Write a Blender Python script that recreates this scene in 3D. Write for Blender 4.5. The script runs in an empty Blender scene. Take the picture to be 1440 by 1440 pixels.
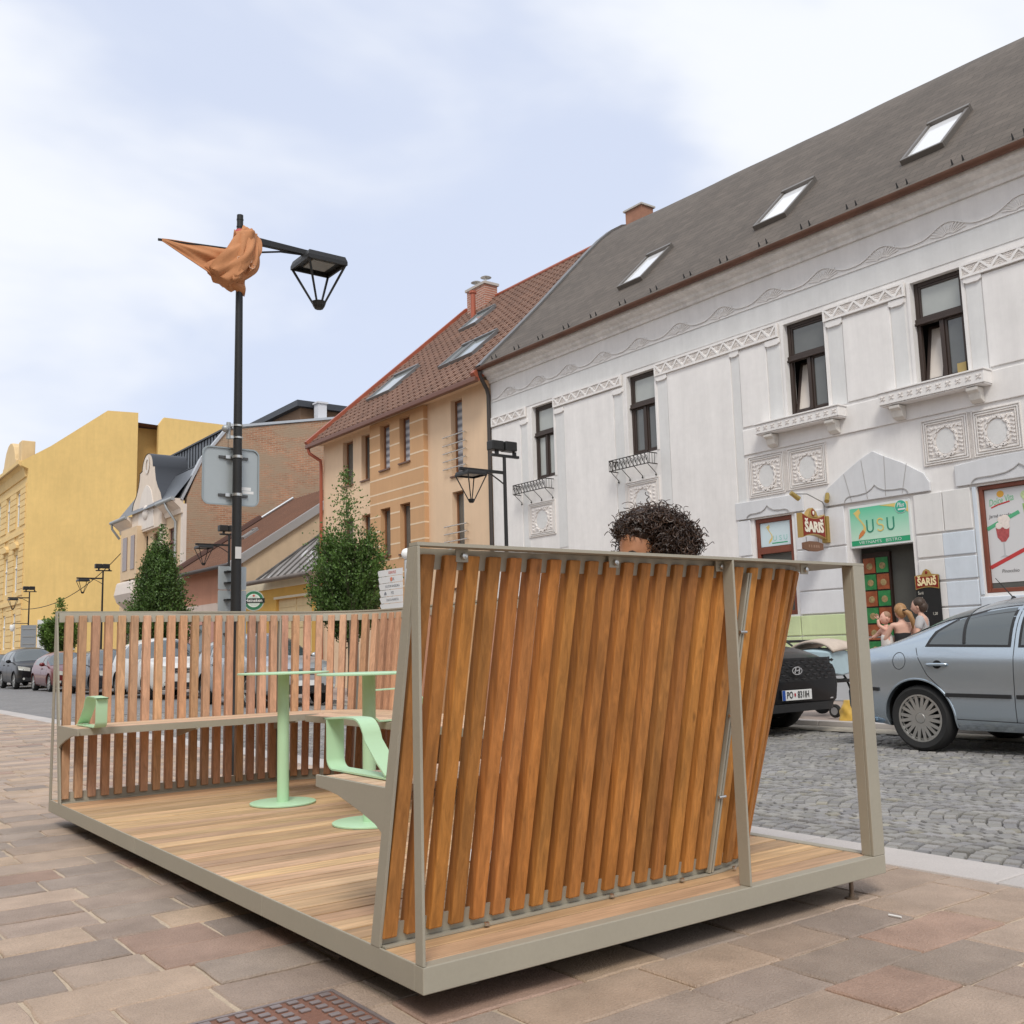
import bpy, bmesh, math, random
from mathutils import Vector, Matrix
sc = bpy.context.scene
COL = sc.collection
R = random.Random(7)
sin, cos, pi = math.sin, math.cos, math.pi

# ------------------------------------------------------------------ mesh builder
class MB:
    def __init__(s):
        s.v = []; s.f = []; s.c = []; s.m = []
        s.col = (1, 1, 1); s.mat = 0
    def face(s, idx):
        s.f.append(tuple(idx)); s.c.append(s.col); s.m.append(s.mat)
    def poly(s, pts):
        n = len(s.v); s.v += [tuple(p) for p in pts]; s.face(range(n, n + len(pts)))
    def box(s, x0, x1, y0, y1, z0, z1):
        n = len(s.v)
        s.v += [(x0,y0,z0),(x1,y0,z0),(x1,y1,z0),(x0,y1,z0),(x0,y0,z1),(x1,y0,z1),(x1,y1,z1),(x0,y1,z1)]
        for q in ((0,3,2,1),(4,5,6,7),(0,1,5,4),(1,2,6,5),(2,3,7,6),(3,0,4,7)): s.face([n+i for i in q])
    def hexa(s, a, b):
        """a: four points of one end, b: four matching points of the other"""
        n = len(s.v); s.v += [tuple(p) for p in a] + [tuple(p) for p in b]
        for q in ((0,3,2,1),(4,5,6,7),(0,1,5,4),(1,2,6,5),(2,3,7,6),(3,0,4,7)): s.face([n+i for i in q])
    def prism(s, pts, off):
        """closed solid: planar polygon pts extruded by the vector off"""
        n = len(s.v); k = len(pts); o = Vector(off)
        s.v += [tuple(p) for p in pts] + [tuple(Vector(p) + o) for p in pts]
        s.face(range(n + k - 1, n - 1, -1)); s.face(range(n + k, n + 2 * k))
        for i in range(k):
            j = (i + 1) % k; s.face((n+i, n+j, n+k+j, n+k+i))
    def grid(s, rows, closed=False):
        n = len(s.v); w = len(rows[0])
        for r in rows: s.v += [tuple(p) for p in r]
        for i in range(len(rows) - 1):
            for j in range(w if closed else w - 1):
                k = (j + 1) % w
                s.face((n+i*w+j, n+i*w+k, n+(i+1)*w+k, n+(i+1)*w+j))
    def tube(s, path, r, n=8, cap=True):
        path = [Vector(p) for p in path]; rs = r if isinstance(r, (list, tuple)) else [r] * len(path)
        rows = []; u = None
        for i, p in enumerate(path):
            t = (path[min(i+1, len(path)-1)] - path[max(i-1, 0)])
            if t.length < 1e-9: t = Vector((0,0,1))
            t.normalize()
            if u is None: u = t.orthogonal().normalized()
            u = (u - t * u.dot(t))
            u = u.normalized() if u.length > 1e-6 else t.orthogonal().normalized()
            w = t.cross(u)
            rows.append([p + (u * cos(2*pi*k/n) + w * sin(2*pi*k/n)) * rs[i] for k in range(n)])
        b = len(s.v); s.grid(rows, True)
        if cap:
            s.face(range(b + n - 1, b - 1, -1)); e = b + (len(path) - 1) * n; s.face(range(e, e + n))
    def lathe(s, prof, c=(0,0,0), n=16, axis='z'):
        rows = []
        for r, h in prof:
            row = []
            for k in range(n):
                a = 2*pi*k/n
                p = (r*cos(a), r*sin(a), h)
                if axis == 'x': p = (h, r*cos(a), r*sin(a))
                if axis == 'y': p = (r*sin(a), h, r*cos(a))
                row.append((c[0]+p[0], c[1]+p[1], c[2]+p[2]))
            rows.append(row)
        b = len(s.v); s.grid(rows, True)
        s.face(range(b + n - 1, b - 1, -1)); e = b + (len(rows) - 1) * n; s.face(range(e, e + n))
    def ball(s, c, r, n=10, m=7):
        rr = r if isinstance(r, (tuple, list)) else (r, r, r)
        rows = []
        for i in range(m + 1):
            t = pi * (i / m) ; t = min(max(t, .02), pi - .02)
            rows.append([(c[0]+rr[0]*sin(t)*cos(2*pi*k/n), c[1]+rr[1]*sin(t)*sin(2*pi*k/n), c[2]-rr[2]*cos(t)) for k in range(n)])
        b = len(s.v); s.grid(rows, True)
        s.face(range(b + n - 1, b - 1, -1)); e = b + m * n; s.face(range(e, e + n))
    def join(s, o, M=None):
        n = len(s.v)
        s.v += [tuple(M @ Vector(p)) for p in o.v] if M is not None else o.v
        s.f += [tuple(i + n for i in q) for q in o.f]; s.c += o.c; s.m += o.m
    def build(s, name, mats, parent=None, smooth=None, bev=0, seg=2):
        me = bpy.data.meshes.new(name)
        vs = s.v
        if parent is not None:
            w = world_loc(parent)
            if not parent.get('local'): vs = [(p[0]-w.x, p[1]-w.y, p[2]-w.z) for p in vs]
        me.from_pydata(vs, [], s.f)
        mats = mats if isinstance(mats, (list, tuple)) else [mats]
        for m in mats: me.materials.append(m)
        if any(s.m): me.polygons.foreach_set('material_index', s.m)
        at = me.color_attributes.new('col', 'FLOAT_COLOR', 'CORNER')
        buf = []
        for c, f in zip(s.c, s.f): buf += list((c[0], c[1], c[2], 1)) * len(f)
        at.data.foreach_set('color', buf)
        me.update(); me.validate()
        o = bpy.data.objects.new(name, me); COL.objects.link(o)
        if parent is not None: o.parent = parent
        if parent is not None and parent.get('local'): o['local'] = 1
        if smooth is not None:
            me.shade_smooth(); me.set_sharp_from_angle(angle=math.radians(smooth))
        if bev:
            md = o.modifiers.new('edge', 'BEVEL'); md.width = bev; md.segments = seg; md.limit_method = 'ANGLE'; md.angle_limit = .6
        return o

def world_loc(o):
    v = Vector((0,0,0))
    while o is not None:
        v = v + Vector(o.location); o = o.parent
    return v

def thing(name, label, cat, loc=(0,0,0), rz=0, group=None, local=False):
    o = bpy.data.objects.new(name, None); COL.objects.link(o)
    o.location = loc; o.rotation_euler = (0, 0, rz)
    o['label'] = label; o['category'] = cat
    if group: o['group'] = group
    if local: o['local'] = 1
    o.empty_display_size = .2
    return o
def tag(o, label, cat, group=None):
    o['label'] = label; o['category'] = cat
    if group: o['group'] = group
    return o
def struct(o, kind='structure'):
    o['kind'] = kind; return o
def copy_tree(o, parent=None):
    c = o.copy(); COL.objects.link(c)
    if parent is not None: c.parent = parent
    for ch in list(o.children): copy_tree(ch, c)
    return c

# ------------------------------------------------------------------ materials
def M(name, base, rough=.6, metal=0., var=0., vs=6., var2=0., vs2=60., bump=0., bs=60., attr=False,
      stretch=(1,1,1), ior=1.45, coat=0., spec=.5, rot=(0,0,0), streak=0., trans=0.):
    m = bpy.data.materials.new(name); m.use_nodes = True
    nt = m.node_tree; N = nt.nodes; L = nt.links
    b = N['Principled BSDF']
    b.inputs['Roughness'].default_value = rough; b.inputs['Metallic'].default_value = metal
    b.inputs['IOR'].default_value = ior; b.inputs['Coat Weight'].default_value = coat
    b.inputs['Coat Roughness'].default_value = .05
    b.inputs['Specular IOR Level'].default_value = spec
    b.inputs['Transmission Weight'].default_value = trans
    b.inputs['Base Color'].default_value = (*base, 1)
    cur = None
    if attr:
        a = N.new('ShaderNodeAttribute'); a.attribute_name = 'col'
        mx = N.new('ShaderNodeMix'); mx.data_type = 'RGBA'; mx.blend_type = 'MULTIPLY'
        mx.inputs[0].default_value = 1; mx.inputs[6].default_value = (*base, 1); L.new(a.outputs['Color'], mx.inputs[7])
        cur = mx.outputs[2]
    co = N.new('ShaderNodeTexCoord'); mp = N.new('ShaderNodeMapping')
    mp.inputs['Scale'].default_value = stretch; mp.inputs['Rotation'].default_value = rot
    L.new(co.outputs['Object'], mp.inputs['Vector'])
    def noise(scale, detail=4, rgh=.6, vec=None):
        n = N.new('ShaderNodeTexNoise'); n.inputs['Scale'].default_value = scale
        n.inputs['Detail'].default_value = detail; n.inputs['Roughness'].default_value = rgh
        L.new(vec or mp.outputs['Vector'], n.inputs['Vector']); return n.outputs['Fac']
    def modulate(cur, fac, amt):
        r = N.new('ShaderNodeMapRange'); r.inputs[1].default_value = .25; r.inputs[2].default_value = .75
        r.inputs[3].default_value = 1 - amt; r.inputs[4].default_value = 1 + amt; L.new(fac, r.inputs[0])
        mx = N.new('ShaderNodeMix'); mx.data_type = 'RGBA'; mx.blend_type = 'MULTIPLY'; mx.inputs[0].default_value = 1
        if cur is None: mx.inputs[6].default_value = (*base, 1)
        else: L.new(cur, mx.inputs[6])
        L.new(r.outputs[0], mx.inputs[7]); return mx.outputs[2]
    if var: cur = modulate(cur, noise(vs), var)
    if var2: cur = modulate(cur, noise(vs2), var2)
    if streak:
        m2 = N.new('ShaderNodeMapping'); m2.inputs['Scale'].default_value = (2.2, 2.2, .25)
        L.new(co.outputs['Object'], m2.inputs['Vector'])
        cur = modulate(cur, noise(1.6, 6, .7, m2.outputs['Vector']), streak)
    if cur is not None: L.new(cur, b.inputs['Base Color'])
    if bump:
        bp = N.new('ShaderNodeBump'); bp.inputs['Strength'].default_value = bump; bp.inputs['Distance'].default_value = .01
        L.new(noise(bs, 5), bp.inputs['Height']); L.new(bp.outputs[0], b.inputs['Normal'])
    return m

def wood(name, base, grain, dark=.55, light=1.15, rough=.62, knots=True, amt=1.):
    """attr 'col' tints each board and shifts its grain; grain = axis along the board"""
    m = bpy.data.materials.new(name); m.use_nodes = True
    nt = m.node_tree; N = nt.nodes; L = nt.links; b = N['Principled BSDF']
    b.inputs['Roughness'].default_value = rough; b.inputs['Specular IOR Level'].default_value = .35
    a = N.new('ShaderNodeAttribute'); a.attribute_name = 'col'
    co = N.new('ShaderNodeTexCoord')
    off = N.new('ShaderNodeVectorMath'); off.operation = 'MULTIPLY_ADD'
    off.inputs[1].default_value = (37, 53, 71); L.new(a.outputs['Color'], off.inputs[0]); L.new(co.outputs['Object'], off.inputs[2])
    s1 = [26, 26, 26]; s1[grain] = .9
    s2 = [7, 7, 7]; s2[grain] = 1.6
    def nz(sv, scale, det, dist=0):
        mp = N.new('ShaderNodeMapping'); mp.inputs['Scale'].default_value = sv; L.new(off.outputs[0], mp.inputs[0])
        n = N.new('ShaderNodeTexNoise'); n.inputs['Scale'].default_value = scale; n.inputs['Detail'].default_value = det
        n.inputs['Roughness'].default_value = .65; n.inputs['Distortion'].default_value = dist
        L.new(mp.outputs[0], n.inputs['Vector']); return n.outputs['Fac']
    g1 = nz(s1, 2.2, 6, .6); g2 = nz(s2, 1.0, 3, .3)
    def rng(f, lo, hi, a0=.3, a1=.7):
        r = N.new('ShaderNodeMapRange'); r.inputs[1].default_value = a0; r.inputs[2].default_value = a1
        r.inputs[3].default_value = lo; r.inputs[4].default_value = hi; L.new(f, r.inputs[0]); return r.outputs[0]
    def mul(x, y):
        q = N.new('ShaderNodeMix'); q.data_type = 'RGBA'; q.blend_type = 'MULTIPLY'; q.inputs[0].default_value = 1
        L.new(x, q.inputs[6]) if not isinstance(x, tuple) else setattr(q.inputs[6], 'default_value', (*x, 1))
        L.new(y, q.inputs[7]); return q.outputs[2]
    cur = mul(tuple(base), a.outputs['Color'])
    cur = mul(cur, rng(g1, 1 - (1-dark)*.75*amt, 1 + (light-1)*amt)); cur = mul(cur, rng(g2, dark + .22, 1.12))
    if knots:
        sk = [9, 9, 9]; sk[grain] = 3.4
        mp = N.new('ShaderNodeMapping'); mp.inputs['Scale'].default_value = sk; L.new(off.outputs[0], mp.inputs[0])
        v = N.new('ShaderNodeTexVoronoi'); v.inputs['Scale'].default_value = 1.0; L.new(mp.outputs[0], v.inputs['Vector'])
        cur = mul(cur, rng(v.outputs['Distance'], .55, 1.0, .03, .09))
    L.new(cur, b.inputs['Base Color'])
    bp = N.new('ShaderNodeBump'); bp.inputs['Strength'].default_value = .25; bp.inputs['Distance'].default_value = .004
    L.new(g1, bp.inputs['Height']); L.new(bp.outputs[0], b.inputs['Normal'])
    return m

STEEL = M('powder_steel', (.365,.34,.272), .48, var=.05, vs=3, var2=.03, vs2=90, bump=.05, bs=400)
MINT = M('mint_steel', (.48,.72,.47), .42, var=.03, vs=5)
BOLT = M('bolt_metal', (.6,.6,.58), .3, metal=1)
SLAT_N = wood('larch_outer', (.54,.232,.060), 2, dark=.5)
SLAT_F = wood('larch_inner', (.55,.325,.195), 2, dark=.62)
DECK = wood('larch_deck', (.68,.445,.26), 0, dark=.5)
SEATW = wood('larch_seat', (.62,.43,.29), 0, dark=.7, knots=False)
SEATW2 = wood('larch_seat_cross', (.62,.43,.29), 1, dark=.7, knots=False)
BLACKM = M('black_metal', (.018,.018,.018), .45, var=.2, vs=4)
DKIRON = M('dark_iron', (.03,.026,.022), .5)
GALV = M('galvanised', (.40,.42,.42), .5, metal=.55, var=.06, vs=3)
WHITEP = M('white_paint', (.8,.8,.78), .45)
GREYP = M('grey_plate', (.42,.46,.47), .45, metal=.3, var=.04, vs=4)
TYRE = M('tyre_rubber', (.022,.022,.022), .8, bump=.1, bs=80)
RIM = M('alloy', (.52,.52,.50), .32, metal=.85)
BLACKPL = M('black_plastic', (.02,.02,.021), .55)
CARGLASS = M('car_glass', (.05,.066,.072), .03, ior=2.0)
CHROME = M('chrome', (.75,.75,.75), .12, metal=1)
LAMPGLASS = M('headlamp_glass', (.55,.56,.52), .08, ior=1.7, coat=1)
REDLAMP = M('red_lamp', (.35,.02,.015), .15, coat=1)
SKIN = M('skin', (.44,.205,.105), .5, var=.06, vs=20)
SKINP = M('pale_skin', (.62,.38,.29), .5, var=.05, vs=20)
# ------------------------------------------------------------------ camera, sky, sun
CAM = Vector((-1.4875, -2.4408, 1.0))
cd = bpy.data.cameras.new('camera'); cam = bpy.data.objects.new('camera', cd); COL.objects.link(cam)
cd.sensor_width = 36; cd.lens = 36 * 1407.34 / 1440; cd.clip_end = 3000; cd.clip_start = .05
az, pit, rol = math.radians(36.84), .1359, .0266
fw = Vector((sin(az)*cos(pit), cos(az)*cos(pit), sin(pit)))
r0 = Vector((cos(az), -sin(az), 0)); u0 = r0.cross(fw)
rt = r0 * cos(rol) - u0 * sin(rol); up = r0 * sin(rol) + u0 * cos(rol)
mw = Matrix((rt, up, -fw)).transposed().to_4x4(); mw.translation = CAM
cam.matrix_world = mw
sc.camera = cam

SUN_EL, SUN_AZ = 50, 218       # azimuth clockwise from +Y
w = bpy.data.worlds.new('World'); sc.world = w; w.use_nodes = True
nt = w.node_tree; N = nt.nodes; L = nt.links
bg = N['Background']
sky = N.new('ShaderNodeTexSky'); sky.sky_type = 'NISHITA'; sky.sun_disc = False
sky.sun_elevation = math.radians(SUN_EL); sky.sun_rotation = math.radians(SUN_AZ)
sky.air_density = 1.0; sky.dust_density = 2.0; sky.ozone_density = 1.5
co = N.new('ShaderNodeTexCoord')
mp = N.new('ShaderNodeMapping'); mp.inputs['Scale'].default_value = (1.0, 1.0, 2.4); mp.inputs['Location'].default_value = (.35, .1, .2)
L.new(co.outputs['Generated'], mp.inputs['Vector'])
n1 = N.new('ShaderNodeTexNoise'); n1.inputs['Scale'].default_value = 1.9; n1.inputs['Detail'].default_value = 5; n1.inputs['Roughness'].default_value = .48
n1.inputs['Distortion'].default_value = .3
L.new(mp.outputs[0], n1.inputs['Vector'])
rp = N.new('ShaderNodeValToRGB'); rp.color_ramp.elements[0].position = .34; rp.color_ramp.elements[1].position = .55
rp.color_ramp.elements[0].color = (.22,.22,.22,1); rp.color_ramp.elements[1].color = (.97,.97,.97,1)
rp.color_ramp.interpolation = 'EASE'
L.new(n1.outputs['Fac'], rp.inputs['Fac'])
blue = N.new('ShaderNodeMix'); blue.data_type = 'RGBA'; blue.inputs[0].default_value = .80
L.new(sky.outputs[0], blue.inputs[6]); blue.inputs[7].default_value = (4.95, 5.55, 7.1, 1)
mx = N.new('ShaderNodeMix'); mx.data_type = 'RGBA'
L.new(rp.outputs['Color'], mx.inputs[0]); L.new(blue.outputs[2], mx.inputs[6]); mx.inputs[7].default_value = (6.75, 6.95, 7.35, 1)
L.new(mx.outputs[2], bg.inputs['Color']); bg.inputs['Strength'].default_value = .1
ld = bpy.data.lights.new('sun', 'SUN'); ld.energy = 1.5; ld.angle = math.radians(18); ld.color = (1, .95, .87)
so = bpy.data.objects.new('sun', ld); COL.objects.link(so)
a_, e_ = math.radians(SUN_AZ), math.radians(SUN_EL)
sd = Vector((sin(a_)*cos(e_), cos(a_)*cos(e_), sin(e_)))
so.rotation_euler = sd.to_track_quat('Z', 'Y').to_euler()
sc.view_settings.view_transform = 'Standard'; sc.view_settings.look = 'None'; sc.view_settings.gamma = 1
sc.view_settings.exposure = .50
sc.cycles.max_bounces = 6; sc.cycles.diffuse_bounces = 4

# ------------------------------------------------------------------ ground
def gz(y):
    t = min(max((y - 3) / 15, 0), 1); return -.06 * t * t * (3 - 2 * t)
def strip(name, x0, x1, ys, z, mat, slope=True):
    b = MB(); rows = []
    for y in ys:
        g = gz(y) if slope else 0
        rows.append([(x0, y, z + g), (x1, y, z + g)])
    b.grid(rows); return struct(b.build(name, mat))
ys = [-8 + i for i in range(0, 40)] + [35, 45, 60, 90]
G = MB(); G.poly([(-900,-900,-.42),(900,-900,-.42),(900,900,-.42),(-900,900,-.42)])
struct(G.build('ground', M('far_ground', (.16,.15,.14), .9, var=.2, vs=.1)))
SAND = M('joint_sand', (.52,.42,.31), .9, var=.15, vs=5, var2=.2, vs2=120, bump=.5, bs=220)
strip('pavement_bedding', -14, 2.63, ys, -.0075, SAND)
PAV = M('porphyry', (1,1,1), .6, attr=True, var=.20, vs=4.5, var2=.16, vs2=150, bump=.7, bs=120, spec=.4)
pal = [tuple(a*c for a, c in zip(q_, (1.10,1.07,.98))) for q_ in ((.41,.315,.255),(.36,.28,.235),(.32,.262,.232),(.43,.325,.25),(.29,.238,.215),(.38,.30,.255),(.34,.268,.235),(.42,.325,.27),(.345,.24,.20))]
b = MB(); rr = random.Random(3)
y = -4.2; row = 0
HOLE = (-.56, -.05, .05, .44)      # manhole cover x0,x1,y0,y1
while y < 30:
    h = rr.uniform(.232, .262)
    x = -5 - rr.random() * .4
    while x < 2.60:
        ln = rr.choice((.28,.34,.40,.46,.52)) + rr.uniform(-.03,.03)
        x1 = min(x + ln, 2.615)
        if 2.615 - x1 < .14: x1 = 2.615
        far = y > 9 or x < -3
        g = rr.uniform(.004, .009) ; ga, gb = x + g, x1 - g * rr.uniform(.8, 1.3); gc, gd = y + rr.uniform(.002,.007), y + h - rr.uniform(.002,.007)
        skip = not (gb < HOLE[0] or ga > HOLE[1] or gd < HOLE[2] or gc > HOLE[3])
        pieces = [(ga, gb, gc, gd)]
        if skip:
            pieces = []
            if ga < HOLE[0] - .05: pieces.append((ga, HOLE[0] - .012, gc, gd))
            if gb > HOLE[1] + .05: pieces.append((HOLE[1] + .012, gb, gc, gd))
            mx0, mx1 = max(ga, HOLE[0] - .012), min(gb, HOLE[1] + .012)
            if gc < HOLE[2] - .03: pieces.append((mx0, mx1, gc, HOLE[2] - .012))
            if gd > HOLE[3] + .03: pieces.append((mx0, mx1, HOLE[3] + .012, gd))
        for (a0, a1, c0, c1) in pieces:
            dz = rr.uniform(-.0025, .0025); tx, ty = rr.uniform(-.004,.004), rr.uniform(-.006,.006)
            k = rr.choice(pal); f = rr.uniform(.88, 1.12); b.col = (k[0]*f, k[1]*f, k[2]*f)
            n = 3 if not far else 1; nl = max(n, int((a1-a0) / .07)) if not far else 1
            per = [(a0 + (a1-a0)*i/nl, c0) for i in range(nl)] + [(a1, c0 + (c1-c0)*i/n) for i in range(n)] + \
                  [(a1 - (a1-a0)*i/nl, c1) for i in range(nl)] + [(a0, c1 - (c1-c0)*i/n) for i in range(n)]
            cx, cy = (a0+a1)/2, (c0+c1)/2; j = .0042 if not far else .002
            per = [(px + rr.uniform(-j, j), py + rr.uniform(-j, j)) for px, py in per]
            q = len(b.v); m = len(per)
            def zz(px, py): return gz(py) + dz + tx*(px-cx) + ty*(py-cy)
            b.v += [(px, py, gz(py) - .02) for px, py in per]
            b.v += [(px, py, zz(px,py) - .005) for px, py in per]
            ins = .006
            tp = []
            for px, py in per:
                d = Vector((cx-px, cy-py)); d.normalize(); tp.append((px + d.x*ins, py + d.y*ins))
            b.v += [(px, py, zz(px,py)) for px, py in tp]
            for lv in (0, 1):
                for i in range(m):
                    i2 = (i+1) % m; b.face((q+lv*m+i, q+lv*m+i2, q+lv*m+m+i2, q+lv*m+m+i))
            b.face(range(q+2*m, q+3*m))
        x = x1
    y += h; row += 1
struct(b.build('pavement', PAV))
# kerb stones, flush with the pavement
KERB = M('granite_kerb', (.50,.465,.44), .7, attr=True, var=.06, vs=3, var2=.12, vs2=160, bump=.3, bs=200)
b = MB(); y = -6.
while y < 80:
    l = rr.uniform(.85, 1.1) if y < 40 else 10; f = rr.uniform(.93, 1.05); b.col = (f, f, f)
    b.box(2.625, 2.95, y + .004, y + l - .004, -.2 + gz(y), gz(y+l/2) + .002); y += l
struct(b.build('kerb', KERB, bev=.008))
# road: basalt setts laid in segmental arcs, then one sheet far away
ROAD = M('road_base', (.045,.042,.038), .9, var=.2, vs=4, var2=.2, vs2=150, bump=.4, bs=120)
strip('road_base', 2.95, 9.0, ys, -.068, ROAD)
SETT = M('basalt_setts', (1,1,1), .6, attr=True, var=.22, vs=.9, var2=.12, vs2=110, bump=.5, bs=110, spec=.45)
b = MB(); W = 1.02; rad = .74
for c in range(6):
    xc = 2.95 + W/2 + c * W
    k = 0; yy = -4.6
    while yy < 19:
        pit_ = .088
        half = math.asin(W/2/rad); n = 12
        for i in range(n):
            a0, a1 = -half + 2*half*i/n, -half + 2*half*(i+1)/n
            am = (a0+a1)/2; e = .0085/rad
            f = rr.uniform(.78, 1.2); tint = rr.uniform(-.012, .014)
            b.col = (.262*f + tint, .253*f + tint*.9, .242*f)
            if rr.random() < .03: b.col = (.28*f, .262*f, .215*f)
            dz = rr.uniform(-.005, .005); j = lambda: rr.uniform(-.005, .005)
            def pt(a, r): return (xc + r*sin(a), yy - rad*cos(half) + r*cos(a))
            q4 = [pt(a0+e, rad-pit_/2+.0075), pt(a1-e, rad-pit_/2+.0075), pt(a1-e, rad+pit_/2-.0075), pt(a0+e, rad+pit_/2-.0075)]
            q4 = [(p[0]+j(), p[1]+j()) for p in q4]
            cx, cy = sum(p[0] for p in q4)/4, sum(p[1] for p in q4)/4
            g = gz(cy) - .04 + dz; q = len(b.v)
            b.v += [(p[0], p[1], g - .03) for p in q4] + [(p[0], p[1], g - .007) for p in q4]
            b.v += [(cx + (p[0]-cx)*.86, cy + (p[1]-cy)*.86, g) for p in q4]
            for lv in (0, 4):
                for t in range(4): b.face((q+lv+t, q+lv+(t+1)%4, q+lv+4+(t+1)%4, q+lv+4+t))
            b.face((q+8, q+9, q+10, q+11))
        yy += pit_
struct(b.build('road', SETT, smooth=50))
strip('road_far', 2.95, 9.0, [18.6, 24, 30, 40, 60, 95], -.036, M('far_setts', (.20,.196,.195), .65, var=.15, vs=1.2, var2=.3, vs2=14, bump=.3, bs=12))
FPAV = M('far_pavement', (.37,.30,.265), .75, var=.12, vs=1.4, var2=.12, vs2=9)
strip('far_pavement', 9.16, 13.0, [-12, 0, 3, 8, 13, 18, 30, 60, 95], .022, FPAV)
b = MB()
for i in range(90): b.box(9.0, 9.155, -10 + i*1.1, -10 + i*1.1 + 1.09, -.3, gz(-10+i*1.1) + .028)
struct(b.build('far_kerb', KERB, bev=.006))
strip('far_gutter', 8.45, 8.99, [-8 + i for i in range(27)], -.030, M('gutter_sand', (.33,.30,.25), .9, var=.35, vs=2.5, var2=.2, vs2=40))

# manhole cover
b = MB(); x0, x1, y0, y1 = HOLE
b.box(x0, x1, y0, y1, -.03, .001)
IRON = M('rusty_iron', (.24,.115,.075), .6, metal=.15, var=.16, vs=9, var2=.15, vs2=90, bump=.4, bs=160)
IRON2 = M('worn_iron', (.31,.26,.25), .42, metal=.45, var=.15, vs=20)
cover = thing('manhole_cover', 'rust brown square iron cover with raised worn studs set in the stone paving', 'manhole cover', ((x0+x1)/2, (y0+y1)/2, 0))
b.build('plate', IRON, cover)
b = MB()
for (a0,a1,c0,c1) in ((x0,x1,y0,y0+.012),(x0,x1,y1-.012,y1),(x0,x0+.012,y0+.012,y1-.012),(x1-.012,x1,y0+.012,y1-.012)): b.box(a0,a1,c0,c1,-.02,.005)
b.build('frame', IRON2, cover)
b = MB(); nn = 9
for i in range(nn):
    for j in range(nn):
        cx = x1 - .040 - i*.0515; cy = y1 - .032 - j*.0415
        if i == 2 and j in (3, 4) or (i == 7 and j in (3,4)): continue
        dx, dy = (.0155, .0105)
        b.box(cx-dx, cx+dx, cy-dy, cy+dy, .0015, .0065)
b.build('stud', IRON2, cover, bev=.0012)
b = MB(); b.tube([(1.858,-.192,.007),(1.862,-.24,.007)], .004, 8)
tag(b.build('cigarette_butt', WHITEP), 'small white cigarette butt lying on the paving beside the parklet corner', 'cigarette butt')

# ------------------------------------------------------------------ the wooden parklet
PX, PY, PZ = 2.15, 4.41, 1.31
park = thing('parklet', 'wooden slatted street parklet with a greige steel frame, deck and benches standing on the pavement', 'parklet', (PX/2, PY/2, 0))
b = MB()                                   # base frame: channels front and back, plates at the sides
b.box(0, PX, 0, .045, .08, .152); b.box(0, PX, PY-.045, PY, .08, .152)
b.box(0, .007, .045, 1.09, .08, .1535); b.box(0, .0075, 1.093, 2.62, .08, .1535); b.box(0, .007, 2.623, PY-.045, .08, .1535)
b.box(PX-.045, PX, .045, PY-.045, .08, .152)
for yy in (1.1, 2.2, 3.3): b.box(.02, PX-.05, yy-.03, yy+.03, .082, .0995)
base = b.build('base_frame', STEEL, park, bev=.003)
for fx, fy in ((.30,.22),(1.985,.05),(.16,PY-.06),(1.985,PY-.06),(.16,2.2),(1.985,2.2)):
    b = MB(); b.lathe([(.009,.012),(.009,.09)], (fx,fy,0), 10); b.lathe([(.026,.0),(.026,.006),(.012,.009),(.012,.02)], (fx,fy,0), 14)
    b.build('foot', M('foot_steel', (.22,.17,.13), .5, metal=.6) if 'foot_steel' not in bpy.data.materials else bpy.data.materials['foot_steel'], park, smooth=40)
b = MB(); b.box(.02, PX-.06, .06, PY-.06, .100, .1265); b.build('shade_sheet', M('shade_sheet_black', (.02,.02,.02), .9), park)  # added black sheet, deepens the shade under the deck and stops bounce
b = MB(); y = .049; dr = random.Random(11)   # deck boards along x
while y < PY - .06:
    f = dr.uniform(.74, 1.12); b.col = (f, f*dr.uniform(.95,1.03), f*dr.uniform(.9,1.05))
    wd = .104
    b.box(.010, PX-.05, y, min(y + wd, PY-.048), .128, .150 + dr.uniform(-.0012,.0012)); y += wd + .008
b.build('deck', DECK, park, bev=.002)

# the U-shaped path of the slat wall.  k runs along it; returns point, inward normal for bottom / top lines
ARC_N = 11
def upath(kind):
    """list of (x, y, nx, ny) for slat centres"""
    if kind == 'b': x0, p, xs, R_, yl = .030, .0777, 1.385, .545, .252
    else: x0, p, xs, R_, yl = .068, .0805, 1.596, .540, .070
    pts = []
    for k in range(18): pts.append((x0 + p*k, yl, 0, 1))
    cx, cy = xs, yl + R_
    s0 = x0 + p*17.5; s1 = xs + R_*pi/2
    for k in range(ARC_N):
        s_ = s0 + (s1 - s0)*(k + .5)/ARC_N
        if s_ < xs: pts.append((s_, yl, 0, 1)); continue
        a = (s_ - xs)/R_
        pts.append((cx + R_*sin(a), cy - R_*cos(a), -sin(a), cos(a)))
    ya, yb = cy, PY - cy; n = 33
    for k in range(n): pts.append((cx + R_, ya + (yb-ya)*(k+.5)/n, -1, 0))
    half = pts[:18 + ARC_N]
    for (x, y, nx, ny) in reversed(half): pts.append((x, PY - y, nx, -ny))
    return pts
UB, UT = upath('b'), upath('t')
ZB, ZT = .176, 1.282
def lerp(a, b, t): return a + (b - a) * t
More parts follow.
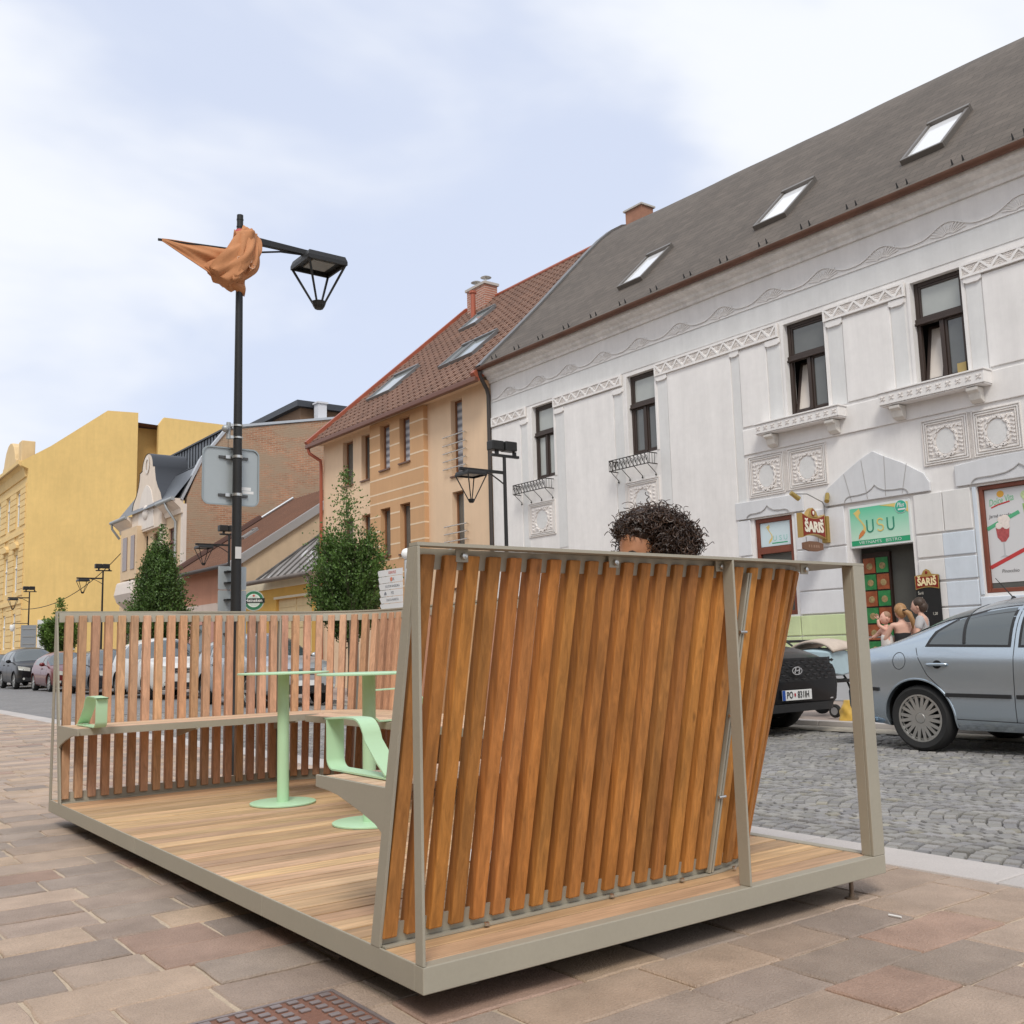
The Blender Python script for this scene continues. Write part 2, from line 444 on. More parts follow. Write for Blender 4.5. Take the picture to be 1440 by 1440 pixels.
def slat_panel(i0, i1, mat, seed):
    q = random.Random(seed); b = MB()
    for i in range(i0, i1):
        xb, yb, nx, ny = UB[i]; xt, yt, mx_, my_ = UT[i]
        f = q.uniform(.80, 1.12); b.col = (f, f*q.uniform(.92, 1.02), f*q.uniform(.85, 1.08))
        ends = []
        for (x, y, n_x, n_y, z) in ((xb,yb,nx,ny,ZB),(xt,yt,mx_,my_,ZT)):
            tx, ty = -n_y, n_x; hw, hd = .0235, .0235
            ends.append([(x+tx*s_*hw+n_x*d*hd, y+ty*s_*hw+n_y*d*hd, z) for s_, d in ((-1,-1),(1,-1),(1,1),(-1,1))])
        b.hexa(ends[0], ends[1])
    return b.build('slat_panel', mat, park, bev=.0045, seg=2)
nS = len(UB)
slat_panel(0, 18, SLAT_N, 1); slat_panel(18, 29, SLAT_N, 2)
slat_panel(29, 62, SLAT_F, 3); slat_panel(62, 73, SLAT_F, 4); slat_panel(73, nS, SLAT_F, 5)

# continuous outline for rails (denser than the slats)
def outline(z, off):
    """offset outline of the wall at height z: off>0 inward"""
    t = (z - ZB) / (ZT - ZB); pts = []
    xs, R_, yl = lerp(1.385,1.596,t), lerp(.545,.540,t), lerp(.252,.070,t)
    q = [(0.0095, yl, 0, 1), (xs*.5, yl, 0, 1), (xs, yl, 0, 1)]
    for k in range(1, 13):
        a = k/12*pi/2; q.append((xs+R_*sin(a), yl+R_-R_*cos(a), -sin(a), cos(a)))
    full = q + [(x, PY-y, nx, -ny) for (x,y,nx,ny) in reversed(q)]
    o_ = off if callable(off) else (lambda nx: off)
    return [(x + nx*o_(nx), y + ny*o_(nx), z) for (x,y,nx,ny) in full]
def band(b, z0, z1, o0, o1):
    A, B, C_, D = outline(z0,o0), outline(z1,o0), outline(z1,o1), outline(z0,o1)
    rows = [[A[i],B[i],C_[i],D[i]] for i in range(len(A))]
    n = len(b.v); b.grid(rows, True); e = n + (len(rows)-1)*4
    b.face((n,n+1,n+2,n+3)); b.face((e+3,e+2,e+1,e))
b = MB(); band(b, .1575, .214, -.004, .004); band(b, .1515, .157, -.034, .030)
b.build('bottom_rail', STEEL, park)
b = MB(); band(b, 1.240, 1.3005, -.004, .004)
b.build('top_strip', STEEL, park)
# top plate: rectangle outside, follows the wall inside
b = MB()
inn = outline(1.301, .010); n = len(inn)
outr = []
for i,(x,y,z) in enumerate(inn):
    if i <= 2: outr.append((x, 0))
    elif i < n/2:
        k = i - 2
        outr.append((lerp(inn[2][0], PX, min(k/6,1)), 0) if k <= 6 else (PX, lerp(0, inn[14][1], (k-6)/6)))
    else: outr.append(None)
for i in range(n):
    if outr[i] is None: o_ = outr[n-1-i]; outr[i] = (o_[0], PY - o_[1])
inn = [(max(x,0.0) if i not in (0, n-1) else 0.0, y, z) for i,(x,y,z) in enumerate(inn)]
inn[0] = (0, .045, inn[0][2]); inn[-1] = (0, PY-.045, inn[-1][2])
outr[0] = (0.0, 0.0); outr[-1] = (0.0, PY)
rows = [[(outr[i][0],outr[i][1],1.301),(outr[i][0],outr[i][1],1.311),(inn[i][0],inn[i][1],1.311),(inn[i][0],inn[i][1],1.301)] for i in range(n)]
b.grid(rows, True); b.face((0,1,2,3)); e = (n-1)*4; b.face((e+3,e+2,e+1,e))
b.build('top_plate', STEEL, park)
# posts
def post(x0, x1, y0, y1, z1=1.3005):
    b = MB(); b.box(x0, x1, y0, y1, .1525, z1); b.build('post', STEEL, park, bev=.002)
for s in (0, 1):
    f = (lambda a: a) if not s else (lambda a: PY - a)
    lo = lambda a, c: (min(f(a), f(c)), max(f(a), f(c)))
    post(0, .0095, *lo(0, .040))
    post(1.340, 1.350, *lo(0, .050))
    post(PX-.075, PX, *lo(0, .012)); post(PX-.0755, PX-.0655, *lo(.0125, .055))
    # leaning end post with the bench bracket, one plate
    b = MB()
    prof = [(.291,.153),(.241,.153),(.018,1.3),(.000,1.3),(.000,1.312),(.040,1.3005),(.20,.6085),(.655,.6085),(.655,.570),(.56,.565),(.249,.455)]
    prof = [(.291,.153),(.241,.153),(.006,1.2995),(.046,1.2995),(.1972,.6085),(.656,.6085),(.656,.570),(.57,.566),(.50,.558),(.36,.526),(.26,.498),(.2215,.478)]
    pts = [(-.0015, f(y), z) for y, z in prof]
    b.prism(pts, (.0102,0,0)); b.build('end_post', STEEL, park, bev=.0015)
    for bx in (.70, 1.36):                       # brackets under the bench
        b = MB(); b.prism([(bx, f(y), z) for y, z in [(.27,.50),(.27,.575),(.64,.575),(.64,.56),(.56,.555)]], (.008,0,0)); b.build('bracket', STEEL, park)
    # seam bars between slat panels
    for (dx) in (-.011, .003):
        b = MB()
        a0 = (1.385+dx, f(.222), .16); a1 = (1.492+dx, f(.050), 1.26)
        b.hexa([(a0[0],f(.222),.16),(a0[0]+.009,f(.222),.16),(a0[0]+.009,f(.268),.16),(a0[0],f(.268),.16)],
               [(a1[0],f(.048),1.26),(a1[0]+.009,f(.048),1.26),(a1[0]+.009,f(.09),1.26),(a1[0],f(.09),1.26)])
        b.build('seam_bar', STEEL, park)
    for t in (.25, .52, .8):
        b = MB(); c = (lerp(1.378,1.487,t), f(lerp(.217,.045,t)), lerp(.16,1.26,t))
        b.tube([(c[0]-.012,c[1],c[2]),(c[0]+.024,c[1],c[2])], .006, 8); b.build('bolt', BOLT, park, smooth=40)
    # bolts and tabs under the top plate
    for tx in (.185, .80, 1.325, 1.80):
        if tx < 1.5: y_ = .035
        else: y_ = .02
        b = MB(); b.box(tx-.022, tx+.022, *lo(y_+.012, y_+.017), 1.262, 1.3005); b.build('tab', STEEL, park)
        b = MB(); b.lathe([(.001,0),(.009,.002),(.0105,.007),(.0105,.012)], (tx+.004, f(y_-.001) if not s else f(y_+.011), 1.279), 12, 'y'); b.build('bolt', BOLT, park, smooth=40)
    for tx in (.36,.88,1.22,1.5):
        b = MB(); b.lathe([(.009,0),(.009,.008),(.004,.011)], (tx, f(.212), .158), 10); b.build('bolt', BOLT, park, smooth=40)
# bench: curved seat slats that follow the wall, and a steel nosing
q = random.Random(5); nsl = 6; wsl = .0605; gap = .006
TB = (.6 - ZB) / (ZT - ZB)
def bench_line(d, z):
    return [(max(x, .0095), y, z) for (x, y, _) in outline(.6, lambda nx: .030 + d*(1 + .48*nx*nx))]
def bband(b, d0, d1, z0, z1):
    A, B, C_, D = bench_line(d0,z0), bench_line(d0,z1), bench_line(d1,z1), bench_line(d1,z0)
    rows = [[A[i],B[i],C_[i],D[i]] for i in range(len(A))]
    n = len(b.v); b.grid(rows, True); e = n + (len(rows)-1)*4
    b.face((n,n+1,n+2,n+3)); b.face((e+3,e+2,e+1,e))
b = MB()
for j in range(nsl):
    k = q.uniform(.86, 1.1); b.col = (k, k*q.uniform(.96,1.03), k)
    bband(b, j*(wsl+gap), j*(wsl+gap)+wsl, .586, .6085)
b.build('seat', SEATW, park, bev=.002)
b = MB(); bband(b, nsl*(wsl+gap), nsl*(wsl+gap)+.006, .568, .607); b.build('seat_nosing', STEEL, park)
# armrests: a closed strap loop
for s in (0, 1):
    f = (lambda a: a) if not s else (lambda a: PY - a)
    pr = [(.30,.612),(.69,.612)]
    for k in range(1, 6): a = -pi/2 + k/6*pi/2; pr.append((.69+.045*cos(a), .657+.045*sin(a)))
    pr += [(.735,.780),(.755,.783),(.60,.791),(.54,.790)]
    for t in range(1, 7): pr.append((.54 - .085*sin(t/6*1.15), .79 - .085*(1-cos(t/6*1.15))*1.3))
    pr += [(.39,.665),(.33,.625)]
    rows = []; th = .0055
    P2 = [Vector((p[0], p[1])) for p in pr]
    for i, p in enumerate(P2):
        d = (P2[min(i+1,len(P2)-1)] - P2[max(i-1,0)]).normalized(); nn_ = Vector((-d.y, d.x)) * th
        rows.append([(.075, f(p.x), p.y), (.140, f(p.x), p.y), (.140, f(p.x+nn_.x), p.y+nn_.y), (.075, f(p.x+nn_.x), p.y+nn_.y)])
    b = MB(); b.grid(rows, True); e = (len(rows)-1)*4; b.face((0,1,2,3)); b.face((e+3,e+2,e+1,e))
    b.build('armrest', MINT, park, smooth=40)

# armrest dividing the right-hand bench
b = MB(); rows = []
for p, q in (((1.86,.612),(1.86,.618)),((1.46,.612),(1.47,.618)),((1.425,.64),(1.431,.645)),((1.42,.785),(1.426,.779)),((1.40,.791),(1.40,.785)),((1.60,.795),(1.60,.789)),((1.72,.77),(1.715,.765)),((1.84,.64),(1.834,.64))):
    rows.append([(p[0]-.13,2.62,p[1]),(p[0]-.13,2.685,p[1]),(q[0]-.13,2.685,q[1]),(q[0]-.13,2.62,q[1])])
b.grid(rows, True); b.build('armrest', MINT, park, smooth=40)

# ------------------------------------------------------------------ tables
def make_table():
    t = thing('pedestal_table', '', 'table', (0,0,0), local=True, group='mint pedestal tables')
    b = MB(); b.lathe([(.17,0),(.188,.001),(.188,.008),(.184,.010),(.03,.010)], (0,0,0), 48); b.build('base', MINT, t, smooth=40)
    b = MB(); b.lathe([(.034,.010),(.034,.738)], (0,0,0), 24); b.build('column', MINT, t, smooth=40)
    b = MB(); b.lathe([(.03,.7385),(.262,.7385),(.264,.740),(.264,.7465),(.262,.748),(.01,.748)], (0,0,0), 56); b.build('tabletop', MINT, t, smooth=40)
    return t
t1 = make_table(); t1.location = (.99, 3.15, .1515)
t1['label'] = 'mint green round pedestal table whose whole base shows, nearer the far slat wall'
t2 = copy_tree(t1); t2.location = (1.025, 2.176, .1515)
t2['label'] = 'mint green round pedestal table with its base partly hidden behind the near bench end'
# ------------------------------------------------------------------ cars (forward is -y, origin on the road under the middle)
def smooth_fn(pts, w=.10):
    def lin(y):
        if y <= pts[0][0]: return pts[0][1]
        for (a, p), (c, q) in zip(pts, pts[1:]):
            if y <= c: return p + (q-p)*(y-a)/(c-a)
        return pts[-1][1]
    return lambda y: sum(lin(y + w*k/3) for k in range(-3, 4)) / 7
WELL = M('wheel_well', (.01,.01,.01), .9)
def paint(name, c, metal=.35): return M(name, c, .3, metal=metal, coat=.45, var2=.03, vs2=700)

def text_mesh(body, size, mat, parent, M4, name='lettering', extr=.001, sx=1., bold=0., shear=0.):
    cu = bpy.data.curves.new(name, 'FONT'); cu.body = body; cu.size = size; cu.extrude = extr; cu.offset = bold; cu.shear = shear
    cu.align_x = 'CENTER'; cu.align_y = 'CENTER'; cu.resolution_u = 3
    o = bpy.data.objects.new(name, cu); COL.objects.link(o)
    dg = bpy.context.evaluated_depsgraph_get()
    me = bpy.data.meshes.new_from_object(o.evaluated_get(dg))
    bpy.data.objects.remove(o); bpy.data.curves.remove(cu)
    me.transform(M4 @ Matrix.Diagonal((sx,1,1,1)))
    me.materials.clear(); me.materials.append(mat)
    if parent is not None and not parent.get('local'): me.transform(Matrix.Translation(-world_loc(parent)))
    o = bpy.data.objects.new(name, me); COL.objects.link(o); o.parent = parent
    if parent is not None and parent.get('local'): o['local'] = 1
    return o
def facing(px, py, pz, right, up_):
    r = Vector(right).normalized(); u = Vector(up_).normalized(); n = r.cross(u)
    m = Matrix((r, u, n)).transposed().to_4x4(); m.translation = (px, py, pz); return m

def make_wheel(car, x, y, r, side, spokes=10, double=True):
    wl = bpy.data.objects.new('wheel', None); COL.objects.link(wl); wl.parent = car; wl.location = (x, y, r); wl['local'] = 1
    wdt = .20; b = MB(); ri = r * .715
    pr = [(ri, -wdt/2+.012), (r-.035, -wdt/2), (r-.012, -wdt/2+.02), (r, -wdt/2+.045), (r, wdt/2-.045), (r-.012, wdt/2-.02), (r-.035, wdt/2), (ri, wdt/2-.012)]
    pr += [(ri-.02, wdt/2-.03), (ri-.02, -wdt/2+.03), pr[0]]
    b.lathe(pr, (0,0,0), 40, 'x'); del b.f[-2:], b.c[-2:], b.m[-2:]; b.build('tyre', TYRE, wl, smooth=40)
    b = MB(); o = side * (wdt/2 - .012)
    def ringg(r0, r1, xa, xb, n=40):
        rows = []
        for k in range(n):
            a = 2*pi*k/n; c_, s_ = cos(a), sin(a)
            rows.append([(xa, r0*c_, r0*s_), (xa, r1*c_, r1*s_), (xb, r1*c_, r1*s_), (xb, r0*c_, r0*s_)])
        rows.append(rows[0]); b.grid(rows, True)
    ringg(ri*.93, ri*1.01, o, o - side*.03); ringg(ri*.86, ri*.94, o - side*.02, o - side*.10)
    b.lathe([(.02, o+side*.004),(ri*.20, o),(ri*.24, o-side*.012),(ri*.26,o-side*.05)][::(1 if side<0 else 1)], (0,0,0), 20, 'x')
    for k in range(spokes):
        for d in ((-.10, .10) if double else (0,)):
            a = 2*pi*k/spokes; a1 = a + d * (10/spokes) * 1.5; a0 = a + d*(10/spokes)*.9
            w0, w1 = (.017, .014) if double else (.03, .024)
            def P(rr_, an, wv, xx): return (xx, rr_*cos(an) - wv*sin(an), rr_*sin(an) + wv*cos(an))
            A = [P(ri*.22,a0,-w0,o-side*.004), P(ri*.22,a0,w0,o-side*.004), P(ri*.22,a0,w0,o-side*.035), P(ri*.22,a0,-w0,o-side*.035)]
            B = [P(ri*.95,a1,-w1,o-side*.008), P(ri*.95,a1,w1,o-side*.008), P(ri*.95,a1,w1,o-side*.04), P(ri*.95,a1,-w1,o-side*.04)]
            b.hexa(A, B)
    b.build('rim', RIM, wl, smooth=35)
    b = MB(); b.lathe([(ri*.90, -side*.02), (ri*.90, -side*.03)], (0,0,0), 24, 'x'); b.build('brake_disc', BLACKPL, wl)
    return wl

def make_car(name, label, loc, P, group=None, cat='car'):
    car = thing(name, label, cat, loc, P.get('rz', 0), group, local=True)
    L_, W_ = P['L'], P['W']; h = L_/2
    top = smooth_fn(P['top'], .09); belt = smooth_fn(P['belt'], .12)
    zs0 = P.get('sill', .20); tum = P.get('tumble', .30); nexp = P.get('nexp', 2.9)
    def hw(y):
        a = max(0, (abs(y) - (h - .75)) / .75); f = P.get('nose', .20) if y < 0 else P.get('tail', .15)
        return W_/2 * (1 - f * a**2.4)
    def zs(y):
        a = max(0, (abs(y) - (h - .5)) / .5); return zs0 + .09 * a**1.5
    def zb(y): return min(belt(y), top(y) - .015)
    def side(y, z):           # half width of the body side at height z (below the belt)
        t = min(max((z - zs(y)) / max(zb(y) - zs(y), .05), 0), 1)
        k = [(0,.085),(.10,.022),(.3,.004),(.5,0),(.72,.006),(.88,.022),(1,.055)]
        for (a, p), (c, q) in zip(k, k[1:]):
            if t <= c: return hw(y) - (p + (q-p)*(t-a)/(c-a))
        return hw(y) - .055
    def gh(y, th):            # upper body: th from 0 at the belt to pi/2 at the roof centre line
        hh = max(top(y) - zb(y), .012); xs = hw(y) - .055
        n = 2 + (nexp - 2) * min(hh / .35, 1)
        x = xs * max(cos(th), 0)**(2/n); z = zb(y) + hh * max(sin(th), 0)**(2/n)
        return (max(x - tum * (z - zb(y)) * min(1, x / (xs*.6)), 0), z)
    def gx(y, z):
        hh = max(top(y) - zb(y), .012)
        n = 2 + (nexp - 2) * min(hh / .35, 1)
        s_ = min(max((z - zb(y)) / hh, 0), 1) ** (n/2)
        return gh(y, math.asin(min(s_, 1)))[0]
    NS = 72; ysn = [-h + L_ * (i/NS) for i in range(NS+1)]
    ysn = sorted(set([-h, -h+.015, -h+.04, h-.015, h-.04] + ysn[1:-1] + [-h]) | {h})
    ts = [0, .05, .10, .2, .3, .4, .5, .6, .72, .8, .88, .95]
    ths = [0, .09, .18, .3, .42, .55, .7, .85, 1.0, 1.15, 1.3, 1.44]
    rows = []
    for y in ysn:
        half = []
        for t in ts:
            z = zs(y) + (zb(y)-zs(y))*t; half.append((side(y, z), z))
        for th in ths: half.append(gh(y, th))
        zc = gh(y, pi/2)[1]
        row = [(x, y, z) for x, z in half] + [(0, y, zc)] + [(-x, y, z) for x, z in reversed(half)]
        rows.append(row)
    b = MB(); b.grid(rows, True)
    n = len(rows[0])
    for e, sgn in ((0, -1), (len(rows)-1, 1)):
        pts = [b.v[e*n+k] for k in range(n)]
        c = (0, pts[0][1] + sgn*.035, sum(p[2] for p in pts)/n); q = len(b.v); b.v.append(c)
        mid = len(b.v)
        for k in range(n):
            p = pts[k]; b.v.append((c[0]+(p[0]-c[0])*.72, p[1] + sgn*.028, c[2]+(p[2]-c[2])*.72))
        for k in range(n):
            k2 = (k+1) % n
            f1 = (e*n+k, e*n+k2, mid+k2, mid+k); f2 = (mid+k, mid+k2, q)
            b.face(f1 if sgn > 0 else f1[::-1]); b.face(f2 if sgn > 0 else f2[::-1])
    body = b.build('body', [P['paint'], WELL], car)
    me0 = body.data
    bmm = bmesh.new(); bmm.from_mesh(me0); bmesh.ops.remove_doubles(bmm, verts=bmm.verts, dist=.0005); bmesh.ops.recalc_face_normals(bmm, faces=bmm.faces); bmm.to_mesh(me0); bmm.free()
    r = P['wr']; ra = r + .055
    cb = MB(); cb.mat = 0
    cut = []
    for wy in P['wy']:
        for s_ in (-1, 1):
            c2 = MB(); c2.lathe([(ra, s_*(W_/2 - .30)), (ra, s_*(W_/2 + .2))], (0, wy, r), 40, 'x')
            cut.append(c2)
    for c2 in cut: cb.join(c2)
    cutter = cb.build('cutter', WELL, car)
    bmm = bmesh.new(); bmm.from_mesh(cutter.data); bmesh.ops.recalc_face_normals(bmm, faces=bmm.faces); bmm.to_mesh(cutter.data); bmm.free()
    md = body.modifiers.new('arch', 'BOOLEAN'); md.object = cutter; md.operation = 'DIFFERENCE'; md.solver = 'EXACT'
    try: md.material_mode = 'TRANSFER'
    except Exception: pass
    dg = bpy.context.evaluated_depsgraph_get()
    me = bpy.data.meshes.new_from_object(body.evaluated_get(dg))
    body.modifiers.clear(); body.data = me; cm = cutter.data; bpy.data.objects.remove(cutter); bpy.data.meshes.remove(cm)
    me.name = 'body'; me.shade_smooth(); me.set_sharp_from_angle(angle=math.radians(38))
    # --- helper surfaces
    def side_pt(y, z, off):
        x = side(y, z) if z < zb(y) else gx(y, z); return x + off
    def side_line(pts, wd, mat, nm, off=.003, thick=.006):
        for s_ in (-1, 1):
            b = MB(); rows = []
            P2 = []
            for (a, c) in zip(pts, pts[1:]):
                m = max(2, int(math.hypot(c[0]-a[0], c[1]-a[1]) / .05))
                for k in range(m): P2.append((a[0]+(c[0]-a[0])*k/m, a[1]+(c[1]-a[1])*k/m))
            P2.append(pts[-1])
            for i, p in enumerate(P2):
                d = Vector((P2[min(i+1,len(P2)-1)][0]-P2[max(i-1,0)][0], P2[min(i+1,len(P2)-1)][1]-P2[max(i-1,0)][1])); d.normalize()
                nx, nz = -d.y*wd/2, d.x*wd/2
                A = (p[0]+nx, p[1]+nz); B = (p[0]-nx, p[1]-nz)
                rows.append([(s_*side_pt(*A, off), *A), (s_*side_pt(*A, off+thick), *A), (s_*side_pt(*B, off+thick), *B), (s_*side_pt(*B, off), *B)])
            b.grid(rows, True); b.face((0,1,2,3)); e = len(b.v)-4; b.face((e+3,e+2,e+1,e))
            b.build(nm, mat, car, smooth=40)
    def side_patch(poly, mat, nm, off, ss=(-1, 1), frame=None):
        """poly: (y,z) outline, convex in z"""
        y0 = min(p[0] for p in poly); y1 = max(p[0] for p in poly)
        def span(y):
            zsn = []
            for a, c in zip(poly, poly[1:] + poly[:1]):
                if (a[0]-y)*(c[0]-y) <= 0 and a[0] != c[0]: zsn.append(a[1]+(c[1]-a[1])*(y-a[0])/(c[0]-a[0]))
            return (min(zsn), max(zsn)) if zsn else None
        for s_ in ss:
            b = MB(); rows = []
            m = max(4, int((y1-y0)/.035))
            for i in range(m+1):
                y = y0 + (y1-y0)*min(max(i/m, .002), .998); sp = span(y)
                rows.append([(s_*side_pt(y, sp[0]+(sp[1]-sp[0])*t/6, off), y, sp[0]+(sp[1]-sp[0])*t/6) for t in range(7)])
            b.grid(rows); o = b.build(nm, mat, car, smooth=60)
    def top_patch(y0, y1, f0, f1, mat, nm, off=.004, ny=14, inset=0, tl=.16):
        b = MB(); rows = []
        for i in range(ny+1):
            y = y0 + (y1-y0)*i/ny; row = []
            for j in range(-10, 11):
                th = tl + (pi/2 - tl) * (1 - abs(j)/10); x, z = gh(y, th)
                sg = (1 if j > 0 else -1) if j else 0
                # outward normal approx
                e = .02; t1 = gh(y+e, th); nyv = -(t1[1]-z)/e
                nv = Vector((sg*.25*abs(j)/10, nyv, 1)).normalized()
                row.append((sg*x + nv.x*off, y + nv.y*off, z + nv.z*off))
            rows.append(row)
        b.grid(rows); b.build(nm, mat, car, smooth=60)
    for k, poly in enumerate(P['wins']): side_patch(poly, CARGLASS, 'side_window', .004)
    for k, poly in enumerate(P.get('winframes', [])): side_patch(poly, BLACKPL, 'window_frame', .0022)
    top_patch(*P['screen'], 0, 0, CARGLASS, 'windscreen', tl=.36)
    if 'rear' in P: top_patch(*P['rear'], 0, 0, CARGLASS, 'rear_window', tl=.62)
    for ln in P.get('lines', []): side_line(ln, .006, BLACKPL, 'door_gap', -.0045, .006)
    if 'mould' in P:
        for ln in P['mould']: side_line(ln, .034, BLACKPL, 'side_moulding', .001, .011)
    for (hy, hz) in P.get('handles', []):
        for s_ in (-1, 1):
            b = MB(); x = s_*side_pt(hy, hz, 0)
            b.tube([(x+s_*.002,hy-.10,hz),(x+s_*.022,hy-.085,hz),(x+s_*.026,hy,hz),(x+s_*.022,hy+.085,hz),(x+s_*.002,hy+.10,hz)], [.011,.014,.015,.014,.011], 8)
            b.build('door_handle', P['paint'], car, smooth=50)
            b = MB(); rows = []
            for k in range(17):
                a = 2*pi*k/16; q = (hy + .045*cos(a), hz + .038*sin(a)); rows.append([(s_*side_pt(hy, hz, .0015), hy, hz), (s_*(side_pt(*q, .0015)), *q)])
            b.grid(rows); b.build('handle_recess', WELL if s_ else WELL, car)
    for wy in P['wy']:
        for s_ in (-1, 1): make_wheel(car, s_*(W_/2 - .115), wy, r, s_, P.get('spokes', 10), P.get('double', False))
    # arch lips
    for wy in P['wy']:
        for s_ in (-1, 1):
            b = MB(); rows = []
            for k in range(33):
                a = -.22 + (pi + .44)*k/32; cy_, cz = cos(a), sin(a)
                q = (wy + (ra+.012)*cy_, r + (ra+.012)*cz); q2 = (wy + (ra-.006)*cy_, r + (ra-.006)*cz)
                x = side_pt(q[0], max(q[1], zs(q[0])+.02), 0); x2 = x
                rows.append([(s_*(x+.002), *q), (s_*(x+.011), wy+(ra+.006)*cy_, r+(ra+.006)*cz), (s_*(x+.009), *q2), (s_*(x-.05), *q2)])
            b.grid(rows); b.build('arch_lip', P.get('lipmat', P['paint']), car, smooth=60)
    # mirrors
    my, mz = P['mirror']
    for s_ in (-1, 1):
        b = MB(); x = s_*(hw(my) - .05)
        b.ball((x + s_*.14, my, mz), (.10, .055, .072), 12, 8); b.hexa([(x,my-.02,mz-.06),(x,my+.03,mz-.06),(x,my+.03,mz-.03),(x,my-.02,mz-.03)], [(x+s_*.1,my-.015,mz-.05),(x+s_*.1,my+.02,mz-.05),(x+s_*.1,my+.02,mz-.02),(x+s_*.1,my-.015,mz-.02)])
        b.build('mirror', P.get('mirmat', P['paint']), car, smooth=50)
    # front: surface point helper on the nose
    def nose(x, z, off=.006):
        ax = abs(x); y = -h
        for i in range(160):
            y = -h + .006*i
            if side(y, z) >= ax: break
        bul = .028*max(0, 1 - (ax/(W_/2))**2) if ax < W_/2*.72 else .0
        return (x, y - bul - off, z)
    def nose_patch(x0, x1, z0f, z1f, mat, nm, off=.008, nx=16, nz=5, thick=0):
        b = MB(); rows = []
        for i in range(nx+1):
            x = x0 + (x1-x0)*i/nx; za, zb_ = z0f(x), z1f(x)
            rows.append([nose(x, za+(zb_-za)*k/nz, off) for k in range(nz+1)])
        b.grid(rows); return b.build(nm, mat, car, smooth=60)
    fz = P['face']   # dict of heights
    nose_patch(-fz['gw'], fz['gw'], lambda x: fz['g0'], lambda x: fz['g1'], fz.get('gmat', BLACKPL), 'grille')
    if fz.get('slats'):
        for k in range(fz['slats']):
            z = fz['g0'] + (fz['g1']-fz['g0'])*(k+.5)/fz['slats']
            nose_patch(-fz['gw']*.96, fz['gw']*.96, lambda x: z-.010, lambda x: z+.010, CHROME, 'grille_bar', .016, 14, 1)
    nose_patch(-fz['lw'], fz['lw'], lambda x: fz['l0'], lambda x: fz['l1'], BLACKPL, 'lower_grille')
    for s_ in (-1, 1):
        xa, xb = s_*fz['hx0'], s_*fz['hx1']
        t = lambda x: (abs(x)-fz['hx0'])/(fz['hx1']-fz['hx0'])
        nose_patch(xa, xb, lambda x: fz['h0']+fz.get('hr',.05)*t(x), lambda x: fz['h1']+fz.get('hr',.05)*t(x)*1.3, LAMPGLASS, 'headlight', .012, 10, 4)
        if fz.get('nofog'): continue
        b = MB(); q = nose(s_*fz.get('fogx', W_*.36), fz.get('fogz', .36), .010); b.lathe([(.045, 0), (.045, -.012), (.02,-.014)], (q[0], q[1]+.004, q[2]), 14, 'y'); b.build('fog_lamp', LAMPGLASS, car, smooth=40)
    nose_patch(-.26, .26, lambda x: fz['p'] - .056, lambda x: fz['p'] + .056, WHITEP, 'number_plate', .022, 4, 1)
    if fz.get('gloss'):
        pass
    # tail lamps
    for s_ in (-1, 1):
        b = MB(); rows = []
        for i in range(9):
            y = h - .13 + .125*i/8; rows.append([(s_*(side(y, z)+.006), y, z) for z in [P['tail0'] + (P['tail1']-P['tail0'])*k/4 for k in range(5)]])
        b.grid(rows); b.build('tail_light', REDLAMP, car, smooth=60)
    car_fns = dict(side_pt=side_pt, side_line=side_line, side_patch=side_patch, nose=nose, nose_patch=nose_patch, gh=gh, top=top, zb=zb, hw=hw, h=h)
    return car, car_fns

# silver-blue saloon on the right
SILV = M('silver_blue_paint', (.46,.53,.59), .24, metal=.8, coat=.6, var2=.03, vs2=900)
GY = -.045
P1 = dict(L=4.46, W=1.72, wr=.305, wy=(-1.06, 1.49), paint=SILV, tumble=.40, nexp=3.2, sill=.21, nose=.22, tail=.13, spokes=10, double=True, lipmat=SILV,
    top=[(-2.23,.62),(-2.1,.70),(-1.5,.84),(-.92,.94),(-.15,1.33),(.1,1.405),(.5,1.425),(.9,1.39),(1.3,1.285),(1.75,1.075),(1.92,1.00),(2.16,.965),(2.23,.93)],
    belt=[(-2.23,.60),(-1.5,.80),(-.9,.905),(0,.93),(1.0,.95),(1.5,.965),(2.0,.95),(2.23,.90)],
    wins=[[(.615,.965),(1.36,.985),(1.30,1.09),(1.12,1.205),(.9,1.265),(.70,1.29),(.615,1.295)],
          [(-.60,.945),(.505,.962),(.505,1.30),(.2,1.295),(-.05,1.25)]],
    winframes=[[(.590,.945),(1.40,.963),(1.335,1.10),(1.13,1.228),(.9,1.287),(.70,1.312),(.590,1.318)],
          [(-.66,.925),(.53,.942),(.53,1.322),(.2,1.316),(-.07,1.27)]],
    screen=(-.86, -.12), rear=(1.05, 1.72),
    lines=[[(.56,1.30),(.565,.60),(.575,.30)],[(1.49,.955),(1.46,.86),(1.37,.70),(1.24,.58),(1.15,.42),(1.13,.31)],[(1.13,.31),(.575,.30),(-.55,.30),(-.68,.45),(-.70,.92)]],
    mould=[[(1.20,.525),(.60,.520)],[(.55,.520),(-.66,.510)],[(2.18,.575),(1.90,.565)]],
    handles=[(1.27,.80),(.28,.785)], mirror=(-.52,.985), mirmat=SILV, tail0=.68, tail1=.92,
    face=dict(gw=.36,g0=.60,g1=.70,slats=4,lw=.6,l0=.25,l1=.36,hx0=.42,hx1=.76,h0=.57,h1=.69,p=.45))
car1, F1 = make_car('silver_saloon', 'silver blue saloon car parked at the far kerb beside the restaurant door', (7.2 + .86, 1.44, GY), P1, group='parked cars')
b = MB(); b.tube([(0,.93,1.40),(0,1.09,1.60)], [.006,.003], 6); b.lathe([(.03,1.385),(.02,1.405),(.008,1.42)], (0,.93,0), 10); b.build('antenna', BLACKPL, car1)
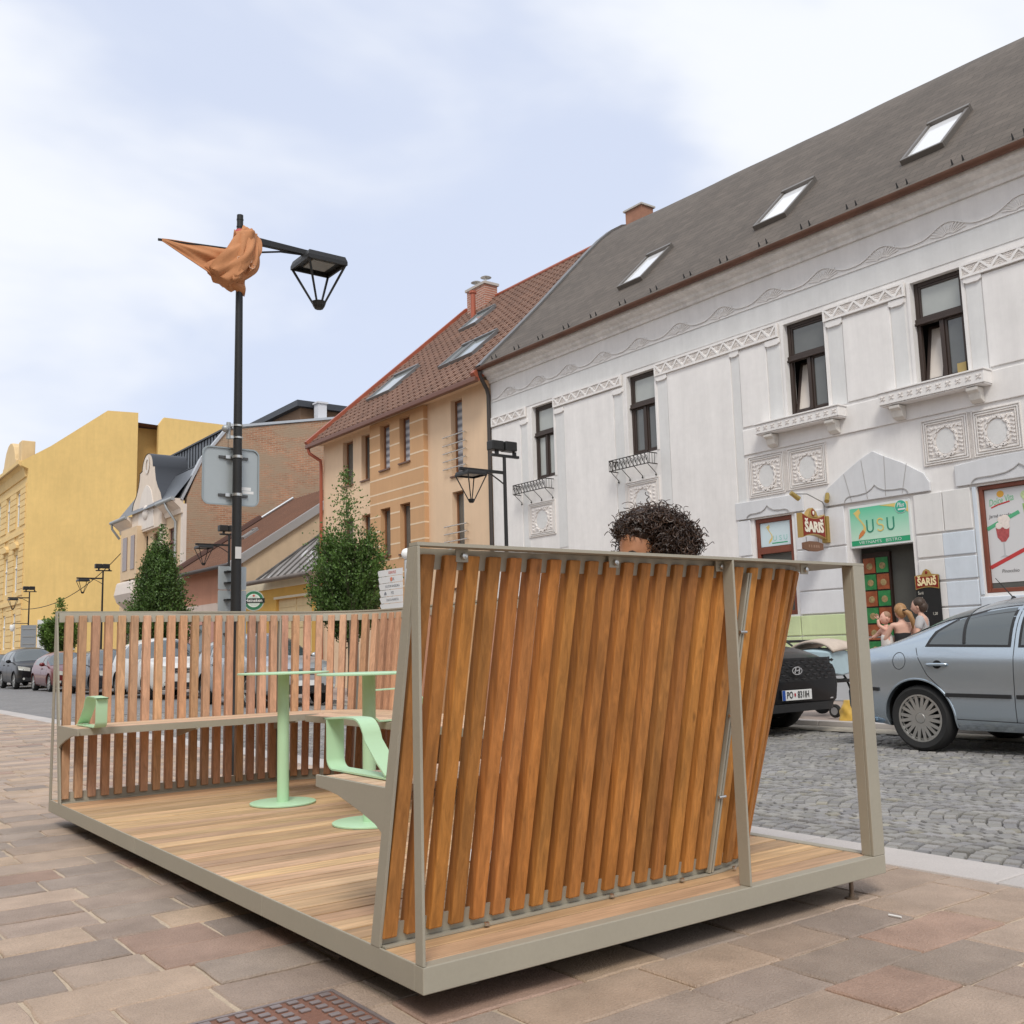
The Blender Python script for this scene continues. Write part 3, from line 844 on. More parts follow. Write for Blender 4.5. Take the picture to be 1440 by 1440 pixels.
F1['side_line']([(1.02,.985),(1.05,1.245)], .026, BLACKPL, 'window_bar', .005, .006)
for s_ in (-1,):    # fuel flap ring on the visible flank and the far one alike
    b = MB(); rows = []
    for k in range(33):
        a = 2*pi*k/32; r_ = .082
        q = (1.66 + r_*.85*cos(a), .835 + r_*sin(a)); q2 = (1.66 + (r_-.006)*.85*cos(a), .835 + (r_-.006)*sin(a))
        rows.append([(s_*F1['side_pt'](*q, .0016), *q), (s_*F1['side_pt'](*q2, .0016), *q2)])
    b.grid(rows); b.build('fuel_flap', BLACKPL, car1)
# rear bumper shelf
b = MB(); rows = []
for i in range(25):
    x = -.80 + 1.6*i/24; e = .06*(1-(x/.86)**4)
    y = 2.20 + e; rows.append([(x, y-.25, .585), (x, y+.03, .575), (x, y+.05, .54), (x, y+.045, .40), (x, y-.02, .26), (x, y-.3, .24)])
b.grid(rows); b.build('rear_bumper', SILV, car1, smooth=40)

def suv(paintm, L_=4.45, W_=1.84, H=1.66, **k):
    s_ = H / 1.66
    d = dict(L=L_, W=W_, wr=.345, wy=(-L_/2+.88, L_/2-.92), paint=paintm, tumble=.26, nexp=3.4, sill=.25, nose=.16, tail=.12, spokes=5, lipmat=k.get('lip', BLACKPL),
      top=[(-L_/2,.80*s_),(-L_/2+.12,.92*s_),(-L_/2+.55,1.01*s_),(-L_/2+1.05,1.08*s_),(-L_/2+1.85,1.58*s_),(-L_/2+2.3,1.655*s_),(L_/2-1.2,1.645*s_),(L_/2-.5,1.56*s_),(L_/2-.12,1.15*s_),(L_/2,.98*s_)],
      belt=[(-L_/2,.76*s_),(-L_/2+.5,.94*s_),(-L_/2+1.1,1.03*s_),(L_/2-.6,1.10*s_),(L_/2,1.02*s_)],
      wins=[[(-L_/2+1.42,1.07*s_),(.02,1.09*s_),(.02,1.50*s_),(-L_/2+2.0,1.47*s_)],[(.10,1.09*s_),(L_/2-1.25,1.12*s_),(L_/2-1.3,1.47*s_),(.10,1.50*s_)],[(L_/2-1.18,1.13*s_),(L_/2-.62,1.17*s_),(L_/2-.8,1.36*s_),(L_/2-1.2,1.45*s_)]],
      screen=(-L_/2+1.10, -L_/2+1.88), rear=(L_/2-.42, L_/2-.16),
      lines=[[(.06,1.5*s_),(.06,.34)],[(-L_/2+1.3,1.02*s_),(-L_/2+1.34,.34)],[(L_/2-1.3,1.1*s_),(L_/2-1.33,.8),(L_/2-1.45,.6)]],
      handles=[(-.12,.93*s_),(L_/2-1.48,.95*s_)], mirror=(-L_/2+1.5,1.10*s_), mirmat=k.get('mir', paintm), tail0=.8, tail1=1.05,
      face=dict(gw=.42,g0=.68*s_,g1=.82*s_,slats=3,lw=.7,l0=.32,l1=.48,hx0=.46,hx1=.84,h0=.70*s_,h1=.83*s_,hr=.06,p=.50,fogx=.68,fogz=.42))
    for kk in ('face','spokes','double','wins','tumble'):
        if kk in k: d[kk] = {**d[kk], **k[kk]} if isinstance(k[kk], dict) else k[kk]
    return d
def hatch(paintm, L_=4.1, W_=1.72, H=1.48, **k):
    s_ = H / 1.48
    d = dict(L=L_, W=W_, wr=.31, wy=(-L_/2+.80, L_/2-.72), paint=paintm, tumble=.32, nexp=3.2, sill=.2, nose=.2, tail=.13, spokes=7,
      top=[(-L_/2,.62*s_),(-L_/2+.12,.74*s_),(-L_/2+.6,.88*s_),(-L_/2+.95,.95*s_),(-L_/2+1.8,1.40*s_),(-L_/2+2.2,1.475*s_),(L_/2-1.1,1.46*s_),(L_/2-.45,1.32*s_),(L_/2-.1,.98*s_),(L_/2,.85*s_)],
      belt=[(-L_/2,.60*s_),(-L_/2+.6,.83*s_),(-L_/2+1.0,.91*s_),(L_/2-.6,.98*s_),(L_/2,.90*s_)],
      wins=[[(-L_/2+1.36,.945*s_),(.0,.965*s_),(.0,1.33*s_),(-L_/2+1.95,1.30*s_)],[(.08,.965*s_),(L_/2-.8,.985*s_),(L_/2-.95,1.22*s_),(.08,1.33*s_)]],
      screen=(-L_/2+1.0, -L_/2+1.85), rear=(L_/2-.40, L_/2-.14),
      lines=[[(.04,1.33*s_),(.04,.3)],[(-L_/2+1.2,.91*s_),(-L_/2+1.24,.3)]],
      handles=[(-.12,.83*s_)], mirror=(-L_/2+1.42,.99*s_), tail0=.7, tail1=.92,
      face=dict(gw=.38,g0=.56*s_,g1=.66*s_,slats=2,lw=.6,l0=.25,l1=.38,hx0=.42,hx1=.76,h0=.57*s_,h1=.70*s_,hr=.06,p=.42))
    return d
BLK = M('black_paint', (.008,.008,.009), .3, spec=.3, coat=.12)
P2 = suv(BLK, 4.5, 1.86, 1.64, lip=BLACKPL,
         face=dict(gw=.78,g0=.60,g1=.86,slats=0,lw=.72,l0=.27,l1=.36,hx0=.80,hx1=.89,h0=.50,h1=.62,hr=.03,p=.455,nofog=1))
P2['nose'] = .14
car2, F2 = make_car('black_suv', 'black suv with an oval chrome badge and white plate parked behind the silver blue car', (7.80, 4.80 + 2.25, GY), P2, group='parked cars')
for r_ in range(5):          # facets of the grille
    for c in range(11):
        x = -.70 + .14*c + (.07 if r_ % 2 else 0)
        if abs(x) > .72: continue
        z = .635 + r_*.047; q = F2['nose'](x, z, .011)
        b = MB() if (r_, c) == (0, 0) else b
        b.poly([(q[0]-.055,q[1],q[2]),(q[0],q[1]-.012,q[2]-.020),(q[0]+.055,q[1],q[2])]); b.poly([(q[0]-.055,q[1],q[2]),(q[0]+.055,q[1],q[2]),(q[0],q[1]-.012,q[2]+.020)])
b.build('grille_mesh', M('dark_grille', (.03,.03,.032), .3, metal=.5), car2)
# badge: oval ring with a slanted letter
b = MB(); q = F2['nose'](0, .72, .03); rows = []
for k in range(41):
    a = 2*pi*k/40; rows.append([(.088*cos(a), q[1], .72+.046*sin(a)), (.088*cos(a), q[1]-.012, .72+.046*sin(a)), (.076*cos(a), q[1]-.012, .72+.036*sin(a)), (.076*cos(a), q[1], .72+.036*sin(a))])
b.grid(rows, True)
for s_ in (-1, 1):
    b.hexa([(s_*.036-.012-.008,q[1],.687),(s_*.036+.008-.008,q[1],.687),(s_*.036+.008-.008,q[1]-.012,.687),(s_*.036-.012-.008,q[1]-.012,.687)],
           [(s_*.036-.008+.012,q[1],.753),(s_*.036+.012+.012,q[1],.753),(s_*.036+.012+.012,q[1]-.012,.753),(s_*.036-.008+.012,q[1]-.012,.753)])
b.hexa([(-.034,q[1],.711),(.028,q[1],.719),(.028,q[1]-.012,.719),(-.034,q[1]-.012,.711)], [(-.028,q[1],.721),(.034,q[1],.731),(.034,q[1]-.012,.731),(-.028,q[1]-.012,.721)])
b.build('badge', CHROME, car2)
q = F2['nose'](0, .455, .0265)
TXT = M('plate_ink', (.015,.015,.018), .5)
text_mesh('PO', .105, TXT, car2, facing(-.132, q[1], .454, (1,0,0), (0,0,1)), 'plate_lettering', .0008, .80, .0008)
text_mesh('831IH', .105, TXT, car2, facing(.105, q[1], .454, (1,0,0), (0,0,1)), 'plate_lettering', .0008, .80, .0008)
b = MB(); b.box(-.258,-.212,q[1]-.002,q[1]+.004,.401,.509); b.build('plate_band', M('plate_blue', (.02,.08,.35), .4), car2)
b = MB(); b.prism([(-.044+.022*x,q[1]-.001,.454+.03*z) for x,z in ((-.6,.7),(.6,.7),(.6,-.1),(0,-.8),(-.6,-.1))], (0,-.001,0)); b.build('plate_crest', M('crest_red', (.45,.03,.05), .5), car2)
b = MB(); b.box(-.70,.70,-2.262,-2.235,.385,.400); b.build('bumper_strip', CHROME, car2)

WHT = paint('white_paint_car', (.68,.67,.64), 0)
far_row = [
 ('silver_suv', 'silver grey estate seen through the slats right of the lamp post', 17.4, suv(paint('silver_paint', (.42,.44,.46), .4), 4.4, 1.8, 1.62)),
 ('white_suv', 'white suv with a chrome barred grille seen through the left slats', 24.4, suv(WHT, 4.5, 1.85, 1.68)),
 ('black_hatchback', 'black hatchback partly seen through the slats left of the white suv', 30.2, hatch(paint('black_blue', (.018,.02,.026), .3), 4.3, 1.76, 1.46)),
 ('red_hatchback', 'dark red hatchback beside the left end of the slat wall', 36.1, hatch(paint('maroon_paint', (.16,.022,.022), .3), 4.1, 1.72, 1.47)),
 ('dark_suv', 'black suv with pale headlights in full view left of the parklet', 42.0, suv(BLK, 4.5, 1.82, 1.70, lip=BLK)),
 ('dark_car', 'dark blue grey car cut off at the far left of the row', 48.3, hatch(paint('slate_paint', (.05,.06,.07), .4), 4.3, 1.75, 1.50)),
]
for nm, lab, y, P in far_row:
    make_car(nm, lab, (7.75, y + P['L']/2, gz(y) - .036), P, group='parked cars')
# ------------------------------------------------------------------ buildings
F = 12.8
def yz(x, pts): return [(x, y, z) for y, z in pts]
def facade(b, x, y0, y1, z0, z1, holes, depth, back=None):
    """street wall facing -x with openings; holes (y0,y1,z0,z1)"""
    Y = sorted({y0, y1} | {h[0] for h in holes} | {h[1] for h in holes}); Z = sorted({z0, z1} | {h[2] for h in holes} | {h[3] for h in holes})
    for a, c in zip(Y, Y[1:]):
        for d, e in zip(Z, Z[1:]):
            my, mz = (a+c)/2, (d+e)/2
            if any(h[0] < my < h[1] and h[2] < mz < h[3] for h in holes): continue
            b.poly([(x,a,d),(x,a,e),(x,c,e),(x,c,d)])
    for h in holes:
        a, c, d, e = h; X = x + depth
        b.poly([(x,a,d),(X,a,d),(X,a,e),(x,a,e)]); b.poly([(x,c,d),(x,c,e),(X,c,e),(X,c,d)])
        b.poly([(x,a,e),(X,a,e),(X,c,e),(x,c,e)]); b.poly([(x,a,d),(x,c,d),(X,c,d),(X,a,d)])
def line_box(b, x0, x1, p, q, w):
    """bar in the facade plane from p to q (y,z) of width w, x0..x1 thick"""
    d = Vector((q[0]-p[0], q[1]-p[1])); d.normalize(); n = Vector((-d.y, d.x)) * w/2
    A = [(x0,p[0]-n.x,p[1]-n.y),(x0,p[0]+n.x,p[1]+n.y),(x1,p[0]+n.x,p[1]+n.y),(x1,p[0]-n.x,p[1]-n.y)]
    B = [(x0,q[0]-n.x,q[1]-n.y),(x0,q[0]+n.x,q[1]+n.y),(x1,q[0]+n.x,q[1]+n.y),(x1,q[0]-n.x,q[1]-n.y)]
    b.hexa(A, B)
def curve_bar(b, x0, x1, pts, w):
    rows = []
    for i, p in enumerate(pts):
        d = Vector((pts[min(i+1,len(pts)-1)][0]-pts[max(i-1,0)][0], pts[min(i+1,len(pts)-1)][1]-pts[max(i-1,0)][1])); d.normalize()
        n = Vector((-d.y, d.x)) * w/2
        rows.append([(x0,p[0]-n.x,p[1]-n.y),(x0,p[0]+n.x,p[1]+n.y),(x1,p[0]+n.x,p[1]+n.y),(x1,p[0]-n.x,p[1]-n.y)])
    k = len(b.v); b.grid(rows, True); b.face((k,k+1,k+2,k+3)); e = len(b.v)-4; b.face((e+3,e+2,e+1,e))

STUC = M('white_render', (1,1,1), .85, attr=True, var=.045, vs=1.1, var2=.03, vs2=7, streak=.075, bump=.12, bs=60)
ORN = M('ornament_render', (1,1,1), .85, attr=True, var=.05, vs=4, var2=.05, vs2=40, bump=.15, bs=80)
WINBR = M('window_brown', (.045,.03,.024), .45)
GLASS = M('window_glass', (.10,.105,.10), .04, ior=1.75, var=.25, vs=.8)
GLASSL = M('window_glass_pale', (.40,.42,.40), .08, ior=1.6, var=.12, vs=1.2)
CURT = M('curtain', (.55,.54,.50), .8, var=.15, vs=5, stretch=(1,6,1))
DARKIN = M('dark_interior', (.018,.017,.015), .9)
WHT_C = (.80,.78,.76); GRY_C = (.70,.70,.69); ORN_C = (.77,.73,.695); GRN_C = (.60,.70,.40); BAS_C = (.47,.49,.51)
wb = thing('white_house', 'white art nouveau house with dark roof, relief friezes and bistro door', 'house', (F, 8, 0))
YL, YR = 17.38, -6.0
WINS = [(14.93,15.735,4.89,6.64),(11.66,12.48,4.905,6.61),(7.575,8.42,4.93,6.60),(5.105,5.945,4.90,6.58),(1.55,2.39,4.9,6.58),(-1.4,-.56,4.9,6.58)]
HOLES = list(WINS) + [(6.245,7.345,.03,3.16),(8.50,9.33,1.46,3.20),(3.75,5.157,1.62,3.20),(-1.8,.6,1.62,3.2)]
b = MB(); b.col = WHT_C
facade(b, F, YR, YL, -.2, 7.62, HOLES, .26)
b.poly([(F,YL,-.2),(F+10,YL,-.2),(F+10,YL,7.6),(F,YL,7.6)]); b.poly([(F,YR,-.2),(F,YR,7.6),(F+10,YR,7.6),(F+10,YR,-.2)])
b.poly([(F+10,YR,-.2),(F+10,YR,7.6),(F+10,YL,7.6),(F+10,YL,-.2)])
b.poly([(F,YL,7.6),(F+10,YL,7.6),(F+4.6,YL,12.6)]); b.poly([(F,YR,7.6),(F+4.6,YR,12.6),(F+10,YR,7.6)])
b.build('wall', STUC, wb)
# painted zones as raised render: grey upper band, pilasters, plinth courses
b = MB(); x = F
b.col = GRY_C
b.box(F-.012, F, YR, YL, 6.70, 7.10)                       # grey band over the windows
b.col = (.74,.72,.70); b.box(F-.006, F, YR, YL, 7.115, 7.60)
b.col = GRY_C
def pil(y0, y1, zb_=3.22, zt=6.30):
    b.col = GRY_C; b.box(F-.010, F, y0, y1, zb_, zt)
    b.col = WHT_C; b.prism(yz(F-.045, [(y0-.02,zt+.10),(y0-.02,zt+.02),(y0+.03,zt-.01),(y1-.03,zt-.01),(y1+.02,zt+.02),(y1+.02,zt+.10)]), (.045,0,0))
for (a, c) in ((14.57,14.86),(15.92,16.16),(11.32,11.58),(12.62,12.88),(9.46,9.64)): pil(a, c)
for (a, c) in ((8.52,8.80),(7.22,7.50),(6.06,6.30),(4.80,5.04)): pil(a, c, 4.9, 6.28)
b.build('pilasters', STUC, wb, bev=.006)
b = MB(); b.col = WHT_C                                    # smooth white fields
for (y0, y1, z0, z1) in ((16.18,YL-.02,1.5,6.44),(12.90,14.55,1.5,6.42),(9.66,11.30,1.5,6.40),(8.82,9.44,4.92,6.36),(6.32,7.20,4.92,6.34),(3.2,4.78,4.92,6.34)):
    b.box(F-.024, F, y0, y1, z0, z1)
b.box(F-.03, F, 3.0, 9.45, 4.40, 4.86)                     # band under the right-hand windows
b.build('render_fields', STUC, wb, bev=.008)
# geometric friezes
def frieze(y0, y1, z0, z1):
    b = MB(); b.col = ORN_C
    b.box(F-.040, F-.0125, y0, y1, z0, z1); rim = .035
    b.col = WHT_C
    for (a,c,d,e) in ((y0,y1,z1-rim,z1),(y0,y1,z0,z0+rim),(y0,y0+rim,z0+rim,z1-rim),(y1-rim,y1,z0+rim,z1-rim)): b.box(F-.062, F-.0405, a, c, d, e)
    n = max(2, round((y1-y0)/.31)); p = (y1-y0-2*rim)/n; zl, zh = z0+rim, z1-rim
    for i in range(n):
        a = y0 + rim + i*p
        line_box(b, F-.060, F-.041, (a, zh), (a+p/2, zl), .035); line_box(b, F-.059, F-.0405, (a+p/2, zl), (a+p, zh), .035)
        b.col = ORN_C
        for k in (1, 2, 3):
            r_ = .028*k
            for cy, cz, t0, t1 in ((a+p/2, zh+.005, pi+.45, 2*pi-.45), (a, zl-.005, .45, pi/2), (a+p, zl-.005, pi/2, pi-.45)):
                curve_bar(b, F-.050, F-.0405, [(cy + r_*cos(t0+(t1-t0)*q/5), cz + r_*sin(t0+(t1-t0)*q/5)) for q in range(6)], .011)
        b.col = WHT_C
    b.build('frieze', ORN, wb)
for fr in ((15.95,17.33,6.465,6.70),(12.61,14.90,6.45,6.685),(8.52,11.62,6.40,6.655),(6.02,7.553,6.39,6.62),(3.0,5.088,6.365,6.585)): frieze(*fr)
# wave ornament under the eaves
b = MB(); b.col = (.75,.735,.715); z0 = 7.12; per = 1.138; c0 = 16.62
b.box(F-.03, F-.0125, YR, YL-.03, 7.098, 7.114)
ymid = 17.2; pts = []
yy = YL - .05
while yy > 3.0:
    ph = (yy - c0)/per; cc = .5 + .5*cos(2*pi*ph); pts.append((yy, z0 + .055 + .165*cc**1.5)); yy -= .05
curve_bar(b, F-.028, F-.0065, pts, .016)
k = 0
while c0 - k*per > 3.4:
    cy = c0 - k*per; k += 1
    b.col = (.76,.73,.70)
    for i in range(13):
        a = math.radians(12 + 156*i/12); r0_ = .05
        hgt = .14*sin(a)**.5 + .05; ln = min(.36*abs(cos(a)) + .17*sin(a), .40)
        q = (cy + .62*ln*cos(a)*1.25, z0 + .015 + ln*.62*sin(a))
        line_box(b, F-.020, F-.0065, (cy + .07*cos(a), z0+.01+.03*sin(a)), q, .014)
b.build('wave_frieze', ORN, wb)
# cornice
b = MB(); b.col = (.70,.68,.655)
prof = [(F-.0065,7.60),(F-.05,7.60),(F-.06,7.66),(F-.12,7.70),(F-.14,7.76),(F-.30,7.80),(F-.32,7.86),(F-.32,7.90),(F+.1,7.90),(F+.1,7.60)]
b.prism([(p, YR-.1, z) for p, z in prof], (0, YL-YR+.1, 0)); b.build('cornice', M('cornice_render', (1,1,1), .85, attr=True, var=.10, vs=2.2, var2=.10, vs2=14, streak=.14, bump=.2, bs=30), wb)
# relief panels with garland ovals
def oval_panel(y0, y1, z0, z1):
    b = MB(); b.col = ORN_C
    for k in range(3):
        o = .035*k; b.col = WHT_C if k % 2 else ORN_C; t = .014
        for (a,c,d,e) in ((y0+o,y1-o,z1-o-t,z1-o),(y0+o,y1-o,z0+o,z0+o+t),(y0+o,y0+o+t,z0+o+t,z1-o-t),(y1-o-t,y1-o,z0+o+t,z1-o-t)): b.box(F-.026, F, a, c, d, e)
    b.col = ORN_C
    b.box(F-.012, F, y0+.10, y1-.10, z0+.12, z1-.12)
    cy, cz = (y0+y1)/2, (z0+z1)/2 - .02; ry, rz = (y1-y0)*.20, (z1-z0)*.27
    b.col = GRY_C
    rows = [[(F-.018, cy, cz)]*32, [(F-.016, cy+ry*cos(2*pi*q/32), cz+rz*sin(2*pi*q/32)) for q in range(32)]]; b.grid(rows, True)
    g = random.Random(int(y0*100)); b.col = (.80,.765,.735)
    for q in range(26):
        a = 2*pi*q/26; rr_ = 1.16 + .12*(q % 2); thick = 1.5 if sin(a) < 0 else 1.0
        c_ = (cy + ry*rr_*cos(a), cz + rz*rr_*sin(a)); d = (-sin(a)*.030, cos(a)*.030)
        line_box(b, F-.034, F-.0125, (c_[0]-d[0], c_[1]-d[1]), (c_[0]+d[0], c_[1]+d[1]), .022*thick)
    for s_ in (-1, 1):
        for q in range(7):
            z = z0 + .17 + (z1-z0-.34)*q/6; yq = cy + s_*(y1-y0)*.33
            line_box(b, F-.030, F-.0125, (yq-.028, z-.016), (yq+.028, z+.016), .018)
        for q in range(3): line_box(b, F-.032, F-.0125, (cy+s_*(.05+.07*q), z1-.17), (cy+s_*(.09+.07*q), z1-.135), .022)
    b.build('relief_panel', ORN, wb)
for (y0, y1, z0, z1) in ((8.58,9.38,3.60,4.345),(7.70,8.50,3.62,4.345),(5.19,5.94,3.625,4.335),(4.40,5.13,3.63,4.32),(14.97,15.96,3.56,4.35),(11.65,12.64,3.56,4.36)): oval_panel(y0, y1, z0, z1)
for yc in (8.54, 5.16):
  b = MB(); b.col = ORN_C
  for q in range(5): b.box(F-.022, F, yc-.035+.016*q-.004, yc-.035+.016*q+.004, 3.62, 4.33)
  b.build('ribbed_strip', ORN, wb)
# windows
def window(root, x, y0, y1, z0, z1, fm, lower='casement', tr=.62, gl=GLASS, gt=GLASSL, fw=.065, open_=False, dep=.10, name='window'):
    X = x + dep
    b = MB()
    zt = z0 + (z1-z0)*tr if lower else None
    def fr(a, c, d, e, t=fw, xo=0, th=.07):
        b.box(X+xo, X+xo+th, a, a+t, d, e); b.box(X+xo, X+xo+th, c-t, c, d, e); b.box(X+xo+.001, X+xo+th-.001, a+t, c-t, d, d+t); b.box(X+xo+.001, X+xo+th-.001, a+t, c-t, e-t, e)
    fr(y0, y1, z0, z1)
    if lower:
        b.box(X-.035, X+.0665, y0+.001, y1-.001, zt-.045, zt+.045); b.box(X-.055, X+.05, y0-.03, y1+.02, zt-.055, zt-.025)
        m = (y0+y1)/2
        b.box(X-.012, X+.068, m-.035, m+.035, z0+fw, zt-.045)
        fr(y0+fw+.002, m-.037, z0+fw+.002, zt-.047, .04, .01, .05)
        if not open_: fr(m+.037, y1-fw-.002, z0+fw+.002, zt-.047, .04, .01, .05)
        fr(y0+fw+.002, y1-fw-.002, zt+.047, z1-fw-.002, .035, .01, .05)
    f = b.build(name, fm, root, bev=.006)
    panes = [((y0+fw, y1-fw, z0+fw, z1-fw), gl)] if not lower else [((y0+fw+.03, m-.06, z0+fw+.03, zt-.07), gl), ((y0+fw+.02, y1-fw-.02, zt+.06, z1-fw-.02), gt)] + ([] if open_ else [((m+.06, y1-fw-.03, z0+fw+.03, zt-.07), gl)])
    for (a,c,d,e), g in panes:
        b = MB(); b.poly([(X+.035,a-.03,d-.03),(X+.035,a-.03,e+.03),(X+.035,c+.03,e+.03),(X+.035,c+.03,d-.03)]); b.build('pane', g, f)
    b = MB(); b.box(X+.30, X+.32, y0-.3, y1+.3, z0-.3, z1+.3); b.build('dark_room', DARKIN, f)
    if open_:           # the left sash stands tilted into the room
        b = MB(); A = (y1-fw-.01, X+.03); a1, a0 = y1-fw-.01, m+.03
        za, ze = z0+fw, zt-.05; t = .045; lean = .20
        def pt(y, z, o=0): return (X + .02 + o + lean*(z-za)/(ze-za), y, z)
        for (p, q, r_, s_) in ((a0,a0+t,za,ze),(a1-t,a1,za,ze),(a0+t,a1-t,za,za+t),(a0+t,a1-t,ze-t,ze)):
            b.hexa([pt(p,r_),pt(q,r_),pt(q,r_,.045),pt(p,r_,.045)], [pt(p,s_),pt(q,s_),pt(q,s_,.045),pt(p,s_,.045)])
        b.build('tilted_sash', fm, f)
        b = MB(); b.poly([pt(a0+t-.01,za+t-.01,.02),pt(a0+t-.01,ze-t+.01,.02),pt(a1-t+.01,ze-t+.01,.02),pt(a1-t+.01,za+t-.01,.02)]); b.build('pane', M('cream_reflection_glass', (.62,.56,.50), .05, ior=1.6) if 'cream_reflection_glass' not in bpy.data.materials else bpy.data.materials['cream_reflection_glass'], f)  # bright reflection of the houses opposite is put into the pane's colour
    return f
for i, wv in enumerate(WINS):
    y0, y1, z0, z1 = wv
    f = window(wb, F, y0, y1, z0, z1, WINBR, open_=i in (2, 3, 4), gt=GLASSL if i != 2 else GLASS, gl=GLASSL if i == 0 else GLASS)
    if i == 0:
        pass
    if i in (1,):
        b = MB(); b.box(F+.22, F+.23, 11.72, 11.95, 5.0, 6.0); b.build('curtain', CURT, f)
    if i == 3:
        b = MB(); b.box(F+.085, F+.10, 5.19, 5.33, 4.98, 5.13); b.build('card', M('card_yellow', (.40,.30,.12), .7), f)
    b = MB(); b.col = WHT_C                                  # narrow white casing
    b.box(F-.02, F, y1, y1+.055, z0, z1); b.box(F-.02, F, y0-.05, y0, z0, z1); b.build('casing', STUC, f)
# stone window shelves on consoles
for (y0, y1, z0, z1) in ((7.24,8.98,4.66,4.87),(4.76,6.49,4.65,4.885),(1.2,2.75,4.65,4.88)):
    b = MB(); b.col = WHT_C; b.box(F-.26, F-.031, y0, y1, z0+.02, z1-.03); b.box(F-.28, F-.0312, y0-.015, y1+.015, z1-.028, z1); b.box(F-.24, F-.031, y0+.01, y1-.01, z0, z0+.019)
    sh = b.build('window_shelf', STUC, wb, bev=.006)
    b = MB(); b.col = (.72,.675,.64); n = 11
    for k in range(n):
        cy = y0 + (y1-y0)*(k+.5)/n
        for q in range(4):
            a = pi/4 + q*pi/2; line_box(b, F-.272, F-.2605, (cy+.012*cos(a), (z0+z1)/2+.012*sin(a)), (cy+.05*cos(a), (z0+z1)/2+.045*sin(a)), .016)
    b.build('flower_relief', ORN, sh)
    for cy in (y0+.22, y1-.24):
        b = MB(); b.col = (.70,.67,.62)
        b.prism([(px_, cy-.09, pz) for px_, pz in ((F-.031,z0-.01),(F-.23,z0-.01),(F-.23,z0-.06),(F-.17,z0-.09),(F-.14,z0-.19),(F-.07,z0-.23),(F-.031,z0-.23))], (0,.18,0))
        b.build('console', ORN, sh, bev=.012)
# wrought iron flower rails
for (y0, y1, z0, z1) in ((15.0,16.22,4.60,4.815),(11.69,12.85,4.62,4.84)):
    b = MB(); X = F-.26
    for z in (z0, z1): b.tube([(F-.01,y0,z),(X,y0,z),(X,y1,z),(F-.01,y1,z)], .011, 6)
    n = 11; st = (y1-y0)/n
    for k in range(n+1):
        y = y0 + st*k; b.tube([(X,y,z0),(X,y,z1)], .006, 5)
    for k in range(n):
        y = y0 + st*(k+.5); c = (z0+z1)/2
        b.tube([(X, y + .040*cos(t*.55)*(1-t/16), c + .07*sin(t*.55)*(1-t/22)) for t in range(13)], .006, 5)
        line_box(b, X-.004, X+.004, (y-.04, z0+.01), (y+.04, z1-.01), .010)
    for k in range(3):
        xk = F-.01-(k+1)*.07; b.tube([(xk,y0,z0),(xk,y0,z1)], .006, 5); b.tube([(xk,y1,z0),(xk,y1,z1)], .006, 5)
    fl = b.build('flower_rail', DKIRON, wb)
    for y in (y0+.03, y0+(y1-y0)*.36, y0+(y1-y0)*.68, y1-.03):
        b = MB(); b.tube([(X,y,z0),(F-.02,y,z0-.19)], .008, 5); b.lathe([(.004,z0-.24),(.022,z0-.22),(.006,z0-.19)], (F-.03,y,0), 8); b.build('stay', DKIRON, fl)
# ground floor: rusticated courses and lintels
b = MB()
def courses(y0, y1, zs_):
    for a, c in zip(zs_, zs_[1:]):
        b.col = BAS_C if c < .8 else GRN_C if c < 1.5 else (.73,.74,.755) if (y0 > 7) else (.70,.71,.735)
        b.box(F-.03, F, y0, y1, a+.012, c-.012)
courses(7.43, 8.42, [.0,.72,1.085,1.44,1.84,2.215,2.55,3.215]); courses(9.40, 9.7, [.0,.72,1.085,1.44,1.84,2.215,2.55,3.215])
courses(8.44, 9.39, [0,.72,1.085,1.44])
b.col = (.73,.72,.70); b.box(F-.03, F, 5.70, 6.17, 2.59, 3.20); b.box(F-.03, F, 5.25, 5.69, 2.59, 3.20)
for a, c in ((.0,.72),(.72,1.085),(1.085,1.44),(1.45,1.83),(1.85,2.19),(2.21,2.565)):
    b.col = BAS_C if c < .8 else (.73,.72,.70); b.box(F-.03, F, 5.74, 6.17, a+.012, c-.004)
    b.col = BAS_C if c < .8 else (.63,.69,.75); b.box(F-.031, F, 5.24, 5.738, a+.012, c-.004)
for a, c in ((.0,.72),(.72,1.085),(1.085,1.57)): b.col = BAS_C if c < .8 else (.63,.69,.75); b.box(F-.03, F, .7, 5.23, a+.012, c)
b.col = (.63,.69,.75); b.box(F-.02, F, 5.165, 5.225, 1.6, 3.2)
b.build('rusticated_courses', STUC, wb, bev=.01)
# lintel hoods: grey keel-arched slabs with an ogee underline
def ogee(y0, y1, z, hgt):
    m = (y0+y1)/2; h_ = (y1-y0)/2; L1 = []
    for k in range(9): a = pi - k/8*pi/2; L1.append((y0 + .12 + .12*cos(a), z + hgt*.42*sin(a)))
    L1 += [(m - h_*.55, z+hgt*.42), (m - h_*.28, z+hgt*.50), (m - h_*.10, z+hgt*.74), (m, z+hgt)]
    return L1 + [(2*m - y_, z_) for y_, z_ in reversed(L1[:-1])]
b = MB(); b.col = (.65,.66,.675)
b.prism(yz(F-.050, [(5.864,3.235),(5.864,3.37),(5.95,3.52),(6.294,3.747),(6.60,3.90),(6.805,4.02),(7.05,3.92),(7.379,3.734),(7.70,3.53),(7.80,3.40),(7.808,3.235)]), (.0488,0,0))
b.prism(yz(F-.045, [(8.22,3.225),(8.22,3.53),(9.71,3.54),(9.71,3.225)]), (.0435,0,0))
b.prism(yz(F-.045, [(3.0,3.225),(3.0,3.60),(4.9,3.60),(5.45,3.55),(5.45,3.235)]), (.0435,0,0))
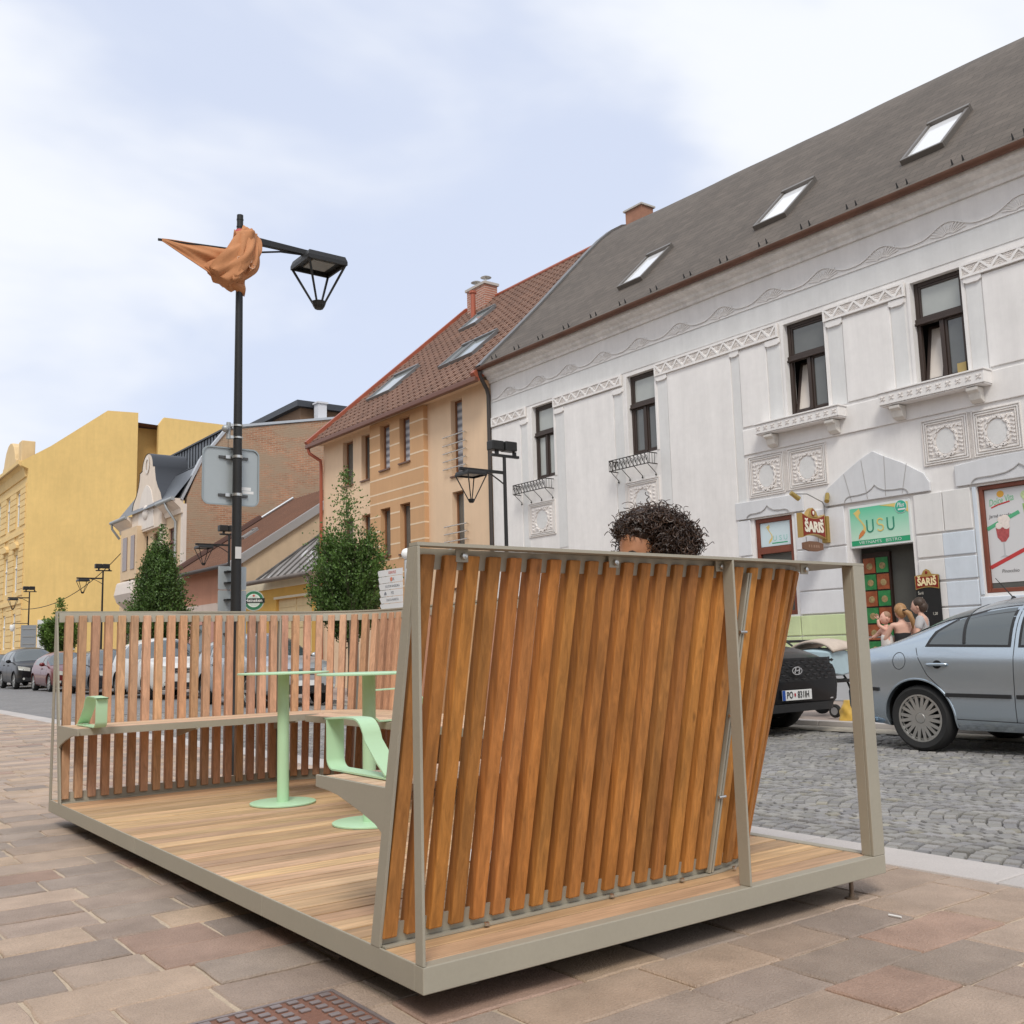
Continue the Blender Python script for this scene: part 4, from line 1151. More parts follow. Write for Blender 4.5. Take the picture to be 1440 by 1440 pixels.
b.build('lintel_hood', STUC, wb, bev=.008)
b = MB(); b.col = (.42,.41,.40)
for (a, c, z, h_) in ((6.23,7.38,3.25,.215),(8.50,9.45,3.225,.19),(3.75,5.2,3.235,.20)): curve_bar(b, F-.062, F-.0512, ogee(a, c, z, h_), .012)
for y0, y1 in ((7.25,7.36),(6.95,7.02),(6.62,6.60),(6.33,6.22)): line_box(b, F-.055, F-.0512, (y0, 3.26), (y1, 3.72 if abs(y0-6.8) > .3 else 3.90), .010)
b.build('incised_line', STUC, wb)
# bistro door: dark recess with a tiled display panel
TIMB = M('red_brown_timber', (.20,.06,.035), .5, var=.15, vs=6)
b = MB(); b.box(F+.26, F+.30, 6.0, 7.6, 0, 3.2); b.build('entrance_back', M('entrance_wall', (.085,.085,.075), .8, var=.1, vs=2), wb)
b = MB(); b.box(F+.20, F+.2595, 6.80, 7.30, .05, 2.40); dp = b.build('display_case', M('case_frame', (.025,.012,.008), .5), wb)
g = random.Random(4)
GRNT = M('tile_green', (.03,.19,.06), .35, var=.35, vs=9); REDT = M('tile_red', (.27,.075,.03), .35, var=.4, vs=9)
for r_ in range(8):
    for c in range(2):
        b = MB(); y = 6.83 + c*.235; z = .18 + r_*.27; b.box(F+.185, F+.1995, y, y+.215, z, z+.245)
        o = b.build('picture_tile', GRNT if (r_+c) % 2 else REDT, dp)
        b = MB(); b.ball((F+.183, y+.10, z+.11), (.004,.06,.055), 10, 6); b.build('dish_picture', M('dish', (.30,.22,.10), .5, var=.5, vs=25) if 'dish' not in bpy.data.materials else bpy.data.materials['dish'], o)
# small window and poster window frames
def tframe(y0, y1, z0, z1, t, nm):
    b = MB(); X = F+.03
    b.box(X,X+.08,y0,y0+t,z0,z1); b.box(X,X+.08,y1-t,y1,z0,z1); b.box(X+.001,X+.079,y0+t,y1-t,z1-t,z1); b.box(X+.001,X+.079,y0+t,y1-t,z0,z0+t)
    f = b.build('window', TIMB, wb, bev=.008)
    b = MB(); b.poly([(X+.05,y0,z0),(X+.05,y0,z1),(X+.05,y1,z1),(X+.05,y1,z0)]); b.build('pane', GLASS, f)
    return f
sw = tframe(8.505, 9.325, 1.465, 3.195, .075, 'w')
b = MB(); b.box(F+.025, F+.115, 8.58, 9.25, 2.56, 2.68); b.build('crossbar', TIMB, sw, bev=.006)
pw = tframe(3.76, 5.15, 1.625, 3.195, .06, 'w'); tframe(-1.79, .59, 1.625, 3.195, .06, 'w')
# gutter, downpipe, roof
GUT = M('gutter_brown', (.135,.065,.042), .5, metal=.25, var=.25, vs=2)
b = MB(); rows = []
for y in (YR-.1, YL+.05):
    rows.append([(F-.40+.078*cos(t), y, 7.93+.085*sin(t)) for t in [pi + pi*k/10 for k in range(11)]] + [(F-.40+.066*cos(t), y, 7.93+.07*sin(t)) for t in [2*pi - pi*k/10 for k in range(11)]])
b.grid(rows, True); b.face(range(len(rows[0]))); b.face(range(2*len(rows[0])-1, len(rows[0])-1, -1)); b.build('gutter', GUT, wb, smooth=50)
b = MB(); b.tube([(F-.40,YL-.10,7.84),(F-.36,YL-.06,7.72),(F-.10,YL+.03,7.45),(F-.06,YL+.03,7.3),(F-.06,YL+.03,.2)], .05, 10); b.build('downpipe', M('pipe_dark', (.07,.06,.055), .5, metal=.3), wb, smooth=50)
rp_ = [(F-.42,7.925),(F-.1,8.26),(F+.6,8.93),(F+1.6,9.88),(F+2.6,10.84),(F+3.3,11.50),(F+3.8,11.95),(F+4.2,12.25),(F+4.6,12.46),(F+5.1,12.56),(F+6.2,12.2),(F+10.2,8.0)]
ROOFM = bpy.data.materials.new('fine_slate'); ROOFM.use_nodes = True
def slate_nodes(m, base, dark, sx, sz, ax=(1,2), amt=.5, mort=.03):
    nt = m.node_tree; N = nt.nodes; L = nt.links; b_ = N['Principled BSDF']; b_.inputs['Roughness'].default_value = .8
    tc = N.new('ShaderNodeTexCoord'); sp = N.new('ShaderNodeSeparateXYZ'); cb_ = N.new('ShaderNodeCombineXYZ')
    L.new(tc.outputs['Object'], sp.inputs[0]); L.new(sp.outputs[ax[0]], cb_.inputs[0]); L.new(sp.outputs[ax[1]], cb_.inputs[1])
    br = N.new('ShaderNodeTexBrick'); br.inputs['Scale'].default_value = 1; br.inputs['Brick Width'].default_value = sx; br.inputs['Row Height'].default_value = sz
    br.inputs['Mortar Size'].default_value = mort*min(sx, sz); br.inputs['Color1'].default_value = (*base, 1); br.inputs['Color2'].default_value = (*[c*(1-amt*.4) for c in base], 1); br.inputs['Mortar'].default_value = (*dark, 1)
    L.new(cb_.outputs[0], br.inputs['Vector'])
    n = N.new('ShaderNodeTexNoise'); n.inputs['Scale'].default_value = .7; n.inputs['Detail'].default_value = 6; L.new(tc.outputs['Object'], n.inputs['Vector'])
    n2 = N.new('ShaderNodeTexNoise'); n2.inputs['Scale'].default_value = 5; n2.inputs['Detail'].default_value = 5; L.new(tc.outputs['Object'], n2.inputs['Vector'])
    ad = N.new('ShaderNodeMath'); ad.operation = 'ADD'; L.new(n.outputs['Fac'], ad.inputs[0]); L.new(n2.outputs['Fac'], ad.inputs[1])
    r = N.new('ShaderNodeMapRange'); r.inputs[1].default_value = .6; r.inputs[2].default_value = 1.4; r.inputs[3].default_value = .78; r.inputs[4].default_value = 1.2; L.new(ad.outputs[0], r.inputs[0])
    mx = N.new('ShaderNodeMix'); mx.data_type = 'RGBA'; mx.blend_type = 'MULTIPLY'; mx.inputs[0].default_value = 1; L.new(br.outputs['Color'], mx.inputs[6]); L.new(r.outputs[0], mx.inputs[7]); L.new(mx.outputs[2], b_.inputs['Base Color'])
    bp = N.new('ShaderNodeBump'); bp.inputs['Strength'].default_value = .5; bp.inputs['Distance'].default_value = .02; L.new(br.outputs['Fac'], bp.inputs['Height']); bp.invert = True; L.new(bp.outputs[0], b_.inputs['Normal'])
    return mx
slate_nodes(ROOFM, (.125,.103,.084), (.05,.042,.035), .34, .13)
b = MB(); rr2 = random.Random(8); rows = []
Yr = [YR-.2 + (YL+.25-YR)*i/60 for i in range(61)]
for (px_, pz) in rp_: rows.append([(px_, y, pz + max(0,(px_-F-1)/4)*.032*(min(y,18)-6.5)*(1 if px_ < F+6 else 0) + .006*sin(y*1.3+px_) + .004*sin(y*3.1)) for y in Yr])
b.grid(rows); rf = b.build('roof', ROOFM, wb, smooth=60)
b = MB(); rows = []
for (px_, pz) in rp_:
    pz = pz + max(0,(px_-F-1)/4)*.032*11.2*(1 if px_ < F+6 else 0); rows.append([(px_, YL+.06, pz-.10), (px_, YL+.06, pz+.06), (px_, YL-.16, pz+.07), (px_, YL-.16, pz+.0)])
b.grid(rows, True); b.build('verge_flashing', M('flashing', (.19,.185,.18), .45, metal=.4, var=.1, vs=2), rf)
y = YL - .5
while y > 1.5:
    b = MB()
    for o in (0, .17):
        b.hexa([(F-.30,y-o-.012,8.03),(F-.27,y-o-.012,8.06),(F-.27,y-o+.012,8.06),(F-.30,y-o+.012,8.03)],[(F-.33,y-o-.004,8.14),(F-.32,y-o-.004,8.145),(F-.32,y-o+.004,8.145),(F-.33,y-o+.004,8.14)])
    b.build('snow_guard', BLACKM, rf); y -= .92
SKYF = M('rooflight_frame', (.16,.145,.13), .4, metal=.3); SKYG = M('rooflight_glass', (.75,.76,.77), .08, ior=1.8)
def rooflight(root, p0, ex, ey, w, h, fm=SKYF, gm=SKYG, name='rooflight'):
    """p0 lower corner; ex along the roof (unit), ey up the slope (unit)"""
    ex, ey = Vector(ex).normalized(), Vector(ey).normalized(); n = ex.cross(ey)
    if n.z < 0: n = -n
    p0 = Vector(p0); t = .06
    def bx(b, a0, a1, c0, c1, d0, d1):
        A = [p0+ex*a0+ey*c0+n*d0, p0+ex*a1+ey*c0+n*d0, p0+ex*a1+ey*c1+n*d0, p0+ex*a0+ey*c1+n*d0]; b.hexa(A, [p+n*(d1-d0) for p in A])
    b = MB(); bx(b,0,w,0,t,-.05,.09); bx(b,0,w,h-t*1.6,h,-.05,.12); bx(b,0,t,t,h-t*1.6,-.05,.09); bx(b,w-t,w,t,h-t*1.6,-.05,.09)
    f = b.build(name, fm, root, bev=.008)
    b = MB(); bx(b,t,w-t,t,h-t*1.6,.02,.05); b.build('pane', gm, f)
    return f
up_s = (1,0,.955)
for y in (12.30, 8.50, 5.40): rooflight(rf, (F+.42, y, 8.77), (0,1,0), up_s, .76, 1.42)
b = MB(); b.box(17.5,17.95,16.5,17.15,12.2,13.20); b.build('chimney', M('brick_plain', (.33,.16,.10), .8, var=.15, vs=5), rf)
b = MB(); b.box(17.45,18.0,16.45,17.2,13.20,13.25); b.build('chimney_cap', M('cap_stone', (.45,.42,.38), .8), rf)

# ------------------------------------------------------------------ signs on the white house
SIGNW = M('sign_white', (.72,.75,.74), .4)
b = MB(); b.box(F-.02, F+.14, 6.235, 7.355, 2.48, 3.165)
sg = thing('bistro_sign', 'mint green lightbox sign with map motif over the bistro door', 'sign', (F-.02, 6.8, 2.8))
b.build('box', SIGNW, sg, bev=.006)
GRADM = bpy.data.materials.new('mint_gradient'); GRADM.use_nodes = True
nt_ = GRADM.node_tree; bb = nt_.nodes['Principled BSDF']; tc = nt_.nodes.new('ShaderNodeTexCoord'); sp = nt_.nodes.new('ShaderNodeSeparateXYZ'); rr_ = nt_.nodes.new('ShaderNodeMapRange'); cr = nt_.nodes.new('ShaderNodeValToRGB')
nt_.links.new(tc.outputs['Object'], sp.inputs[0]); nt_.links.new(sp.outputs[2], rr_.inputs[0]); rr_.inputs[1].default_value = -.25; rr_.inputs[2].default_value = .35
nt_.links.new(rr_.outputs[0], cr.inputs[0]); cr.color_ramp.elements[0].color = (.60,.80,.66,1); cr.color_ramp.elements[1].color = (.10,.55,.33,1)
nt_.links.new(cr.outputs[0], bb.inputs['Base Color']); bb.inputs['Roughness'].default_value = .35
XS = F - .022
b = MB(); b.poly(yz(XS, [(6.27,2.60),(6.27,3.13),(7.32,3.13),(7.32,2.60)])); b.build('face', GRADM, sg)
SGREEN = M('sign_green', (.03,.36,.17), .4); SYEL = M('sign_yellow', (.72,.55,.18), .4); SORG = M('sign_orange', (.62,.22,.07), .4); SDKG = M('sign_dark_green', (.03,.25,.16), .4)
b = MB(); b.poly(yz(XS-.001, [(6.27,2.515),(6.27,2.598),(7.32,2.598),(7.32,2.515)])); b.build('strip', SGREEN, sg)
rgt, upv = (0,-1,0), (0,0,1)
text_mesh("VIETNAM'S   BISTRO", .070, SIGNW, sg, facing(XS-.003, 6.80, 2.556, rgt, upv), 'lettering', .001, 1.22, -.0005)
for ch, y, mm in (('U', 6.96, SDKG), ('S', 6.775, SYEL), ('U', 6.59, SDKG)):
    b = MB(); X0, X1 = XS-.006, XS-.0015; z = 2.72; h_ = .20; w_ = .055
    if ch == 'U': pts = [(y+w_, z+h_)] + [(y + w_*cos(a), z+.055 + .055*sin(a)) for a in [-pi*k/8 for k in range(9)]] + [(y-w_, z+h_)]
    else: pts = [(y - .05*cos(a) if True else 0, z+.15+.05*sin(a)) for a in [pi*.85 - k*0 for k in range(1)]]
    if ch == 'S':
        pts = [(y-.052, z+.165)] + [(y + .05*sin(a)*-1, z+.148 + .052*cos(a)) for a in [pi*.30*-1 - 0 + 0]] ; pts = []
        for k in range(9): a = -pi*.35 + pi*1.35*k/8; pts.append((y - .05*cos(pi/2 - a + pi/2 - pi/2)*1.0 if False else y + .05*sin(a - .1)*1.0, z+.148 + .05*cos(a - .1)))
        for k in range(9): a = 0 + pi*1.35*k/8; pts.append((y - .055*sin(a + .05), z+.05 + .05*cos(a + .05)))
    curve_bar(b, X0, X1, pts, .022); b.build('letter', mm, sg)
mp_ = [(7.20,3.085,.13),(7.175,3.04,.11),(7.185,3.0,.055),(7.165,2.96,.028),(7.115,2.90,.026),(7.075,2.845,.03),(7.055,2.79,.042),(7.075,2.745,.062),(7.12,2.70,.07),(7.155,2.665,.05),(7.18,2.625,.015)]
def ribbon(x, pts, sc_=None):
    b = MB(); rows = []
    for i, (y_, z_, w_) in enumerate(pts):
        a = pts[max(i-1,0)]; c = pts[min(i+1,len(pts)-1)]; d = Vector((c[0]-a[0], c[1]-a[1])); d.normalize(); n_ = Vector((-d.y, d.x))*w_/2
        rows.append([(x, y_-n_.x, z_-n_.y), (x, y_+n_.x, z_+n_.y)])
    b.grid(rows); return b
ribbon(XS-.003, mp_[:9]).build('map_shape', SYEL, sg); ribbon(XS-.0035, mp_[7:]).build('map_tip', SORG, sg)
b = MB(); b.prism(yz(XS-.003, [(6.27,3.129),(6.27,2.96)] + [(6.27 + .5*t/6, 2.97 + .155*(t/6)**.6) for t in range(1,7)]), (.0015,0,0)); b.build('corner_arc', SYEL, sg)
b = MB(); b.lathe([(.105,-.006),(.105,-.0035)], (XS,6.39,3.06), 28, 'x'); b.build('roundel_rim', SIGNW, sg)
b = MB(); b.lathe([(.098,-.008),(.098,-.0065)], (XS,6.39,3.06), 28, 'x'); b.build('roundel', M('roundel_green', (.04,.42,.28), .4), sg)
text_mesh('Plus', .10, SIGNW, sg, facing(XS-.010, 6.395, 3.085, rgt, upv), 'roundel_lettering', .001, .8, .001, .3)
b = MB(); b.box(XS-.010,XS-.0085,6.31,6.44,3.005,3.03); b.build('roundel_stripe', SIGNW, sg)
# window sticker of the small window
st = thing('window_sign', 'pale blue window sign with map motif in the small brown framed window', 'sign', (F+.06, 8.9, 2.9))
b = MB(); b.box(F+.055, F+.065, 8.585, 9.245, 2.69, 3.115); b.build('sheet', M('sheet_pale', (.62,.74,.78), .4), st)
ribbon(F+.053, [(9.08-(7.2-y_)*.62, 2.735+(z_-2.62)*.70, w_*.62) for y_, z_, w_ in mp_]).build('map_shape', SYEL, st)
for ch, y in (('U', 8.93), ('S', 8.81), ('U', 8.70)):
    text_mesh(ch, .13, M('faint_green', (.30,.60,.55), .5) if 'faint_green' not in bpy.data.materials else bpy.data.materials['faint_green'], st, facing(F+.053, y, 2.82, rgt, upv), 'letter', .001)
b = MB(); b.poly(yz(F+.0535, [(8.66,2.73),(8.66,2.75),(9.0,2.75),(9.0,2.73)])); b.build('strip', SGREEN, st)
# hanging beer sign
RED = M('sign_red', (.24,.022,.012), .35); GOLD = M('sign_gold', (.50,.33,.11), .35, metal=.4); CREAMC = M('sign_cream', (.85,.80,.68), .4)
hs = thing('hanging_sign', 'red and gold hanging beer sign with crest, bracketed beside the bistro door', 'sign', (F-.4, 8.0, 2.85))
YB = 7.78
def sgp(u, v): return (F-.13-.62*(1-u), YB, v)      # u 0 outer .. 1 at the wall
n = 16; b = MB()
topc = lambda u: 3.02 + .07*(2*u-1)**2; botc = lambda u: 2.68 + .055*(1-(2*u-1)**2)
def plate(yo, sh, mat, nm, th):
    b = MB(); pts = [(F-.13-.62*(1-(sh+(1-2*sh)*k/n)), yo, topc(k/n) - sh*.55) for k in range(n+1)] + [(F-.13-.62*(1-(sh+(1-2*sh)*k/n)), yo, botc(k/n) + sh*.55) for k in range(n,-1,-1)]
    b.prism(pts, (0, th, 0)); return b.build(nm, mat, hs)
plate(YB-.05, 0, GOLD, 'rim', .10); plate(YB-.054, .035, RED, 'face', .108)
text_mesh('ŠARIŠ', .235, CREAMC, hs, facing(F-.44, YB-.058, 2.855, (1,0,0), (0,0,1)), 'lettering', .003, .86, .010)
b = MB(); b.prism([(F-.44+dx, YB-.045, 3.02+dz) for dx, dz in ((-.16,.01),(-.12,.05),(-.10,.10),(-.05,.14),(0,.17),(.05,.14),(.10,.10),(.12,.05),(.16,.01))], (0,.09,0)); cr_ = b.build('crest', GOLD, hs, bev=.006)
b = MB(); b.ball((F-.44,YB-.048,3.10), (.05,.01,.06), 14, 8); b.build('crest_oval', RED, cr_, smooth=60)
b = MB(); b.ball((F-.44,YB-.056,3.10), (.025,.006,.035), 12, 6); b.build('crest_gem', CREAMC, cr_, smooth=60)
b = MB(); b.box(F-.10, F, YB-.06, YB+.06, 2.62, 3.07); b.build('wall_plate', M('brass_box', (.42,.29,.09), .4, metal=.5), hs, bev=.01)
b = MB(); b.prism([(F-.44+dx, YB-.02, 2.545+dz) for dx, dz in ((-.26,.055),(-.10,.085),(.10,.085),(.26,.055),(.26,-.045),(.10,-.08),(-.10,-.08),(-.26,-.045))], (0,.04,0))
sb = b.build('sub_plate', M('plate_brown', (.20,.10,.06), .5), hs)
for k_, w__ in enumerate((.03,.03,.05,.05,.04)):
    b = MB(); x__ = F-.57+.062*k_; b.box(x__, x__+w__*.8, YB-.022, YB-.0205, 2.525, 2.57); b.build('worn_mark', M('plate_ink2', (.34,.21,.15), .5) if 'plate_ink2' not in bpy.data.materials else bpy.data.materials['plate_ink2'], sb)
for dx in (-.16,.16): 
    b = MB(); b.tube([(F-.44+dx,YB,2.62),(F-.44+dx,YB,2.70)], .004, 5); b.build('link', BLACKM, hs)
for k, (dx, rot) in enumerate(((-.85, 1), (.02, -1))):
    b = MB()
    if dx < 0: b.tube([(F-.06,YB,3.06),(F-.06,YB,3.26),(F-.10,YB,3.31),(F-.50,YB,3.42),(F-.83,YB,3.40)], .010, 6)
    else: b.tube([(F-.02,YB-.05,3.06),(F-.02,YB-.05,3.45)], .010, 6)
    sp_ = b.build('spot_arm', M('arm_grey', (.35,.35,.36), .4, metal=.5) if 'arm_grey' not in bpy.data.materials else bpy.data.materials['arm_grey'], hs, smooth=50)
    c = Vector((F-.85,YB-.02,3.36)) if dx < 0 else Vector((F-.10,YB-.10,3.37)); d = Vector((.8,-.25,-.55)) if dx < 0 else Vector((-.6,-.3,-.75)); d.normalize()
    b = MB(); b.tube([c-d*.09, c+d*.09], [.038,.042], 14); b.build('spotlight', M('brass', (.48,.36,.12), .3, metal=.7) if 'brass' not in bpy.data.materials else bpy.data.materials['brass'], sp_, smooth=40)
# chalkboard
ch = thing('chalkboard', 'tall black chalkboard with red beer header on the wall by the bistro door', 'chalkboard', (F-.05, 6.03, 1.5))
b = MB(); b.prism(yz(F-.055, [(5.838,.90),(5.838,1.945),(6.228,1.945),(6.228,.90)]), (.024,0,0)); b.build('board', M('slate_black', (.012,.012,.012), .7), ch)
b = MB(); b.prism(yz(F-.062, [(5.835,1.95),(5.95,1.965),(5.98,2.02),(6.03,2.045),(6.08,2.02),(6.11,1.965),(6.23,1.95),(6.225,1.735)] + [(6.225-.385*k/8, 1.735+.03*sin(pi*k/8)) for k in range(1,9)]), (.0065,0,0)); hd = b.build('header_rim', GOLD, ch)
b = MB(); b.prism(yz(F-.066, [(5.85,1.935),(6.03,1.925),(6.215,1.935),(6.212,1.752)] + [(6.212-.36*k/8, 1.752+.03*sin(pi*k/8)) for k in range(1,9)]), (.0035,0,0)); b.build('header', RED, hd)
text_mesh('ŠARIŠ', .155, M('sign_cream2', (.86,.72,.42), .4), hd, facing(F-.069, 6.03, 1.845, rgt, upv), 'lettering', .001, .82, .006)
b = MB(); b.ball((F-.066,6.03,1.99), (.006,.022,.026), 12, 6); b.build('crest_gem', RED, hd)
CHK = M('chalk', (.62,.60,.52), .9)
for t, y, z, s_ in (('Šariš', 6.15, 1.68, .06), ('0,3 l', 6.16, 1.60, .055), ('0,5 l', 6.16, 1.53, .055), ('50c', 6.11, 1.42, .07), ('1,20', 5.94, 1.36, .06)):
    text_mesh(t, s_, CHK, ch, facing(F-.057, y, z, rgt, upv), 'chalk_writing', .0006, .8)
# ice cream poster in the wide window
po = thing('ice_cream_poster', 'large white ice cream poster with sundaes filling the brown framed window', 'poster', (F+.07, 4.5, 2.4))
XP = F + .072
b = MB(); b.box(XP, XP+.006, 3.83, 5.085, 1.765, 3.13); b.build('sheet', M('poster_white', (.66,.665,.67), .4), po)
def stroke(pts, wd, mat, nm): 
    b = MB(); curve_bar(b, XP-.003, XP-.0006, pts, wd); return b.build(nm, mat, po)
PGRN = M('poster_green', (.10,.42,.22), .5); PRED = M('poster_red', (.52,.05,.05), .5); PINK = M('poster_ink', (.10,.09,.09), .6); PDK = M('sundae_red', (.42,.09,.09), .5, var=.3, vs=25); PCR = M('sundae_cream', (.80,.72,.66), .5, var=.12, vs=30)
stroke([(5.085,2.555),(4.95,2.615),(4.60,2.76)], .055, PGRN, 'green_stripe'); stroke([(5.085,1.99),(4.6,2.20),(3.84,2.50)], .055, PRED, 'red_stripe')
stroke([(5.0,2.86),(4.9,2.895),(4.72,2.93)], .020, PRED, 'underline')
text_mesh('Dolce Vita', .14, M('script_green', (.22,.52,.30), .5), po, facing(XP-.002, 4.85, 2.955, (0,-1,.16), (0,.16,1)), 'logo_lettering', .0006, .62, .001, .35)
b = MB(); b.ball((XP-.002,4.85,3.05), (.003,.055,.05), 14, 8); b.build('logo_flower', M('flower_yellow', (.75,.40,.06), .5), po)
for t, y, z in (('Jarné potešenie', 4.84, 2.735), ('Jahodové kúzlo', 4.34, 2.30), ('Pinocchio', 4.80, 1.925)):
    text_mesh(t, .072, PINK, po, facing(XP-.002, y, z, rgt, upv), 'caption', .0006, .9, 0, .15)
def sundae(y, z, s_, body, topm):
    b = MB(); b.prism(yz(XP-.003, [(y-.10*s_,z+.12*s_),(y+.10*s_,z+.12*s_),(y+.085*s_,z-.02*s_),(y+.03*s_,z-.09*s_),(y-.03*s_,z-.09*s_),(y-.085*s_,z-.02*s_)]), (.0015,0,0)); b.build('sundae_bowl', body, po)
    b = MB(); g = random.Random(int(y*100))
    for k in range(9): b.ball((XP-.004, y + g.uniform(-.085,.085)*s_, z + (.10 + g.uniform(0,.16))*s_), (.002,.05*s_,.05*s_), 8, 5)
    b.build('sundae_top', topm, po)
    b = MB(); b.prism(yz(XP-.003, [(y-.008*s_,z-.09*s_),(y+.008*s_,z-.09*s_),(y+.01*s_,z-.28*s_),(y+.07*s_,z-.31*s_),(y-.07*s_,z-.31*s_),(y-.01*s_,z-.28*s_)]), (.0015,0,0)); b.build('sundae_stem', M('glass_grey', (.50,.51,.52), .3) if 'glass_grey' not in bpy.data.materials else bpy.data.materials['glass_grey'], po)
sundae(4.86, 2.44, 1.0, PDK, PCR); sundae(4.42, 2.72, 1.25, M('kiwi_green', (.28,.48,.16), .5, var=.3, vs=25), M('kiwi_cream', (.55,.66,.36), .5, var=.25, vs=30))
b = MB(); b.ball((XP-.002,4.42,1.93), (.002,.16,.085), 20, 8); b.build('plate_rim', M('plate_blue2', (.12,.14,.32), .5, var=.3, vs=30), po)
b = MB(); b.ball((XP-.003,4.42,1.935), (.002,.12,.06), 18, 8); b.build('plate_food', PDK, po)
# door-side rail
rl = thing('door_rail', 'short grey metal railing standing in front of the bistro door', 'railing', (11.9, 6.4, 0))
b = MB(); b.tube([(11.9,5.9,.02),(11.9,5.9,1.03),(11.9,6.75,1.03),(11.9,6.75,.02)], .022, 8); b.tube([(11.9,5.9,.6),(11.9,6.75,.6)], .015, 8); b.build('rail', M('rail_grey', (.25,.25,.25), .4, metal=.5), rl, smooth=50)
# ------------------------------------------------------------------ ochre house with tiled roof
oh = thing('ochre_house', 'peach and ochre house with brown tiled roof, banded bay and steel window rails', 'house', (F, 22, 0))
OCR = M('ochre_render', (1,1,1), .9, attr=True, var=.04, vs=1.5, streak=.05, bump=.15, bs=90)
PEA = (.74,.54,.365); TAN = (.58,.345,.18); CRM = (.76,.60,.42)
Y0, Y1, ZE = 17.46, 26.75, 7.72
OW = [(24.72,25.40,6.15,7.55),(23.62,24.18,6.15,7.55),(18.68,19.22,5.52,7.55),(18.68,19.22,2.6,5.10),(24.72,25.40,3.7,5.1),(23.62,24.18,3.7,5.1)]
BW = [(22.22,22.78,6.23,7.56),(21.10,21.66,6.26,7.56),(22.22,22.78,3.72,5.10),(21.12,21.68,3.70,5.10)]
b = MB(); b.col = PEA
facade(b, F, Y0, 20.38, -.2, ZE, [h for h in OW if h[1] < 20.38], .22); facade(b, F, 23.40, Y1, -.2, ZE, [h for h in OW if h[0] > 23.4], .22)
b.col = TAN; XB = F - .14
facade(b, XB, 20.38, 23.40, -.2, 7.68, BW, .24); b.poly([(XB,20.38,-.2),(F,20.38,-.2),(F,20.38,7.68),(XB,20.38,7.68)]); b.poly([(XB,23.4,-.2),(XB,23.4,7.68),(F,23.4,7.68),(F,23.4,-.2)])
b.col = PEA
b.poly([(F,Y1,-.2),(F+9,Y1,-.2),(F+9,Y1,8),(F+5.9,Y1,13.15),(F,Y1,ZE)]); b.poly([(F,Y0,-.2),(F,Y0,ZE),(F+5.9,Y0,13.15),(F+9,Y0,8),(F+9,Y0,-.2)])
b.poly([(F-.36,Y0-.0,7.70),(F,Y0,7.70),(F,Y1+.1,7.70),(F-.36,Y1+.1,7.70)])
b.build('wall', OCR, oh)
b = MB(); b.col = CRM
for z in (7.30,6.86,6.42,5.98,5.55,5.28,4.90,4.46,4.02,3.6,3.2,2.8):
    segs = [(20.38,23.40)]
    for h in BW:
        if h[2] < z < h[3]: segs = [s_ for a, c in segs for s_ in ((a, min(c, h[0])), (max(a, h[1]), c)) if s_[1] - s_[0] > .01]
    for a, c in segs: b.box(XB-.004, XB, a, c, z-.022, z+.022)
    b.box(XB, F-.002, 20.376, 20.38, z-.022, z+.022)
b.build('stripes', OCR, oh)
WBR = M('window_tan', (.20,.085,.035), .5); BLIND = M('striped_blind', (.42,.44,.47), .5)
def blindmat():
    m = BLIND; nt = m.node_tree; N = nt.nodes; L = nt.links; tc = N.new('ShaderNodeTexCoord'); w_ = N.new('ShaderNodeTexWave'); w_.bands_direction = 'Z'; w_.inputs['Scale'].default_value = 1.6
    L.new(tc.outputs['Object'], w_.inputs['Vector']); r = N.new('ShaderNodeValToRGB'); r.color_ramp.elements[0].color = (.16,.17,.2,1); r.color_ramp.elements[1].color = (.52,.53,.56,1); L.new(w_.outputs['Fac'], r.inputs[0]); L.new(r.outputs[0], N['Principled BSDF'].inputs['Base Color'])
blindmat()
SILL = M('sill_brown', (.15,.075,.045), .5)
for h in OW + BW:
    bx_ = h in BW
    f = window(oh, (XB if bx_ else F), h[0], h[1], h[2], h[3], WBR, lower=None, gl=BLIND if (h in BW[:2] or h == OW[2]) else GLASS, fw=.055, dep=.14)
    b = MB(); x_ = XB if bx_ else F; b.box(x_-.05, x_+.15, h[0]-.03, h[1]+.03, h[2]-.045, h[2]-.002); b.build('sill', SILL, f)
INOX = M('inox', (.62,.60,.56), .25, metal=.9)
for zz in ([5.72,5.93,6.14,6.35,6.58], [3.6,3.8,4.0,4.2]):
    for z in zz:
        b = MB(); b.tube([(F-.10,18.42,z),(F-.10,19.48,z)], .017, 8); b.tube([(F-.10,18.5,z),(F,18.5,z)], .012, 6); b.tube([(F-.10,19.40,z),(F,19.40,z)], .012, 6); b.build('window_rail', INOX, oh, smooth=50)
